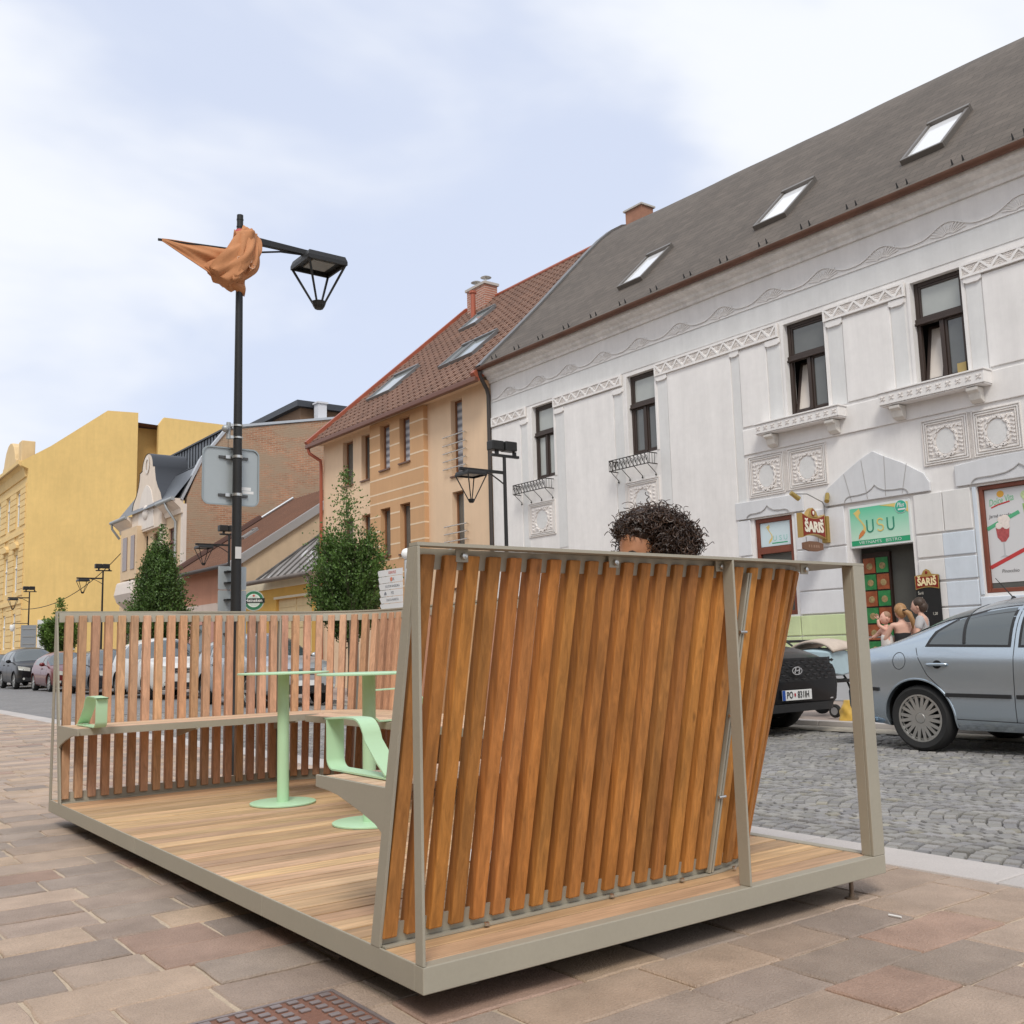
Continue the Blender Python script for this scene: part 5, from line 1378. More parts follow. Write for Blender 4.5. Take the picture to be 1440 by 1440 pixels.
# roof: tiles as single pieces on a slope
sl = Vector((18.7-12.36, 0, 13.38-7.74)); SL = sl.length; su = sl.normalized(); sn = Vector((-su.z, 0, su.x))
TILE = M('roof_tile', (1,1,1), .7, attr=True, var=.12, vs=3, bump=.1, bs=60)
b = MB(); b.col = (.09,.045,.03); E0 = Vector((12.36, 0, 7.74))
P_ = lambda s_, y, o: E0 + su*s_ + sn*o + Vector((0, y, 0))
b.poly([P_(0,Y0-.02,-.02), P_(0,Y1+.12,-.02), P_(SL,Y1+.12,-.02), P_(SL,Y0-.02,-.02)])
b.poly([P_(SL,Y0,-.02), P_(SL,Y1+.12,-.02), (F+10.2,Y1+.12,8), (F+10.2,Y0,8)])
g = random.Random(9); row = 0; s_ = .0; rl_ = .345; tw = .30
while s_ < SL - .1:
    y = Y0 + .02 - (tw/2 if row % 2 else 0)
    while y < Y1 - .02:
        a, c = max(y, Y0+.01), min(y+tw-.02, Y1+.08)
        if c - a > .05:
            f = g.uniform(.85, 1.15); b.col = (.255*f, .15*f, .108*f)
            e = min(s_+rl_+.02, SL); m_ = a + (c-a)*.40
            for (p, q, h_) in ((a, m_, .062), (m_+.002, c, .032)):
                b.hexa([P_(s_,p,.0),P_(s_,q,.0),P_(s_,q,h_),P_(s_,p,h_)], [P_(e,p,-.01),P_(e,q,-.01),P_(e,q,h_*.45),P_(e,p,h_*.45)])
        y += tw
    s_ += rl_; row += 1
orf = b.build('roof', TILE, oh)
REDM = M('red_sheet', (.36,.10,.055), .45, metal=.15, var=.08, vs=2)
for y in (Y1+.10, Y0-.14):
    b = MB(); b.hexa([P_(-.06,y,-.12),P_(-.06,y+.16,-.12),P_(-.06,y+.16,.13),P_(-.06,y,.13)], [P_(SL,y,-.12),P_(SL,y+.16,-.12),P_(SL,y+.16,.13),P_(SL,y,.13)]); b.build('verge', REDM, orf)
b = MB(); b.tube([(18.7+.02,Y0-.1,13.42),(18.7+.02,Y1+.2,13.42)], .08, 8); b.build('ridge', REDM, orf)
BRG = M('brown_gutter', (.17,.075,.05), .45, metal=.2)
b = MB(); b.box(12.26,12.40,Y0-.14,Y1+.27,7.58,7.72); b.build('gutter', BRG, oh, bev=.03, seg=3)
b = MB(); b.tube([(12.33,Y1+.17,7.60),(12.36,Y1+.12,7.42),(12.70,Y1+.02,7.2),(12.72,Y1+.02,7.0),(12.72,Y1+.02,.1)], .055, 10); b.build('downpipe', REDM, oh, smooth=50)
for (y, s0, w_, h_) in ((24.0,1.85,1.5,1.5),(19.55,1.95,1.12,1.25),(20.75,1.95,.55,1.25),(23.15,5.5,1.0,1.15)):
    p = P_(s0, y, .04); rooflight(orf, p, (0,1,0), su, w_, h_, M('rl_frame', (.20,.20,.20), .4, metal=.4) if 'rl_frame' not in bpy.data.materials else bpy.data.materials['rl_frame'], M('rl_glass', (.30,.33,.33), .06, ior=1.8) if 'rl_glass' not in bpy.data.materials else bpy.data.materials['rl_glass'])
BRK = bpy.data.materials.new('chimney_brick'); BRK.use_nodes = True; slate_nodes(BRK, (.40,.17,.11), (.5,.42,.36), .25, .085, (1,2), .5, .12)
b = MB(); b.box(18.2,18.75,25.1,26.2,12.7,13.78); chm = b.build('chimney', BRK, orf)
b = MB(); b.box(18.15,18.8,25.04,26.26,13.78,13.87); b.build('chimney_cap', M('cap_stone2', (.45,.41,.37), .8), chm)
for y in (25.35, 25.95): 
    b = MB(); b.lathe([(.08,13.87),(.08,13.97),(.03,14.0),(.03,14.10),(.20,14.12),(.14,14.16),(.02,14.18)], (18.45,y,0), 14); b.build('flue_cowl', INOX, chm, smooth=40)
b = MB(); b.lathe([(.09,12.2),(.09,13.2),(.13,13.22),(.13,13.30)], (17.55,24.9,0), 10); b.build('vent_pipe', REDM, orf, smooth=40)

# ------------------------------------------------------------------ low yellow house with hipped sheet roof
ly = thing('low_yellow_house', 'low yellow house with patched grey sheet roof between pink and ochre houses', 'house', (F, 30, 0))
LY0, LY1 = 26.85, 33.5
YEL = M('yellow_render', (1,1,1), .9, attr=True, var=.05, vs=2, streak=.06)
b = MB(); b.col = (.62,.37,.09)
LH = [(27.62,30.45,.4,2.90),(31.5,32.6,.1,2.55)]
facade(b, F, LY0, LY1, -.2, 3.55, LH, .2); b.build('wall', YEL, ly)
b = MB(); b.col = (.66,.52,.30)
b.box(F+.10,F+.16,27.62,30.45,.4,2.90); b.box(F+.08,F+.0995,29.0,29.08,.4,2.9)
for a, c in ((27.72,28.95),(29.13,30.36)):
    for z in (1.1,1.9,2.62): b.box(F+.085,F+.0995,a,c,z,z+.05)
b.build('shutters', YEL, ly)
b = MB(); b.col = (.70,.62,.46); b.box(F-.03,F,27.5,30.6,2.92,3.0); b.box(F-.04,F,LY0,LY1,3.3,3.55); b.build('trim', YEL, ly)
b = MB(); b.box(F+.1,F+.14,31.5,32.6,.1,2.55); b.build('door', M('dark_door', (.06,.045,.035), .6), ly)
SHEET = M('old_sheet_roof', (.27,.25,.235), .55, metal=.2, var=.12, vs=1.0)
# peeling pale patches on the old sheet
nt_ = SHEET.node_tree; N_ = nt_.nodes; bs_ = N_['Principled BSDF']; src = bs_.inputs['Base Color'].links[0].from_socket
tc = N_.new('ShaderNodeTexCoord'); mp2 = N_.new('ShaderNodeMapping'); mp2.inputs['Scale'].default_value = (.9,2.2,.9); nz_ = N_.new('ShaderNodeTexNoise'); nz_.inputs['Scale'].default_value = 1.6; nz_.inputs['Detail'].default_value = 5
cr2 = N_.new('ShaderNodeValToRGB'); cr2.color_ramp.elements[0].position = .58; cr2.color_ramp.elements[1].position = .64; mx2 = N_.new('ShaderNodeMix'); mx2.data_type = 'RGBA'
nt_.links.new(tc.outputs['Object'], mp2.inputs[0]); nt_.links.new(mp2.outputs[0], nz_.inputs['Vector']); nt_.links.new(nz_.outputs['Fac'], cr2.inputs[0]); nt_.links.new(cr2.outputs[0], mx2.inputs[0]); nt_.links.new(src, mx2.inputs[6]); mx2.inputs[7].default_value = (.60,.60,.60,1); nt_.links.new(mx2.outputs[2], bs_.inputs['Base Color'])
b = MB(); EA = 12.42
A = (EA,LY0-.05,3.60); B = (EA,31.3,3.60); C_ = (16.6,26.85,7.35); D_ = (16.4,27.0,7.2)
b.prism([A, B, (16.2,27.9,7.0), (16.4,LY0-.05,7.2)], (.02,0,-.06))
lyr = b.build('roof', SHEET, ly)
b = MB(); p0, p1 = Vector(A), Vector(B); q0, q1 = Vector((16.4,LY0-.05,7.2)), Vector((16.2,27.9,7.0))
for k in range(9):
    t = k/8; a = p0.lerp(p1, t); top_ = 1.0
    dirv = Vector((1,0,.92)).normalized(); hit = Vector((16.3, a.y, 7.1))
    # seam runs straight up the slope until it meets the hip line B-(16.2,27.9)
    if a.y > 27.9: u = (31.3 - a.y)/(31.3-27.9); hit = Vector((EA + (16.2-EA)*u, a.y, 3.6 + 3.4*u))
    b.tube([a + Vector((0,0,.03)), hit + Vector((0,0,.03))], .03, 5)
b.tube([p1 + Vector((0,0,.04)), q1 + Vector((0,0,.04))], .045, 6)
b.build('seams', M('seam_dark', (.10,.095,.09), .6), lyr)
b = MB(); b.tube([(EA-.05,LY0-.05,3.56),(EA-.05,LY1,3.56)], .085, 10); b.build('gutter', M('gutter_old', (.17,.14,.12), .5, metal=.3, var=.2, vs=2), ly, smooth=50)
b = MB(); b.tube([(EA-.03,LY0+.25,3.5),(EA+.0,LY0+.2,3.3),(EA+.28,LY0+.1,3.15),(EA+.30,LY0+.1,.1)], .05, 8); b.build('downpipe', M('pipe_grey', (.28,.24,.22), .5, metal=.3), ly, smooth=50)
# ------------------------------------------------------------------ low pink house with brown ribbed roof
pk = thing('low_pink_house', 'low pink house with brown ribbed metal roof below the brick wall', 'house', (F, 37, 0))
KY0, KY1 = 33.55, 40.25
PNK = M('pink_render', (1,1,1), .9, attr=True, var=.05, vs=2, streak=.08)
b = MB(); b.col = (.52,.26,.17)
facade(b, F, KY0, KY1, 3.1, 4.45, [], .1)
b.col = (.66,.55,.48); facade(b, F, KY0, KY1, 2.55, 3.1, [], .1)
b.col = (.60,.33,.27); facade(b, F, KY0, KY1, -.2, 2.55, [(35.0,36.2,.9,2.3),(37.6,38.9,.9,2.3)], .15)
b.col = (.56,.43,.29); b.poly([(F,KY0,-.2),(F,KY0,4.5),(17.6,KY0,7.95),(17.6,KY0,-.2)])
b.build('wall', PNK, pk)
for a, c in ((35.0,36.2),(37.6,38.9)):
    b = MB(); b.box(F+.12,F+.16,a,c,.9,2.3); b.build('window', GLASS, pk)
RIB = M('brown_ribbed', (.185,.085,.045), .5, metal=.25, var=.30, vs=.7, var2=.15, vs2=6)
kE = Vector((12.35, 0, 4.42)); ks = Vector((17.9-12.35, 0, 8.1-4.42)); kl = ks.length; ku = ks.normalized(); kn = Vector((-ku.z,0,ku.x))
Q_ = lambda s_, y, o: kE + ku*s_ + kn*o + Vector((0,y,0))
b = MB(); n = 27; rows = [[], []]
for k in range(n*4+1):
    y = KY0 + (KY1+.0-KY0)*k/(n*4); o = .055 if k % 4 == 0 else .0
    rows[0].append(Q_(0,y,o)); rows[1].append(Q_(kl,y,o))
b.grid(rows); pkr = b.build('roof', RIB, pk)
b = MB()
for k in range(n+1):
    y = KY0 + (KY1-KY0)*k/n; b.tube([Q_(0,y,.03), Q_(kl,y,.03)], .026, 5)
b.build('ribs', M('rib_dark', (.10,.045,.028), .5), pkr)
ALU = M('alu_flashing', (.50,.52,.54), .35, metal=.6)
b = MB(); b.hexa([Q_(-.1,KY0-.12,-.20),Q_(-.1,KY0+.1,-.20),Q_(-.1,KY0+.1,.09),Q_(-.1,KY0-.12,.09)],[Q_(kl,KY0-.12,-.20),Q_(kl,KY0+.1,-.20),Q_(kl,KY0+.1,.09),Q_(kl,KY0-.12,.09)]); b.build('verge', ALU, pkr)
b = MB(); b.tube([Q_(.0,KY1-.02,.10), Q_(kl*.72,KY1-.02,.10)], .16, 8); b.build('abutment', M('rust_brown', (.085,.04,.03), .7), pkr)
b = MB(); b.tube([Q_(kl*.72,KY1-.04,.10), Q_(kl,KY1-.04,.10)], .06, 6); b.build('abutment_strip', ALU, pkr)
rooflight(pkr, Q_(2.5, 37.4, .05), (0,1,0), ku, .5, .75, M('rl_alu', (.4,.4,.4), .4, metal=.6), bpy.data.materials['rl_glass'])
b = MB(); b.tube([(12.28,KY0,4.38),(12.28,KY1,4.38)], .08, 8); b.build('gutter', M('gutter_black', (.06,.045,.04), .5), pk, smooth=50)

# ------------------------------------------------------------------ cream gabled house with brick party wall
ch_ = thing('cream_gabled_house', 'cream house with curved gable front, grey metal roof and bare brick side wall', 'house', (F, 45, 0))
CY0, CY1 = 40.3, 49.6
CRE = M('cream_render', (1,1,1), .9, attr=True, var=.05, vs=1.5, streak=.06)
CC = (.66,.50,.33); CL = (.70,.60,.50)
b = MB(); b.col = CC
CW = [(46.9,47.95,5.12,6.78),(45.2,46.2,5.15,6.72),(43.4,44.4,5.15,6.72),(41.45,42.25,5.15,6.70),(41.2,42.4,.6,2.6),(43.2,44.6,.1,2.7),(45.5,46.8,.6,2.6),(47.6,48.8,.6,2.6)]
facade(b, F, CY0, CY1, -.2, 7.55, CW, .2)
b.poly([(F,CY1,-.2),(F+8,CY1,-.2),(F+8,CY1,9),(F,CY1,7.5)])
b.build('wall', CRE, ch_)
for h in CW: window(ch_, F, *h, M('window_maroon', (.14,.06,.045), .5) if 'window_maroon' not in bpy.data.materials else bpy.data.materials['window_maroon'], lower='c' if h[2] > 5 else None, gl=GLASS, gt=GLASS, dep=.10)
b = MB(); b.col = CL
# curved gable above the eaves
gp = [(42.54,6.9),(42.54,8.05),(42.75,8.4),(43.15,8.72),(43.45,9.1),(43.6,9.55),(43.62,9.75),(43.9,9.80)]
gp += [(44.75 - .80*cos(pi*k/10), 9.80 + .72*sin(pi*k/10)) for k in range(11)]
gp += [(45.6,9.80),(45.9,9.75),(45.92,9.5),(46.1,9.1),(46.4,8.72),(46.85,8.4),(47.05,8.05),(47.05,6.9)]
b.prism(yz(F-.22, gp), (.35,0,0)); gb = b.build('gable', CRE, ch_)
b = MB(); b.col = (.72,.66,.60); b.prism(yz(F-.25, [(43.6,7.0),(43.75,8.1),(44.1,8.7),(44.45,8.95),(44.8,9.05),(45.1,8.95),(45.5,8.7),(45.85,8.1),(46.0,7.0)]), (.0295,0,0))
rows = [[(F-.26, 44.75+r*cos(2*pi*k/20), 10.0+1.3*r*sin(2*pi*k/20)) for k in range(20)] for r in (.20,.32)]; b.grid(rows, True)
b.ball((F-.24,44.8,7.75), (.12,.45,.35), 12, 8); b.build('stucco_ornament', CRE, gb, smooth=40)
b = MB(); b.col = CL     # pilasters and eaves moulding
for y in (42.54, 46.75): b.box(F-.20,F,y,y+.3,3.2,6.95)
for a, c in ((CY0,42.53),(47.06,CY1)): b.prism([(p, a, z) for p, z in ((F,7.2),(F-.08,7.2),(F-.12,7.4),(F-.45,7.7),(F-.45,7.82),(F,7.82))], (0,c-a,0))
b.build('cornice', CRE, ch_)
b = MB(); b.col = (.69,.62,.56)    # oriel base on the left
b.prism([(F-.0,45.2,4.75),(F-.60,45.2,4.65),(F-.72,45.2,4.05),(F-.58,45.2,3.7),(F,45.2,3.2)], (0,2.9,0)); b.build('oriel_base', CRE, ch_, bev=.08, seg=3)
b = MB(); b.col = CC; b.box(F-.45,F,45.4,48.0,4.76,7.2); b.build('oriel', CRE, ch_)
for a, c in ((46.9,47.6),(45.7,46.3)):
    b = MB(); b.box(F-.48,F-.4505,a,c,5.2,6.8); b.build('oriel_window', M('oriel_glass', (.19,.13,.11), .15), ch_)
BRW = bpy.data.materials.new('rough_brick'); BRW.use_nodes = True
q_ = slate_nodes(BRW, (.46,.215,.115), (.42,.32,.23), .29, .085, (0,2), .7, .16)
nt_ = BRW.node_tree; N_ = nt_.nodes; bs_ = N_['Principled BSDF']
tc = N_.new('ShaderNodeTexCoord'); nz_ = N_.new('ShaderNodeTexNoise'); nz_.inputs['Scale'].default_value = .55; nz_.inputs['Detail'].default_value = 8; nz_.inputs['Roughness'].default_value = .72
mp2 = N_.new('ShaderNodeMapping'); mp2.inputs['Scale'].default_value = (1,1,2.6); nt_.links.new(tc.outputs['Object'], mp2.inputs[0]); nt_.links.new(mp2.outputs[0], nz_.inputs['Vector'])
cr2 = N_.new('ShaderNodeValToRGB'); cr2.color_ramp.elements[0].position = .42; cr2.color_ramp.elements[1].position = .58
mx2 = N_.new('ShaderNodeMix'); mx2.data_type = 'RGBA'; nt_.links.new(nz_.outputs['Fac'], cr2.inputs[0]); nt_.links.new(cr2.outputs[0], mx2.inputs[0]); nt_.links.new(q_.outputs[2], mx2.inputs[6]); mx2.inputs[7].default_value = (.36,.26,.175,1); nt_.links.new(mx2.outputs[2], bs_.inputs['Base Color'])
b = MB(); b.prism([(p, CY0, z) for p, z in ((12.95,-.2),(12.95,7.85),(13.62,9.65),(14.72,11.05),(15.4,11.2),(19.4,12.05),(24,12.9),(24,-.2))], (0,.3,0)); b.build('party_wall', BRW, ch_)
b = MB(); b.col = (.70,.62,.55); b.box(F-.005,12.95,CY0-.004,CY0+.3,-.2,7.6); b.build('quoin', CRE, ch_)
ZN = M('zinc', (.16,.175,.195), .4, metal=.5, var=.08, vs=1)
b = MB(); b.grid([[(12.4,y,7.85),(13.5,y,9.35),(14.75,y,10.1),(14.75,y,11.15),(15.4,y,11.32),(24,y,12.9)] for y in (CY0-.03,CY1-.6)]); cr_f = b.build('roof', ZN, ch_)
b = MB()
for k in range(22):
    y = CY0 + .2 + k*.40; b.tube([(14.73,y,10.1),(14.73,y,11.15)], .03, 4); b.tube([(13.5,y,9.38),(14.75,y,10.13)], .03, 4)
b.build('seams', M('zinc_dark', (.06,.065,.075), .5, metal=.4), cr_f)
b = MB(); b.box(14.66,14.9,CY0-.06,CY1-.6,11.14,11.22); b.build('parapet_cap', bpy.data.materials['zinc_dark'], cr_f)
b = MB()
for p, q in (((12.75,7.75),(13.62,9.62)),((13.62,9.62),(14.75,11.1)),((14.75,11.1),(15.4,11.28)),((15.4,11.28),(24,12.95))):
    d = Vector((q[0]-p[0],0,q[1]-p[1])).normalized(); nn_ = Vector((-d.z,0,d.x))*.11
    A = [(p[0],CY0-.06,p[1]),(p[0],CY0+.25,p[1]),(p[0]+nn_.x,CY0+.25,p[1]+nn_.z),(p[0]+nn_.x,CY0-.06,p[1]+nn_.z)]; B = [(q[0],CY0-.06,q[1]),(q[0],CY0+.25,q[1]),(q[0]+nn_.x,CY0+.25,q[1]+nn_.z),(q[0]+nn_.x,CY0-.06,q[1]+nn_.z)]; b.hexa(A, B)
b.build('verge', ALU, cr_f)
b = MB(); b.grid([[(F-.24,44.79+(y-44.79)*1.015,z+.025),(F+1.4,44.79+(y-44.79)*1.015,z+.025)] for y, z in gp[1:-1]]); b.build('gable_coping', bpy.data.materials['zinc_dark'], cr_f, smooth=50)
b = MB()
for a, c in ((CY0-.05,42.5),(47.1,CY1+.2)): b.tube([(12.32,a,7.80),(12.32,c,7.80)], .09, 8)
b.build('gutter', GALV, ch_, smooth=50)
b = MB(); b.tube([(12.32,CY1,7.72),(12.35,CY1+.05,7.5),(12.72,CY1+.02,7.0)], .06, 8); b.tube([(12.32,41.3,7.72),(12.36,41.2,7.5),(12.72,41.05,6.9),(12.72,41.05,.1)], .06, 8); b.build('downpipe', GALV, ch_, smooth=50)
dm = MB(); dm.box(18.8,24,41.5,47.5,11.6,12.85); dmo = dm.build('dormer', M('dormer_wood', (.20,.12,.07), .8), ch_)
b = MB(); b.box(18.5,24.2,41.2,47.9,12.85,13.15); b.build('dormer_roof', bpy.data.materials['zinc_dark'], dmo)
b = MB(); b.box(18.78,18.799,44.6,45.4,12.2,12.75); b.build('dormer_window', GLASS, dmo)
b = MB(); b.grid([[(18.6,47.92,11.3),(18.6,47.92,13.1)],[(16.8,47.92,11.5),(18.6,47.92,13.1)]]); b.build('dormer_cheek', ZN, dmo)
b = MB(); b.box(19.3,19.75,40.6,41.05,11.9,12.95); chw = b.build('chimney', M('chimney_white', (.62,.63,.66), .8), ch_)
b = MB(); b.box(19.24,19.81,40.54,41.11,12.95,13.03); b.build('chimney_cap', bpy.data.materials['chimney_white'], chw)

# ------------------------------------------------------------------ large yellow corner building
yb = thing('yellow_corner_building', 'tall yellow three storey building with blank gable wall and ornamented street front', 'building', (F, 80, 0))
YG = M('yellow_wall', (1,1,1), .9, attr=True, var=.07, vs=.35, var2=.035, vs2=3, streak=.06)
YC = (.77,.53,.20); YO = (.72,.52,.24)
GY0 = 73.3
YW = []
for k in range(5):
    y = 75.2 + k*3.6
    YW += [(y, y+1.3, 10.6, 13.1), (y, y+1.3, 5.9, 8.6), (y, y+1.3, 1.9, 4.4)]
b = MB(); b.col = YO; facade(b, F, GY0, 95, -.5, 15.0, YW, .25)
b.build('wall', YG, yb)
b = MB(); b.col = YC
b.prism([(p, GY0-.35, z) for p, z in ((F-.003,-.5),(F-.003,14.4),(12.35,14.6),(12.35,14.9),(14.2,16.15),(18.0,19.2),(20.2,19.3),(20.2,-.5))], (0,.4,0))
b.col = (.66,.42,.15); b.box(20.2,22.4,GY0+1.6,GY0+2,-.5,18.6)
b.col = YC; b.prism([(p, GY0+.2, z) for p, z in ((21.9,-.5),(21.9,18.7),(22.3,19.3),(29,19.25),(29,-.5))], (0,.4,0))
b.build('gable_wall', YG, yb)
b = MB(); b.col = YO
b.prism([(p, GY0+.01, z) for p, z in ((F,13.9),(F-.1,13.9),(F-.25,14.5),(F-.6,14.75),(F-.6,15.0),(F,15.0))], (0,21,0))
b.box(F-.12,F,GY0+.01,95,9.9,10.2); b.box(F-.15,F,GY0+.01,95,5.0,5.3); b.box(F-.08,F,GY0+.01,95,13.2,13.45)
z = .2
while z < 13:
    if not (4.9 < z < 5.4 or 9.8 < z < 10.3):
        for y in [GY0+.02] + [w_[1]+.05 for w_ in YW[::3]]:
            y2 = min([w_[0] for w_ in YW[::3] if w_[0] > y] + [95]) - .05; 
            b.box(F-.06,F,y,y2,z,z+.40)
    z += .45
for w_ in YW[1::3]: b.prism(yz(F-.25, [(w_[0]-.35,9.0),(w_[1]+.35,9.0),(w_[1]+.35,9.2),((w_[0]+w_[1])/2,9.55),(w_[0]-.35,9.2)]), (.25,0,0))
b.build('street_ornament', YG, yb)
for h in YW:
    f = window(yb, F, *h, WHITEP, lower='c', tr=.66, gl=GLASS, gt=GLASS, fw=.10)
b = MB(); b.col = (.68,.50,.27)
pf = [(75.2,15.0),(75.2,15.4),(75.6,15.5),(75.8,15.9),(76.3,16.5),(77.0,16.9),(77.7,17.0),(78.4,16.9),(79.1,16.5),(79.6,15.9),(79.8,15.5),(80.2,15.4),(80.2,15.0)]
b.prism(yz(F-.4, pf), (.5,0,0)); b.box(F-.3,F+.6,74.0,75.0,15.0,16.6); b.build('attic_gable', YG, yb, bev=.05)
b = MB(); b.grid([[(12.2,y,14.6),(18.0,y,18.8),(30,y,18.4)] for y in (GY0+.35,95)]); b.build('roof', M('far_roof', (.18,.09,.06), .8), yb)
# white notice board on the gable
GY0 -= .36
nb = thing('notice_board', 'large white notice board with lines of text on the yellow gable wall', 'notice board', (14.3, GY0-.02, 2.9))
b = MB(); b.box(13.75,16.2,GY0-.08,GY0-.001,1.75,3.85); b.build('board', M('board_white', (.68,.68,.66), .6), nb)
b = MB(); g = random.Random(2)
for k in range(11): b.box(13.9,13.9+g.uniform(1.2,2.1),GY0-.085,GY0-.0805,3.55-k*.155,3.60-k*.155)
b.build('print_lines', M('print_grey', (.42,.43,.44), .7), nb)
# overhead cable against the yellow wall
cb_ = MB(); cb_.tube([(10.0 + 2.8*t, 58.6 - 9*t, 3.9 - 3.0*t*(1-t) + 2.4*t) for t in [k/14 for k in range(15)]], .02, 5)
tag(cb_.build('overhead_cable', BLACKM), 'thin dark cable sagging across the yellow gable wall', 'cable')
# ------------------------------------------------------------------ street lamps
LED = M('lamp_inner', (.30,.30,.28), .4)
def lantern(root, cx, cz, half=.20, apex=.52):
    """inverted pyramid lantern, top plate at cz"""
    b = MB(); h = half
    b.hexa([(cx-h,-h,cz-.05),(cx+h,-h,cz-.05),(cx+h,h,cz-.05),(cx-h,h,cz-.05)], [(cx-h*.92,-h*.92,cz),(cx+h*.92,-h*.92,cz),(cx+h*.92,h*.92,cz),(cx-h*.92,h*.92,cz)])
    t = .02
    for (x0,x1,y0,y1) in ((cx-h,cx+h,-h,-h+t),(cx-h,cx+h,h-t,h),(cx-h,cx-h+t,-h+t,h-t),(cx+h-t,cx+h,-h+t,h-t)): b.box(x0,x1,y0,y1,cz-.085,cz-.0505)
    lt = b.build('lantern', BLACKM, root)
    for sx in (-1, 1):
        for sy in (-1, 1):
            b = MB(); b.tube([(cx+sx*(h-.015), sy*(h-.015), cz-.08),(cx+sx*.035, sy*.035, cz-apex+.04)], [.013,.011], 5); b.build('lantern_rib', BLACKM, lt)
    b = MB(); b.lathe([(.075,cz-apex+.07),(.06,cz-apex+.03),(.04,cz-apex)], (cx,0,0), 8); b.build('lantern_cup', BLACKM, lt)
    b = MB(); b.box(cx-h*.55,cx+h*.55,-h*.55,h*.55,cz-.065,cz-.0502); b.build('light_panel', LED, lt)
    return lt
def make_lamp(name, label, big):
    r = thing(name, label, 'street lamp', (0,0,0), local=True, group='black street lamps')
    H = 5.07 if big else 4.75
    b = MB(); b.lathe([(.075,0),(.075,.30),(.052,.34),(.047,1.2),(.038,3.2),(.029,H-.14),(.029,H)] if big else [(.07,0),(.07,.5),(.05,.55),(.04,2.5),(.034,H)], (0,0,0), 16); b.build('pole', BLACKM, r, smooth=40)
    z = 4.86 if big else 4.42
    b = MB(); b.hexa([(-.02,-.025,z-.04),(-.02,.025,z-.04),(-.02,.025,z+.03),(-.02,-.025,z+.03)], [(.84,-.022,z-.035),(.84,.022,z-.035),(.84,.022,z+.012),(.84,-.022,z+.012)]) if big else b.box(-.02,1.06,-.022,.022,z-.03,z+.03)
    b.build('arm', BLACKM, r, bev=.004)
    b = MB(); e = .62 if big else .5
    b.tube([(0,0,z-.16 if big else z-.24),(e*.3,0,z-.11 if big else z-.15),(e*.65,0,z-.055),(e,0,z-.035)], .009 if big else .014, 6); b.build('stay', BLACKM, r)
    lantern(r, .80 if big else .80, z-.045, .205 if big else .225, .50 if big else .60)
    if big:
        for zz in (H-.12, H-.05):
            b = MB(); b.lathe([(.032,zz),(.032,zz+.012)], (0,0,0), 14); b.build('collar', BLACKM, r)
    else:
        for (dx, dy) in ((.20,.0),(-.10,.03)):
            b = MB(); b.box(dx-.15,dx+.13,dy-.13,dy+.08,H+.10,H+.29); fl = b.build('floodlight', BLACKM, r, bev=.02)
            b = MB(); b.box(dx-.12,dx+.10,dy-.135,dy-.1305,H+.13,H+.26); b.build('floodlight_glass', M('flood_glass', (.05,.05,.055), .2) if 'flood_glass' not in bpy.data.materials else bpy.data.materials['flood_glass'], fl)
        b = MB(); b.box(-.35,.30,-.03,.03,H-.02,H+.03); b.box(-.28,-.22,-.03,.03,H+.03,H+.10); b.box(.15,.21,-.03,.03,H+.03,H+.10); b.build('crossbar', BLACKM, r)
    return r
LX, LY = 1.85, 6.11
lamp = make_lamp('street_lamp', 'tall black street lamp near the parklet carrying a wrapped orange banner and a road sign', True)
lamp.location = (LX, LY, gz(LY)); 
b = MB(); b.box(-.03,.025,-.052,-.049,1.86,1.965); b.col = (1,1,1); b.build('sticker', M('sticker_white', (.62,.60,.58), .6), lamp)
far0 = None
for i, (y, lab) in enumerate(((13.1, 'black street lamp with twin floodlights in front of the white house'),
                              (27.6, 'black street lamp with floodlights before the brick side wall, pole behind the near lamp'),
                              (42.0, 'black street lamp with floodlights against the middle of the yellow gable wall'),
                              (56.6, 'farthest black street lamp by the yellow street front, with a dome camera on its pole'))):
    if far0 is None: far0 = make_lamp('street_lamp', lab, False); o = far0
    else: o = copy_tree(far0); o['label'] = lab
    o.location = (10.0, y, 0); o.rotation_euler = (0,0,pi)
    if i == 3: far3 = o
b = MB(); b.tube([(0,0,3.05),(.75,0,3.05),(.78,0,2.98)], .02, 6); ca = b.build('camera_arm', BLACKM, far3)
b = MB(); b.lathe([(.10,2.98),(.13,2.9),(.13,2.80),(.10,2.68),(.03,2.62)], (.78,0,0), 14); b.build('dome_camera', WHITEP, ca, smooth=50)

# road sign back on the near lamp
rs = thing('road_sign', 'large square grey back of a road sign clamped to the near lamp post', 'road sign', (LX, LY, 2.6))
def rrect(y0, x0, x1, z0, z1, r_, th):
    pts = []
    for cx, cz, a0 in ((x1-r_,z1-r_,0),(x0+r_,z1-r_,pi/2),(x0+r_,z0+r_,pi),(x1-r_,z0+r_,3*pi/2)):
        for k in range(6): a = a0 + pi/2*k/5; pts.append((cx+r_*cos(a), y0, cz+r_*sin(a)))
    b = MB(); b.prism(pts, (0, th, 0)); return b
rrect(LY+.065, 1.555, 2.075, 2.345, 2.862, .06, .004).build('plate', GREYP, rs)
b = MB(); P0 = rrect(LY+.065,1.55,2.08,2.34,2.867,.065,.004).v[:24]; P1_ = rrect(LY+.065,1.562,2.068,2.352,2.855,.055,.004).v[:24]
for k in range(24):
    k2 = (k+1) % 24; b.hexa([P0[k],P0[k2],P1_[k2],P1_[k]], [(p[0],p[1]-.012,p[2]) for p in (P0[k],P0[k2],P1_[k2],P1_[k])])
b.build('rim', M('sign_rim', (.33,.37,.38), .4, metal=.4), rs)
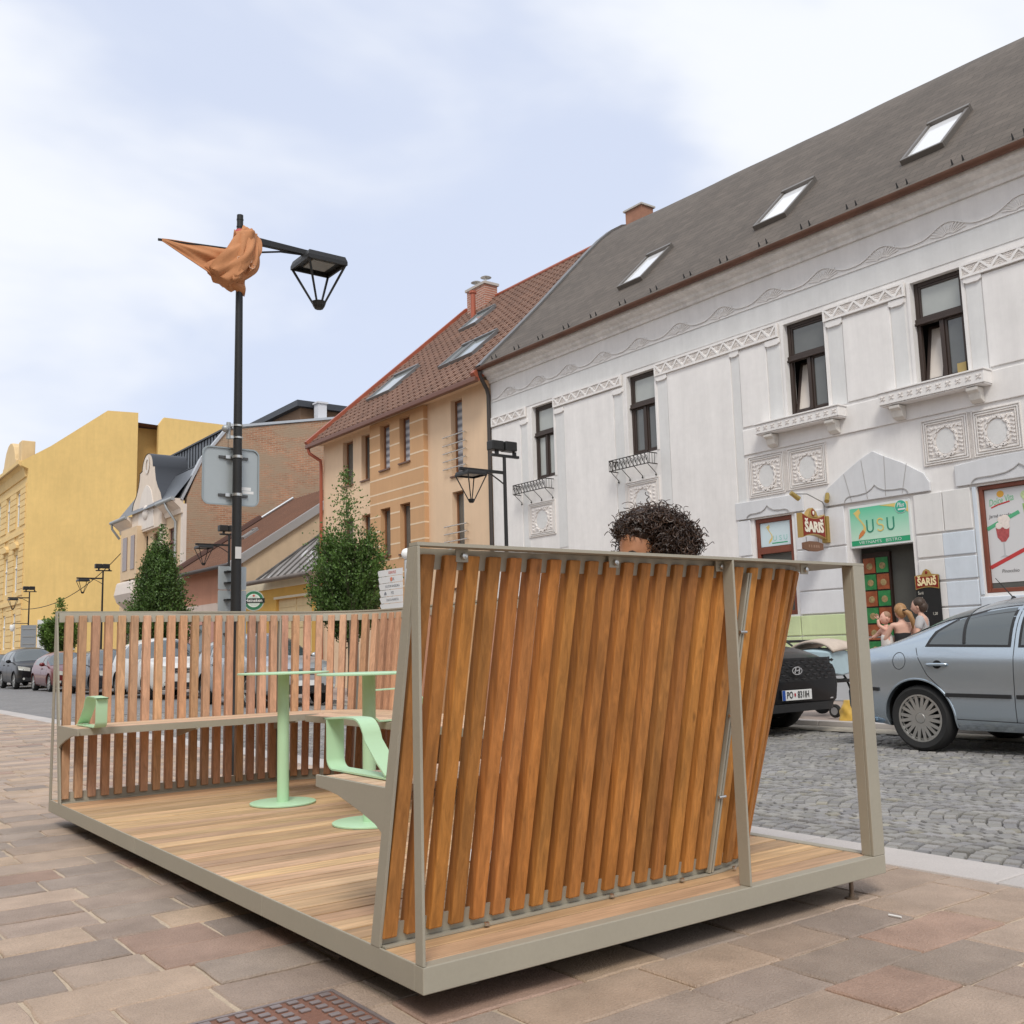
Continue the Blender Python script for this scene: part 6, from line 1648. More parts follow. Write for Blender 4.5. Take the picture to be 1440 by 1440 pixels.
for z in (2.43, 2.775):
    b = MB(); b.box(1.70,1.97,LY+.048,LY+.0648,z-.011,z+.011); rl_ = b.build('clamp_rail', M('rail_dark', (.10,.10,.10), .5, metal=.5) if 'rail_dark' not in bpy.data.materials else bpy.data.materials['rail_dark'], rs)
    b = MB(); b.lathe([(.046,z-.012),(.046,z+.012)], (LX,LY,0), 16); b.box(1.755,1.80,LY+.03,LY+.0478,z-.015,z+.015); b.build('clamp_band', BOLT, rs, smooth=40)
for z in (2.95, 3.06):
    b = MB(); b.lathe([(.047,z-.008),(.047,z+.008)], (LX,LY,0), 16); b.box(LX-.10,LX-.045,LY-.02,LY+.02,z-.012,z+.012); b.build('clamp_band', BOLT, rs, smooth=40)
b = MB(); b.tube([(LX-.09,LY-.01,2.93),(LX-.09,LY-.01,3.08)], .02, 8); b.ball((LX-.12,LY-.02,3.02), .035, 10, 7); b.build('knob', GALV, rs, smooth=60)
b = MB(); b.box(LX+.075,LX+.18,LY+.0640,LY+.0648,2.455,2.48); b.box(LX+.06,LX+.155,LY+.0640,LY+.0648,2.485,2.515); b.build('sticker', WHITEP, rs)
s2 = thing('sign_panel', 'narrow pale grey sign panel edge behind the lower part of the near lamp post', 'road sign', (1.78, LY+.2, 1.55))
rrect(LY+.14, 1.745, 2.0, 1.10, 1.585, .01, .02).build('upper_plate', GREYP, s2); rrect(LY+.14, 1.745, 2.0, 1.592, 1.80, .01, .02).build('lower_plate', GREYP, s2)
for z in (1.2,1.5,1.65,1.75):
    b = MB(); b.box(1.79,1.87,LY+.06,LY+.1395,z-.006,z+.006); b.build('bracket', BLACKM, s2)

# banner wound round the lamp head
CLOTH = M('banner_cloth', (.52,.23,.10), .75, var=.10, vs=5, var2=.06, vs2=30)
bn = thing('banner', 'faded orange cloth banner wound round the top of the near lamp post', 'banner', (LX, LY, 4.7))
b = MB(); T0, T1 = Vector((1.135, LY, 4.655)), Vector((LX, LY, 4.72))
b.tube([T0 - Vector((.03,0,0)), T1], .012, 6); b.build('banner_rod', BLACKM, bn)
g = random.Random(6); b = MB(); rows = []
for i in range(41):                         # tapering sail hanging from the rod
    t = i/40; base = T0.lerp(T1, t*1.02); hang = .025 + .43*t**1.1; row = []
    for j in range(19):
        u = j/18; f = sin(u*9 + t*3.5)*.035*t + sin(u*19 - t*6)*.014*t
        sag = -.02*sin(pi*t)
        row.append((base.x + .03*sin(u*5)*t + u*.06*t, base.y + f - .015, base.z + .012 - hang*u + sag*u))
    rows.append(row)
b.grid(rows)
o = b.build('sail', CLOTH, bn, smooth=80); md = o.modifiers.new('thick', 'SOLIDIFY'); md.thickness = .006
b = MB(); rows = []                          # twisted bundle over the post
for i in range(37):
    t = i/36; c = Vector((LX - .215, LY - .02, 4.40)).lerp(Vector((LX + .105, LY - .03, 4.90)), t) + Vector((.05*sin(pi*t), -.05*sin(pi*t), -.02*sin(pi*t)))
    wd = .135 - .05*t + .035*sin(pi*t); row = []
    for j in range(40):
        a = 2*pi*j/40; fold = 1 + .20*sin(5*a + 4.5*t) + .12*sin(9*a - 7*t) + .05*sin(17*a + 3*t)
        axu = Vector((.80,0,-.58)); axv = Vector((0,1,0))
        row.append(c + axu*cos(a)*wd*fold + axv*sin(a)*wd*.62*fold)
    rows.append(row)
b.grid(rows, True); b.face(range(39,-1,-1)); e = 36*40; b.face(range(e, e+40))
b.build('bundle', CLOTH, bn, smooth=80)
b = MB(); rows = []                          # loose flap on the right of the post
for i in range(21):
    t = i/20; row = []
    for j in range(13):
        u = j/12
        row.append((LX - .10 + .24*u - .02*t, LY - .115 + .035*sin(u*8 + t*4) + .015*sin(u*15), lerp(4.86 + .03*u, 4.36 + .20*u**1.5, t)))
    rows.append(row)
b.grid(rows); o = b.build('flap', CLOTH, bn, smooth=80); md = o.modifiers.new('thick', 'SOLIDIFY'); md.thickness = .006
b = MB(); b.lathe([(.034,4.82),(.05,4.84),(.05,4.90),(.034,4.92)], (LX,LY,0), 14); b.build('red_wrap', M('banner_red', (.50,.09,.09), .7), bn, smooth=50)
for k, (dx, dz) in enumerate(((-.06,.05),(-.02,.02),(.02,.05),(.05,.0),(-.04,-.02))):
    b = MB(); b.tube([(LX+.01+dx+.03*cos(t*.9+k), LY-.150-.012*k*0, 4.53+dz+.022*sin(t*.9+k)) for t in range(6)], .004, 4); b.build('print', M('banner_print', (.70,.46,.32), .7) if 'banner_print' not in bpy.data.materials else bpy.data.materials['banner_print'], bn)

# ------------------------------------------------------------------ direction post, round beer sign, gable sign
dp_ = thing('direction_post', 'white stacked direction plates on a grey post topped by a white globe', 'signpost', (10, 16.88, 0))
b = MB(); b.lathe([(.06,0),(.06,3.02),(.035,3.06)], (10,16.86,0), 12); b.build('post', M('post_grey', (.42,.43,.43), .45, metal=.4), dp_, smooth=40)
b = MB(); b.ball((10,16.86,3.17), .13, 18, 12); b.build('globe', M('opal_globe', (.86,.86,.84), .25), dp_, smooth=80)
PLW = M('plate_white', (.74,.73,.72), .45); INKS = [M('ink_grey', (.22,.23,.25), .6), M('ink_red', (.50,.08,.05), .6)]
for k in range(6):
    z1 = 2.87 - k*.155; yo = .035*max(0, 3-k)*.3
    b = MB(); b.prism([(9.93,y,z) for y, z in ((16.93,z1),(17.98+yo-k*.012,z1),(18.02+yo-k*.012,z1-.03),(17.97+yo-k*.02,z1-.145),(16.93,z1-.145))], (-.012,0,0)); pl = b.build('plate', PLW, dp_)
    t = ('KRAVUS','F OK','SOLTOM ANGELIKA','PSS','CHATA MARIETA','')[k]; im = INKS[1] if k == 0 else INKS[0]
    if t: text_mesh(t, .095 if len(t) < 9 else .075, im, pl, facing(9.915, 17.38, z1-.075, (0,-1,0), (0,0,1)), 'lettering', .001, .95, 0)
    b = MB()
    if k == 1: b.lathe([(.048,-.003),(.048,0)], (9.916,17.42,z1-.072), 16, 'x'); b.build('emblem', M('emblem_orange', (.70,.22,.12), .5), pl)
    if k == 3:
        b.prism(yz(9.914, [(17.75,z1-.11),(17.75,z1-.07),(17.70,z1-.03),(17.65,z1-.07),(17.65,z1-.11)]), (.002,0,0)); b.build('emblem', INKS[0], pl)
bs_ = thing('round_beer_sign', 'round green beer sign on a thin post in front of the low yellow house', 'sign', (10.6, 27.07, 0))
RG = M('beer_green', (.03,.16,.075), .35); 
b = MB(); b.lathe([(.025,0),(.025,2.4)], (10.6,27.07,0), 8); b.build('post', GALV, bs_)
nrm = Vector((CAM.x-10.6, CAM.y-27.07, 0)).normalized(); rgt_ = Vector((-nrm.y, nrm.x, 0)); rgt_ = rgt_ if rgt_.dot(Vector((cos(az),-sin(az),0))) > 0 else -rgt_
def disc(rad, off, mat, nm, th=.02, sx=1.):
    b = MB(); c = Vector((10.6,27.07,2.68)) + nrm*off
    pts = [tuple(c + rgt_*rad*1.0*cos(2*pi*k/32) + Vector((0,0,1))*rad*.42/.42*sin(2*pi*k/32)) for k in range(32)]
    b.prism(pts, tuple(nrm*th)); return b.build(nm, mat, bs_)
disc(.315, 0, M('rim_silver', (.45,.50,.46), .35, metal=.4), 'rim', .06); disc(.285, .06, RG, 'face', .008); disc(.205, .068, M('ring_white', (.62,.68,.62), .4), 'ring', .006); disc(.165, .0745, M('inner_silver', (.50,.58,.52), .4), 'inner', .004)
b = MB(); c = Vector((10.6,27.07,2.68)) + nrm*.08
b.hexa([c+rgt_*-.33+Vector((0,0,-.07)), c+rgt_*.33+Vector((0,0,-.07)), c+rgt_*.33+Vector((0,0,.07)), c+rgt_*-.33+Vector((0,0,.07))], [c+nrm*.01+rgt_*-.33+Vector((0,0,-.07)), c+nrm*.01+rgt_*.33+Vector((0,0,-.07)), c+nrm*.01+rgt_*.33+Vector((0,0,.07)), c+nrm*.01+rgt_*-.33+Vector((0,0,.07))]); b.build('band', M('band_black', (.012,.02,.015), .4), bs_)
cc = c + nrm*.013
text_mesh('Heineken', .14, WHITEP, bs_, facing(*cc, rgt_, (0,0,1)), 'lettering', .001, .95, .001)
cc = c + Vector((0,0,.15)); b = MB(); pts = [tuple(cc + nrm*.004 + rgt_*(.05 if k % 2 == 0 else .02)*sin(pi*k/5) + Vector((0,0,1))*(.05 if k % 2 == 0 else .02)*cos(pi*k/5)) for k in range(10)]
b.prism(pts, tuple(nrm*.003)); b.build('star', M('star_red', (.55,.04,.03), .4), bs_)
gs = thing('grey_sign_back', 'grey rectangular back of a road sign on the farthest lamp post', 'road sign', (10, 56.5, 2))
b = MB(); b.box(9.62,10.38,56.42,56.46,1.75,2.95); b.build('plate', M('grey_back', (.30,.33,.36), .5, metal=.2), gs)
for z in (1.95,2.35,2.75):
    b = MB(); b.box(9.7,10.3,56.40,56.419,z-.03,z+.03); b.build('rail', GALV, gs)

# ------------------------------------------------------------------ trees
BARK = M('bark', (.12,.095,.07), .9, var=.2, vs=12, bump=.5, bs=40)
LEAF = bpy.data.materials.new('hornbeam_leaf'); LEAF.use_nodes = True
nt_ = LEAF.node_tree; N_ = nt_.nodes; bsd = N_['Principled BSDF']; at = N_.new('ShaderNodeAttribute'); at.attribute_name = 'col'
nt_.links.new(at.outputs['Color'], bsd.inputs['Base Color']); bsd.inputs['Roughness'].default_value = .5
tr_ = N_.new('ShaderNodeBsdfTranslucent'); nt_.links.new(at.outputs['Color'], tr_.inputs['Color']); mxs = N_.new('ShaderNodeMixShader'); mxs.inputs[0].default_value = .25
nt_.links.new(bsd.outputs[0], mxs.inputs[1]); nt_.links.new(tr_.outputs[0], mxs.inputs[2]); nt_.links.new(mxs.outputs[0], N_['Material Output'].inputs['Surface'])
def tree(label, x, y, h, rad, base, leaders, seed, nsh, tint=(1,1,1), lf=.07, cone=False):
    g = random.Random(seed); t = thing('hornbeam_tree', label, 'tree', (x, y, 0), group='young street trees')
    tk = MB(); tk.tube([(x,y,-.1),(x+.02,y,base*.6),(x,y+.02,base+.4),(x,y,h*.55),(x,y,h*.80)], [.075,.06,.05,.03,.01], 8); trk = tk.build('trunk', BARK, t, smooth=60)
    cr = MB(); br = MB()
    def leaf(p, dirv, s_, tone):
        u = Vector((g.gauss(0,1), g.gauss(0,1), g.gauss(0,.6))).normalized(); v = dirv.normalized()
        v = (v + u*.9).normalized(); w_ = v.cross(Vector((g.gauss(0,1),g.gauss(0,1),g.gauss(0,1)))).normalized()*s_*.30
        k = tone * g.uniform(.7,1.35); cr.col = (.060*k*tint[0], .115*k*tint[1], .028*k*tint[2])
        a = p; m_ = p + v*s_*.5; nn_ = v.cross(w_).normalized()*s_*.06
        cr.poly([a, m_+w_-nn_*-1, p+v*s_, m_]); cr.poly([a, m_, p+v*s_, m_-w_+nn_])
    for i in range(nsh):
        a = g.uniform(0, 2*pi); z0 = base + (h*(.80 if cone else .62)-base)*g.random()**1.15
        lead = leaders[g.randrange(len(leaders))]
        prof = lambda q: (min(1, (q-0)/.22)**.6) * ((1 - max(0, (q-.12)/.88))**.85 if cone else (1 - max(0, (q-.32)/.68))**.75)
        q = (z0-base)/(h-base)
        R0 = rad * prof(min(q+.12, 1)) * g.uniform(.55, 1.12)
        tip = Vector((x + R0*cos(a), y + R0*sin(a), z0 + g.uniform(.35,.85)*(.6+.5*rad)))
        st = Vector((x + lead[0]*.2, y + lead[1]*.2, z0 - .25))
        mid = st.lerp(tip, .55) + Vector((cos(a)*.10*rad, sin(a)*.10*rad, -.10))
        n = g.randint(16, 26); last = st
        if i % 4 == 0: br.tube([st, mid, tip], [.012,.008,.003], 4)
        tone = g.choice((.55,.8,1.0,1.25))
        for k in range(n):
            t_ = .18 + .82*(k+g.random())/n
            p = st*(1-t_)**2 + mid*2*t_*(1-t_) + tip*t_*t_; d = (tip - st)
            sp = .10*rad*(1-t_*.55)
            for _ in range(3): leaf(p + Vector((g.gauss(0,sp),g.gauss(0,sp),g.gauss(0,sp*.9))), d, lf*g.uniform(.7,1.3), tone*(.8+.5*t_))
    for lx, ly, lz, lw in [(l[0], l[1], l[2], l[3]) for l in leaders]:     # upright leaders with thin tips
        n = int(330*lw)
        for k in range(n):
            t_ = (k/n); z = h*.50 + (lz-h*.50)*t_; w_ = lw*(1-t_)**.8*.30*rad + .03
            p = Vector((x+lx+g.gauss(0,w_), y+ly+g.gauss(0,w_), z + g.gauss(0,.05)))
            for _ in range(3): leaf(p + Vector((g.gauss(0,.04),g.gauss(0,.04),0)), Vector((g.gauss(0,.5),g.gauss(0,.5),1)), lf*g.uniform(.7,1.15), g.uniform(.8,1.5))
        br.tube([(x+lx*.4,y+ly*.4,h*.45),(x+lx,y+ly,lz-.1)], [.02,.004], 5)
    cr.build('crown', LEAF, t); br.build('branches', BARK, trk)
    return t
tree('tall narrow leafy tree with thin upright tips before the ochre house', 10, 19.62, 5.3, 1.02, 1.45, [(-.05,.05,5.5,1.5),(-.30,-.55,4.62,.9),(.2,.55,3.95,.7)], 21, 560, (1.25,1.2,1))
tree('dense conical green tree in front of the cream gabled house', 10, 34.4, 5.4, 1.42, 1.1, [(0,-.2,5.75,1.3),(.2,.4,5.1,1.2),(-.2,-.75,4.5,.9)], 22, 640, (1.15,1.1,1), .09, cone=True)
tree('small round bright green tree before the white notice board', 10, 49.4, 3.75, .92, 1.35, [(0,0,3.95,1.0)], 23, 330, (1.5,1.35,1), .11)
# ------------------------------------------------------------------ people
def skin_mesh(joints, edges, root):
    """joints: name -> (x,y,z,r); returns an MB with the grown surface"""
    names = list(joints); idx = {n: i for i, n in enumerate(names)}
    me = bpy.data.meshes.new('tmp'); me.from_pydata([joints[n][:3] for n in names], [(idx[a], idx[c]) for a, c in edges], [])
    o = bpy.data.objects.new('tmp', me); COL.objects.link(o)
    o.modifiers.new('s', 'SKIN'); sd_ = o.modifiers.new('u', 'SUBSURF'); sd_.levels = 2; sd_.render_levels = 2
    for i, n in enumerate(names):
        q = me.skin_vertices[0].data[i]; r = joints[n][3]; r = r if isinstance(r, tuple) else (r, r); q.radius = r; q.use_root = (n == root)
    dg = bpy.context.evaluated_depsgraph_get(); m2 = bpy.data.meshes.new_from_object(o.evaluated_get(dg))
    b = MB(); b.v = [tuple(v.co) for v in m2.vertices]
    for p in m2.polygons: b.face(list(p.vertices))
    bpy.data.objects.remove(o); bpy.data.meshes.remove(me); bpy.data.meshes.remove(m2); return b
def head_mesh(c, fwd, up_, s_=1., n=30):
    """face-bearing head; c centre at eye level"""
    f = Vector(fwd).normalized(); u = Vector(up_); u = (u - f*u.dot(f)).normalized(); r = f.cross(u)
    b = MB(); rows = []
    G = lambda a, e0, q, e1, w, h_: math.exp(-((a-e0)/w)**2 - ((q-e1)/h_)**2)
    for i in range(n+1):
        t = pi*i/n; row = []
        for k in range(n*2):
            a = 2*pi*k/(n*2)            # 0 = facing forward
            an = (a+pi) % (2*pi) - pi
            x, y, z = sin(t)*sin(an)*.074, sin(t)*cos(an)*.094, cos(t)*.118
            if z < 0: q = -z/.118; x *= 1 - .24*q*q; y = y*(1 - .10*q*q) + (.018*q if cos(an) > 0 else -.004*q)
            e = z/.118
            d = .024*G(an, 0, e, -.26, .14, .16) + .010*G(an, 0, e, -.02, .10, .2) + .010*G(abs(an), .30, e, .15, .34, .10) - .013*G(abs(an), .38, e, .0, .16, .10)
            d += .009*G(an, 0, e, -.52, .26, .05) + .008*G(an, 0, e, -.62, .24, .05) - .006*G(an, 0, e, -.57, .30, .025) + .010*G(an, 0, e, -.86, .30, .14) + .005*G(abs(an), .75, e, -.22, .3, .2)
            v = Vector((x, y, z)); nv = v.normalized()*d
            p = Vector(c) + (r*(x+nv.x) + f*(y+nv.y) + u*(z+nv.z))*s_; row.append(p)
        rows.append(row)
    b.grid(rows, True)
    for sg in (-1, 1):                 # ears
        q = MB(); q.ball((0,0,0), (.010,.022,.032), 10, 7)
        Mx = Matrix((r, f, u)).transposed().to_4x4(); Mx.translation = Vector(c) + (r*sg*.076 - f*.008 - u*.012)*s_; b.join(q, Mx @ Matrix.Scale(s_, 4))
    return b, (r, f, u)
def hand_mesh(w_, d, palm_n, s_=1., curl=.5):
    """w_ wrist, d direction of the hand, palm_n palm normal"""
    d = Vector(d).normalized(); n_ = Vector(palm_n); n_ = (n_ - d*n_.dot(d)).normalized(); sd_ = d.cross(n_); w_ = Vector(w_); b = MB()
    q = MB(); q.ball((0,0,0), (.040*s_,.052*s_,.015*s_), 10, 7); Mx = Matrix((sd_, d, n_)).transposed().to_4x4(); Mx.translation = w_ + d*.05*s_; b.join(q, Mx)
    for k, (off, ln) in enumerate(((-.028,.066),(-.009,.076),(.010,.071),(.028,.056))):
        p = w_ + d*.088*s_ + sd_*off*s_; pts = [p - d*.02*s_]; a = 0
        for j in range(4): pts.append(p); a += curl*.55; p = p + (d*cos(a) + n_*sin(a))*ln*s_*(.42,.32,.26,.2)[j]
        b.tube(pts, [.009*s_,.009*s_,.0082*s_,.0076*s_,.006*s_], 7)
    p = w_ + d*.028*s_ - sd_*.034*s_; q = (d*.55 - sd_*.8 + n_*.25).normalized()
    b.tube([p - q*.01*s_, p + q*.03*s_, p + (q*.052 + d*.014)*s_, p + (q*.062 + d*.034)*s_], [.012*s_,.011*s_,.009*s_,.007*s_], 7)
    return b
HAIRD = M('dark_curly_hair', (.042,.024,.016), .42, var=.3, vs=30, spec=.6); HAIRL = M('curl_light', (.085,.048,.030), .4, spec=.6)
# seated woman on the near bench
pw = (1.36, .44)
wo = thing('person', 'person with dark curly hair seated on the near bench, head bowed to the left', 'person', (pw[0], pw[1], .61))
J = dict(pel=(1.37,.43,.69,(.15,.12)), sp1=(1.365,.40,.84,(.125,.10)), sp2=(1.355,.37,1.00,(.145,.10)), ch=(1.345,.37,1.10,(.15,.095)), nk=(1.325,.385,1.205,.048), hd=(1.31,.40,1.28,.045),
  shl=(1.20,.35,1.135,.055), ell=(1.10,.42,.90,.042), wrl=(1.07,.62,.80,.030), shr=(1.49,.43,1.135,.055), elr=(1.47,.53,.90,.042), wrr=(1.27,.70,.79,.030),
  hl=(1.27,.44,.675,.095), kl=(1.00,.82,.66,.065), al=(.98,.90,.25,.045), tl=(.90,1.06,.185,.035), hr=(1.46,.47,.675,.095), kr=(1.24,.90,.66,.065), ar=(1.24,.98,.25,.045), tr=(1.19,1.15,.185,.035))
E_ = [('pel','sp1'),('sp1','sp2'),('sp2','ch'),('ch','nk'),('nk','hd'),('ch','shl'),('shl','ell'),('ell','wrl'),('ch','shr'),('shr','elr'),('elr','wrr'),('pel','hl'),('hl','kl'),('kl','al'),('al','tl'),('pel','hr'),('hr','kr'),('kr','ar'),('ar','tr')]
b = skin_mesh(J, E_, 'pel')
hc = (1.297, .425, 1.372); hb, fr_ = head_mesh(hc, (-.92,-.10,-.37), (-.28,0,1))
b.join(hb); b.join(hand_mesh((1.07,.62,.80), (.05,.9,-.35), (0,-.35,-1))); b.join(hand_mesh((1.27,.70,.79), (-.45,.8,-.3), (0,-.35,-1)))
b.build('body', SKIN, wo, smooth=70)
JT = {k: (*J[k][:3], tuple(q*1.12+.006 for q in J[k][3]) if isinstance(J[k][3], tuple) else J[k][3]*1.15+.006) for k in ('pel','sp1','sp2','ch','shl','shr')}
JT['el'] = (1.13,.40,.97,.058); JT['er'] = (1.475,.50,.97,.058)
skin_mesh(JT, [('pel','sp1'),('sp1','sp2'),('sp2','ch'),('ch','shl'),('ch','shr'),('shl','el'),('shr','er')], 'pel').build('shirt', M('shirt_cloth', (.30,.31,.33), .85, var=.1, vs=20), wo, smooth=70)
JL = {k: (*J[k][:3], tuple(q*1.08+.005 for q in J[k][3]) if isinstance(J[k][3], tuple) else J[k][3]*1.14+.006) for k in ('pel','hl','kl','al','hr','kr','ar')}
skin_mesh(JL, [('pel','hl'),('hl','kl'),('kl','al'),('pel','hr'),('hr','kr'),('kr','ar')], 'pel').build('trousers', M('denim', (.055,.075,.12), .85, var=.15, vs=30), wo, smooth=70)
for q in ('tl', 'tr'):
    b = MB(); t_ = Vector(J[q][:3]); a_ = Vector(J['al' if q == 'tl' else 'ar'][:3]); d = (t_ - a_); d.z = 0; d.normalize(); sdv = Vector((-d.y, d.x, 0))
    rows = []
    for k in range(9):
        u = k/8; c_ = a_ - d*.05 + d*.27*u; wv = .038 + .012*sin(pi*min(u*1.2,1)); hv = .085 - .05*u
        rows.append([(c_.x + sdv.x*wv*cos(a), c_.y + sdv.y*wv*cos(a), .155 + max(0, hv*sin(a))) for a in [2*pi*j/14 for j in range(14)]])
    b.grid(rows, True); b.face(range(13,-1,-1)); b.face(range(8*14, 9*14)); b.build('shoe', WHITEP, wo, smooth=60)
g = random.Random(12); r_, f_, u_ = fr_
hv = Vector((1.388, .445, 1.402)); hr_ = Vector((.130, .138, .125))
b = MB(); b.ball(tuple(hv + Vector((.015,0,-.01))), (.116,.122,.108), 28, 18)
b.ball((1.30,.425,1.435), (.095,.085,.062), 20, 12); b.ball((1.40,.43,1.20), (.10,.11,.14), 16, 10)
core = b.build('hair', HAIRD, wo, smooth=80)
def curl_set(n, mat, nm, seed, lim=(.80, 1.12)):
    q = random.Random(seed); b = MB()
    for i in range(n):
        while True:
            d = Vector((q.gauss(0,1), q.gauss(0,1), q.gauss(.1,1))).normalized()
            face = (d.x < -.45 and d.z < .35) if hr_.x > .1 else ((d.x < -.05 and d.z < .0) or d.z < -.85)
            if globals().get('side_only'): face = d.x < -.85 or d.y > .3
            if not face and d.z > -.75: break
        p = hv + Vector((d.x*hr_.x, d.y*hr_.y, d.z*hr_.z))*q.uniform(*lim)*(1 + .09*sin(7*d.x + 2*d.y + 1.3)*cos(8*d.z - 3*d.y))
        if hr_.x > .1 and d.x < -.3 and d.z < .55: p = p + Vector((.03,0,.03))
        ax = (d*q.uniform(.2,.9) + Vector((q.gauss(0,.6), q.gauss(0,.6), -q.uniform(.1,.9)))).normalized()
        e1 = ax.orthogonal().normalized(); e2 = ax.cross(e1); rad = q.uniform(.006,.016)*(1 if hr_.x > .1 else .7); ln = q.uniform(.03,.085)*(1 if hr_.x > .1 else .55); tn = q.uniform(1.2,3.0); ph = q.uniform(0,6.3); m = 16
        pts = [p + ax*ln*(k/m) + (e1*cos(ph+tn*2*pi*k/m) + e2*sin(ph+tn*2*pi*k/m))*rad*(.6+.4*k/m) for k in range(m+1)]
        b.tube(pts, [.0024*(1-.6*k/m)+.0006 for k in range(m+1)], 4, False)
    return b.build(nm, mat, core, smooth=80)
curl_set(2300, HAIRD, 'curls', 1); curl_set(420, HAIRL, 'curls', 2, (.98, 1.14))
hv_, hr0 = hv, hr_; hv = Vector((1.304,.425,1.438)); hr_ = Vector((.086,.090,.070)); curl_set(900, HAIRD, 'curls', 3, (.85,1.12)); curl_set(70, HAIRL, 'curls', 4, (1.0,1.2)); hv = Vector((1.325,.395,1.385)); hr_ = Vector((.055,.095,.075)); side_only = True; curl_set(420, HAIRD, 'curls', 5, (.9,1.1)); side_only = False; hv, hr_ = hv_, hr0
q = random.Random(8); b = MB()                # loose ringlets on top, one bun-like coil at the front
for i in range(95):
    a = q.uniform(-.5, 2.6); base = hv + Vector((-cos(a)*hr_.x*.7 + q.gauss(0,.02), q.gauss(0,.05), abs(sin(a))*hr_.z*.95))
    if i < 16: base = Vector((1.30 + q.gauss(0,.03), .43 + q.gauss(0,.03), 1.50))
    ax = Vector((q.gauss(0,.5), q.gauss(0,.4), 1)).normalized(); e1 = ax.orthogonal().normalized(); e2 = ax.cross(e1); rad = q.uniform(.012,.026); ln = q.uniform(.03,.085); tn = q.uniform(.8,1.7); ph = q.uniform(0,6.3)
    b.tube([base + ax*ln*k/20 + (e1*cos(ph+tn*2*pi*k/20) + e2*sin(ph+tn*2*pi*k/20))*rad for k in range(21)], [.0012]*21, 4, False)
b.build('ringlets', HAIRL, core, smooth=80)
b = MB(); b.ball((1.318,.43,1.508), (.042,.045,.038), 14, 9); b.build('topknot', HAIRD, core, smooth=80)
for sg in (-1, 1):
    b = MB(); c_ = Vector(hc)
    b.tube([c_ + r_*sg*x_ + f_*(.094 - 2.6*x_*x_ + .006) + u_*(.024 + z_) for x_, z_ in ((.014,-.002),(.026,.003),(.040,.003),(.052,-.004))], [.003,.0042,.004,.002], 6); b.build('eyebrow', HAIRD, wo, smooth=60)
    b = MB(); b.tube([c_ + r_*sg*x_ + f_*(.090 - 2.6*x_*x_) + u_*(-.004 + z_) for x_, z_ in ((.017,.0),(.030,-.006),(.044,-.002))], [.0018,.0026,.0018], 6); b.build('eyelash', HAIRD, wo, smooth=60)

# group by the bistro door
def standing(name, label, x, y, h, face, mats, arms, sl=False, group=None):
    """x,y feet; face = horizontal facing direction; arms: dict of elbow/wrist offsets in (side, fwd, z)"""
    t = thing(name, label, 'person', (x, y, .02), group=group)
    f = Vector((face[0], face[1], 0)).normalized(); s_ = Vector((f.y, -f.x, 0)); k = h/1.68; O = Vector((x, y, .02))
    P = lambda a, c, z: tuple(O + s_*a*k + f*c*k + Vector((0,0,z*k)))
    J = dict(pel=(*P(0,0,.92),(.14*k,.10*k)), sp=(*P(0,.01,1.10),(.12*k,.085*k)), ch=(*P(0,.0,1.30),(.14*k,.09*k)), nk=(*P(0,.01,1.43),.045*k), hd=(*P(0,.03,1.50),.042*k))
    E2 = [('pel','sp'),('sp','ch'),('ch','nk'),('nk','hd')]; hands = []
    for sg, nm in ((-1,'l'),(1,'r')):
        el, wr = arms[nm]
        J['sh'+nm] = (*P(sg*.17,0,1.37),.05*k); J['el'+nm] = (*P(*el),.038*k); J['wr'+nm] = (*P(*wr),.026*k)
        J['hp'+nm] = (*P(sg*.09,0,.86),.085*k); J['kn'+nm] = (*P(sg*.10,.02,.48),.056*k); J['an'+nm] = (*P(sg*.10,-.02,.09),.040*k); J['to'+nm] = (*P(sg*.11,.13,.035),.032*k)
        E2 += [('ch','sh'+nm),('sh'+nm,'el'+nm),('el'+nm,'wr'+nm),('pel','hp'+nm),('hp'+nm,'kn'+nm),('kn'+nm,'an'+nm),('an'+nm,'to'+nm)]
        d = Vector(P(*wr)) - Vector(P(*el)); hands.append(hand_mesh(P(*wr), d, f*-.3 - s_*sg, k, .6))
    b = skin_mesh(J, E2, 'pel'); hd_, fr = head_mesh(P(0,.05,1.575), f + Vector((0,0,-.12)), (0,0,1), k*.98, 18); b.join(hd_)
    for q in hands: b.join(q)
    b.build('body', SKINP, t, smooth=70)
    g_ = lambda n, w_: (*J[n][:3], tuple(q*w_+.006 for q in J[n][3]) if isinstance(J[n][3], tuple) else J[n][3]*w_+.006)
    keys = {n: g_(n, 1.12) for n in ('pel','sp','ch')}
    ed = [('pel','sp'),('sp','ch')]
    for nm in 'lr':
        if sl:
            keys['sh'+nm] = g_('sh'+nm, 1.30); keys['e'+nm] = (*(Vector(J['sh'+nm][:3]).lerp(Vector(J['el'+nm][:3]), .7)), .060*k); ed += [('ch','sh'+nm),('sh'+nm,'e'+nm)]
    skin_mesh(keys, ed, 'pel').build('top', mats[0], t, smooth=70)
    kl = {n: g_(n, 1.15) for n in ('pel','hpl','knl','anl','hpr','knr','anr')}
    skin_mesh(kl, [('pel','hpl'),('hpl','knl'),('knl','anl'),('pel','hpr'),('hpr','knr'),('knr','anr')], 'pel').build('trousers', mats[1], t, smooth=70)
    return t, P, fr, k
BLKT = M('black_top', (.012,.012,.013), .8); JEAN = bpy.data.materials['denim']; GREYT = M('grey_tee', (.42,.42,.43), .85)
BLOND = M('blond_hair', (.36,.20,.085), .5, var=.25, vs=30, stretch=(1,1,.2)); BRNH = M('brown_hair', (.055,.035,.025), .55, var=.3, vs=40)
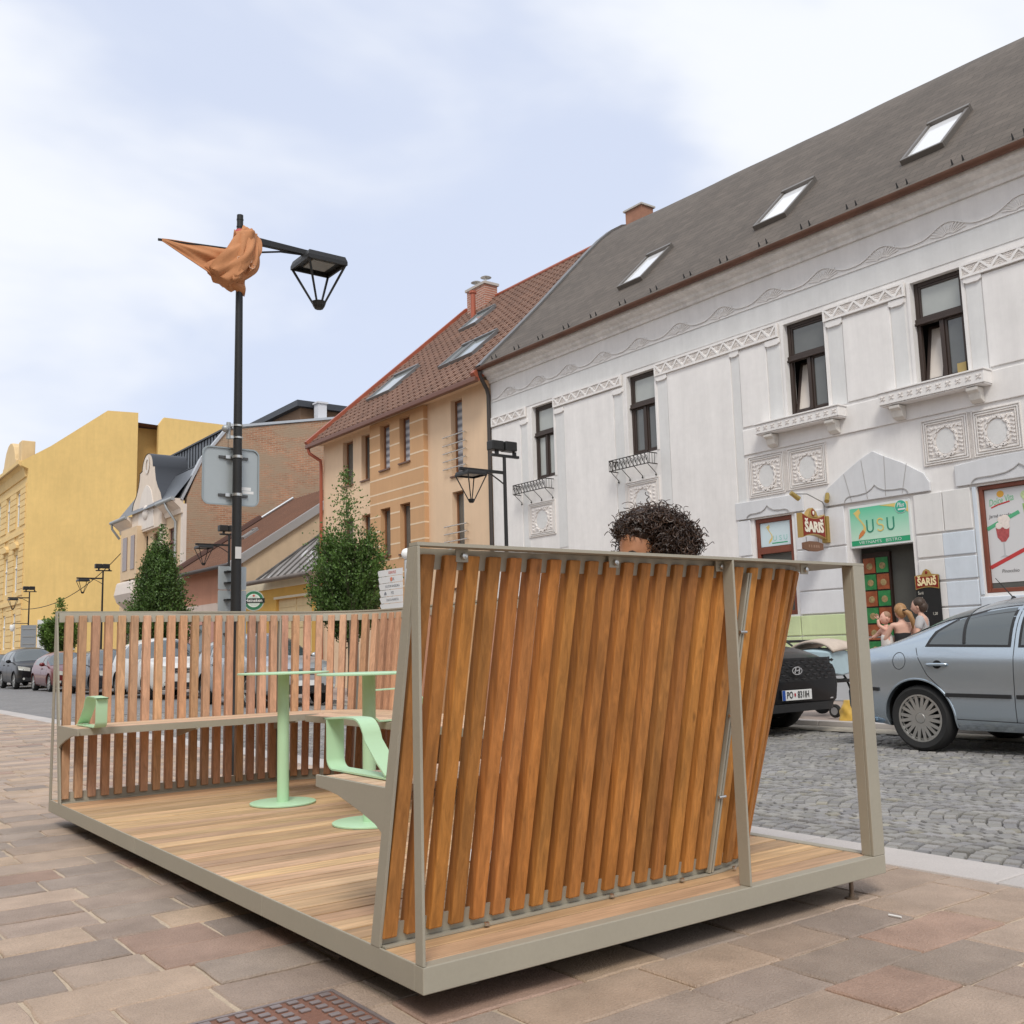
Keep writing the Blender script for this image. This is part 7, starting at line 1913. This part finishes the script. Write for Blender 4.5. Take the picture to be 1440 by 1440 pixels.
w1, P, fr, k = standing('person', 'blond woman in a black sleeveless top with a ponytail, holding up a baby', 11.3, 5.60, 1.44, (.55,.85), (BLKT, JEAN),
   dict(l=((-.26,.10,1.12),(-.16,.33,1.24)), r=((.26,.12,1.10),(.10,.34,1.12))))
b = MB(); c_ = P(0,.02,1.615); b.ball(c_, (.098*k,.098*k,.108*k), 18, 12); b.ball(P(0,-.02,1.57), (.082*k,.082*k,.10*k), 16, 10)
b.tube([P(.0,-.10,1.60),P(.06,-.16,1.54),P(.10,-.17,1.42),P(.11,-.15,1.30)], [.035*k,.045*k,.04*k,.012*k], 10); b.build('hair', BLOND, w1, smooth=80)
b = MB(); b.lathe([(.03,-.012),(.034,0),(.03,.012)], P(.01,-.115,1.60), 10); b.build('hair_band', BLKT, w1)
w2, P2_, fr2, k2 = standing('person', 'dark haired man in a grey shirt leaning in behind the blond woman', 11.75, 5.56, 1.53, (-.35,.93), (GREYT, JEAN),
   dict(l=((-.27,.05,1.12),(-.20,.28,1.10)), r=((.27,.05,1.12),(.20,.28,1.08))), sl=True)
b = MB(); b.ball(P2_(0,.025,1.615), (.094*k2,.10*k2,.10*k2), 18, 12); b.ball(P2_(0,-.02,1.56), (.082*k2,.084*k2,.09*k2), 14, 9); b.build('hair', BRNH, w2, smooth=80)
bb_ = thing('person', 'baby held up by the blond woman, one hand raised and one arm stretched left', 'person', (11.25, 5.80, 1.1))
bx, by, bz = 11.22, 5.80, .99
JB = dict(pel=(bx,by,bz-.12,.075), sp=(bx,by,bz,.075), ch=(bx,by,bz+.10,.075), nk=(bx,by,bz+.18,.04), hd=(bx-.005,by,bz+.22,.04), shl=(bx-.01,by+.08,bz+.13,.034), ell=(bx-.02,by+.15,bz+.06,.028), wrl=(bx-.03,by+.22,bz+.03,.020),
  shr=(bx-.05,by-.03,bz+.14,.034), elr=(bx-.10,by+.05,bz+.20,.026), wrr=(bx-.10,by+.055,bz+.29,.020), hl=(bx,by+.05,bz-.17,.05), kl=(bx-.08,by+.10,bz-.24,.038), al=(bx-.07,by+.10,bz-.36,.026), hr=(bx,by-.05,bz-.17,.05), kr=(bx-.08,by-.02,bz-.24,.038), ar=(bx-.07,by-.02,bz-.36,.026))
b = skin_mesh(JB, [('pel','sp'),('sp','ch'),('ch','nk'),('nk','hd'),('ch','shl'),('shl','ell'),('ell','wrl'),('ch','shr'),('shr','elr'),('elr','wrr'),('pel','hl'),('hl','kl'),('kl','al'),('pel','hr'),('hr','kr'),('kr','ar')], 'pel')
hb, _ = head_mesh((bx-.02,by-.01,bz+.305), (-.75,.55,.1), (0,0,1), .74, 18); b.join(hb)
b.join(hand_mesh(JB['wrl'][:3], (-.2,1,-.2), (0,0,-1), .5)); b.join(hand_mesh(JB['wrr'][:3], (0,.1,1), (-1,0,0), .5))
b.build('body', M('baby_skin', (.70,.40,.31), .5), bb_, smooth=70)
JC = {n: (*JB[n][:3], JB[n][3]*1.12+.005) for n in ('pel','sp','ch','hl','hr')}
skin_mesh(JC, [('pel','sp'),('sp','ch'),('pel','hl'),('pel','hr')], 'pel').build('romper', M('romper_white', (.66,.62,.58), .85), bb_, smooth=70)
b = MB(); b.ball((bx-.005,by-.015,bz+.335), (.066,.066,.062), 14, 9); b.build('hair', M('baby_hair', (.33,.20,.13), .6), bb_, smooth=80)

# ------------------------------------------------------------------ stroller, bag
stl = thing('stroller', 'baby stroller with folded beige canopy and pale blue bag behind the black car', 'stroller', (9.65, 5.7, 0))
SB = M('stroller_blue', (.40,.52,.57), .7, var=.08, vs=10, bump=.2, bs=25); SBE = M('canopy_beige', (.52,.44,.37), .8, var=.1, vs=12)
b = MB()
for xx in (9.45, 9.95):
    b.tube([(xx,5.48,.16),(xx,5.62,.50),(xx,5.85,.80),(xx,6.15,1.00)], .014, 8); b.tube([(xx,6.05,.16),(xx,5.85,.45),(xx,5.62,.50)], .014, 8)
b.tube([(9.45,6.15,1.0),(9.95,6.15,1.0)], .018, 8); b.build('frame', BLACKPL, stl, smooth=50)
b = MB(); rows = []
for i in range(13):
    t = i/12; y = 5.44 + .62*t
    rows.append([(9.62 + .0 + .05*sin(pi*t)*s_ - .20 + .42*u, y, z) for u, s_, z in ((0,-1,.58+.02*sin(9*t)),(0,-1.2,.70),(0,-1,.85+.03*sin(pi*t)),(.5,0,.89+.02*sin(pi*t)),(1,1,.85),(1,1.2,.70),(1,1,.58),(.5,0,.55))])
b.grid(rows, True); b.face(range(7,-1,-1)); b.face(range(96,104)); b.build('bag', SB, stl, smooth=60, bev=.02)
b = MB(); rows = []
for i in range(15):
    a = pi*.12 + pi*.80*i/14; c_ = (5.74 + .34*cos(a), .80 + .17*sin(a))
    rows.append([(9.40 + .58*j/8, c_[0] + .01*sin(j*2), c_[1] + .03*sin(pi*j/8)) for j in range(9)])
b.grid(rows); o = b.build('canopy', SBE, stl, smooth=60); md = o.modifiers.new('t', 'SOLIDIFY'); md.thickness = .03
for (xx, yy, rr_) in ((9.45,5.46,.085),(9.95,5.46,.085),(9.42,6.05,.14),(9.98,6.05,.14)):
    b = MB(); b.lathe([(rr_*.55,-.02),(rr_-.02,-.025),(rr_,-.012),(rr_,.012),(rr_-.02,.025),(rr_*.55,.02)], (xx,yy,.03+rr_), 24, 'x'); wl_ = b.build('wheel', TYRE, stl, smooth=40)
    b = MB(); b.lathe([(rr_*.58,-.022),(rr_*.58,.022)], (xx,yy,.03+rr_), 20, 'x'); b.build('hub', M('hub_grey', (.45,.45,.46), .4, metal=.5) if 'hub_grey' not in bpy.data.materials else bpy.data.materials['hub_grey'], wl_, smooth=40)
b = MB(); b.box(9.44,9.96,5.52,5.98,.46,.50); b.build('basket', BLACKPL, stl, bev=.01)
yb2 = MB(); g = random.Random(3); rows = []
for i in range(11):
    t = i/10; rad = .15*(1 - .35*t - .35*max(0, t-.6)); rows.append([(9.28 + rad*cos(2*pi*k/18)*(1+.12*sin(5*2*pi*k/18 + i)), 5.10 + rad*1.1*sin(2*pi*k/18)*(1+.1*sin(3*2*pi*k/18 - i)), .028 + .24*t) for k in range(18)])
yb2.grid(rows, True); yb2.face(range(17,-1,-1)); yb2.face(range(180,198))
tag(yb2.build('plastic_bag', M('bag_yellow', (.72,.46,.10), .4, var=.15, vs=8), smooth=50), 'small yellow plastic bag on the far pavement by the stroller', 'bag')

# ------------------------------------------------------------------ the other side of the street, behind the camera
op = thing('opposite_house', 'long beige house row across the pavement behind the viewer', 'house', (-9.0, 10, 0))
b = MB(); OH = [(y, y+1.1, z, z+1.9) for y in range(-28, 60, 3) for z in (1.2, 4.8)]
b.col = (.50,.43,.34); Xo = -9.0
def facade_r(b, x, y0, y1, z0, z1, holes):
    n = len(b.f); facade(b, x, y0, y1, z0, z1, holes, -.2)
facade_r(b, Xo, -32, 62, -.4, 8.2, OH); b.poly([(Xo,-32,8.2),(Xo-.3,-32,8.2),(Xo-.3,62,8.2),(Xo,62,8.2)]); b.poly([(Xo-9,-32,-.4),(Xo-9,-32,8.2),(Xo-9,62,8.2),(Xo-9,62,-.4)])
b.build('wall', STUC, op)
b = MB(); b.grid([[(Xo+.35,y,8.15),(Xo-4.5,y,11.4),(Xo-9.3,y,8.15)] for y in (-32.2,62.2)]); b.build('roof', TILE, op)
b = MB()
for h in OH: b.poly([(Xo-.18,h[0],h[2]),(Xo-.18,h[1],h[2]),(Xo-.18,h[1],h[3]),(Xo-.18,h[0],h[3])])
b.build('window', GLASS, op)
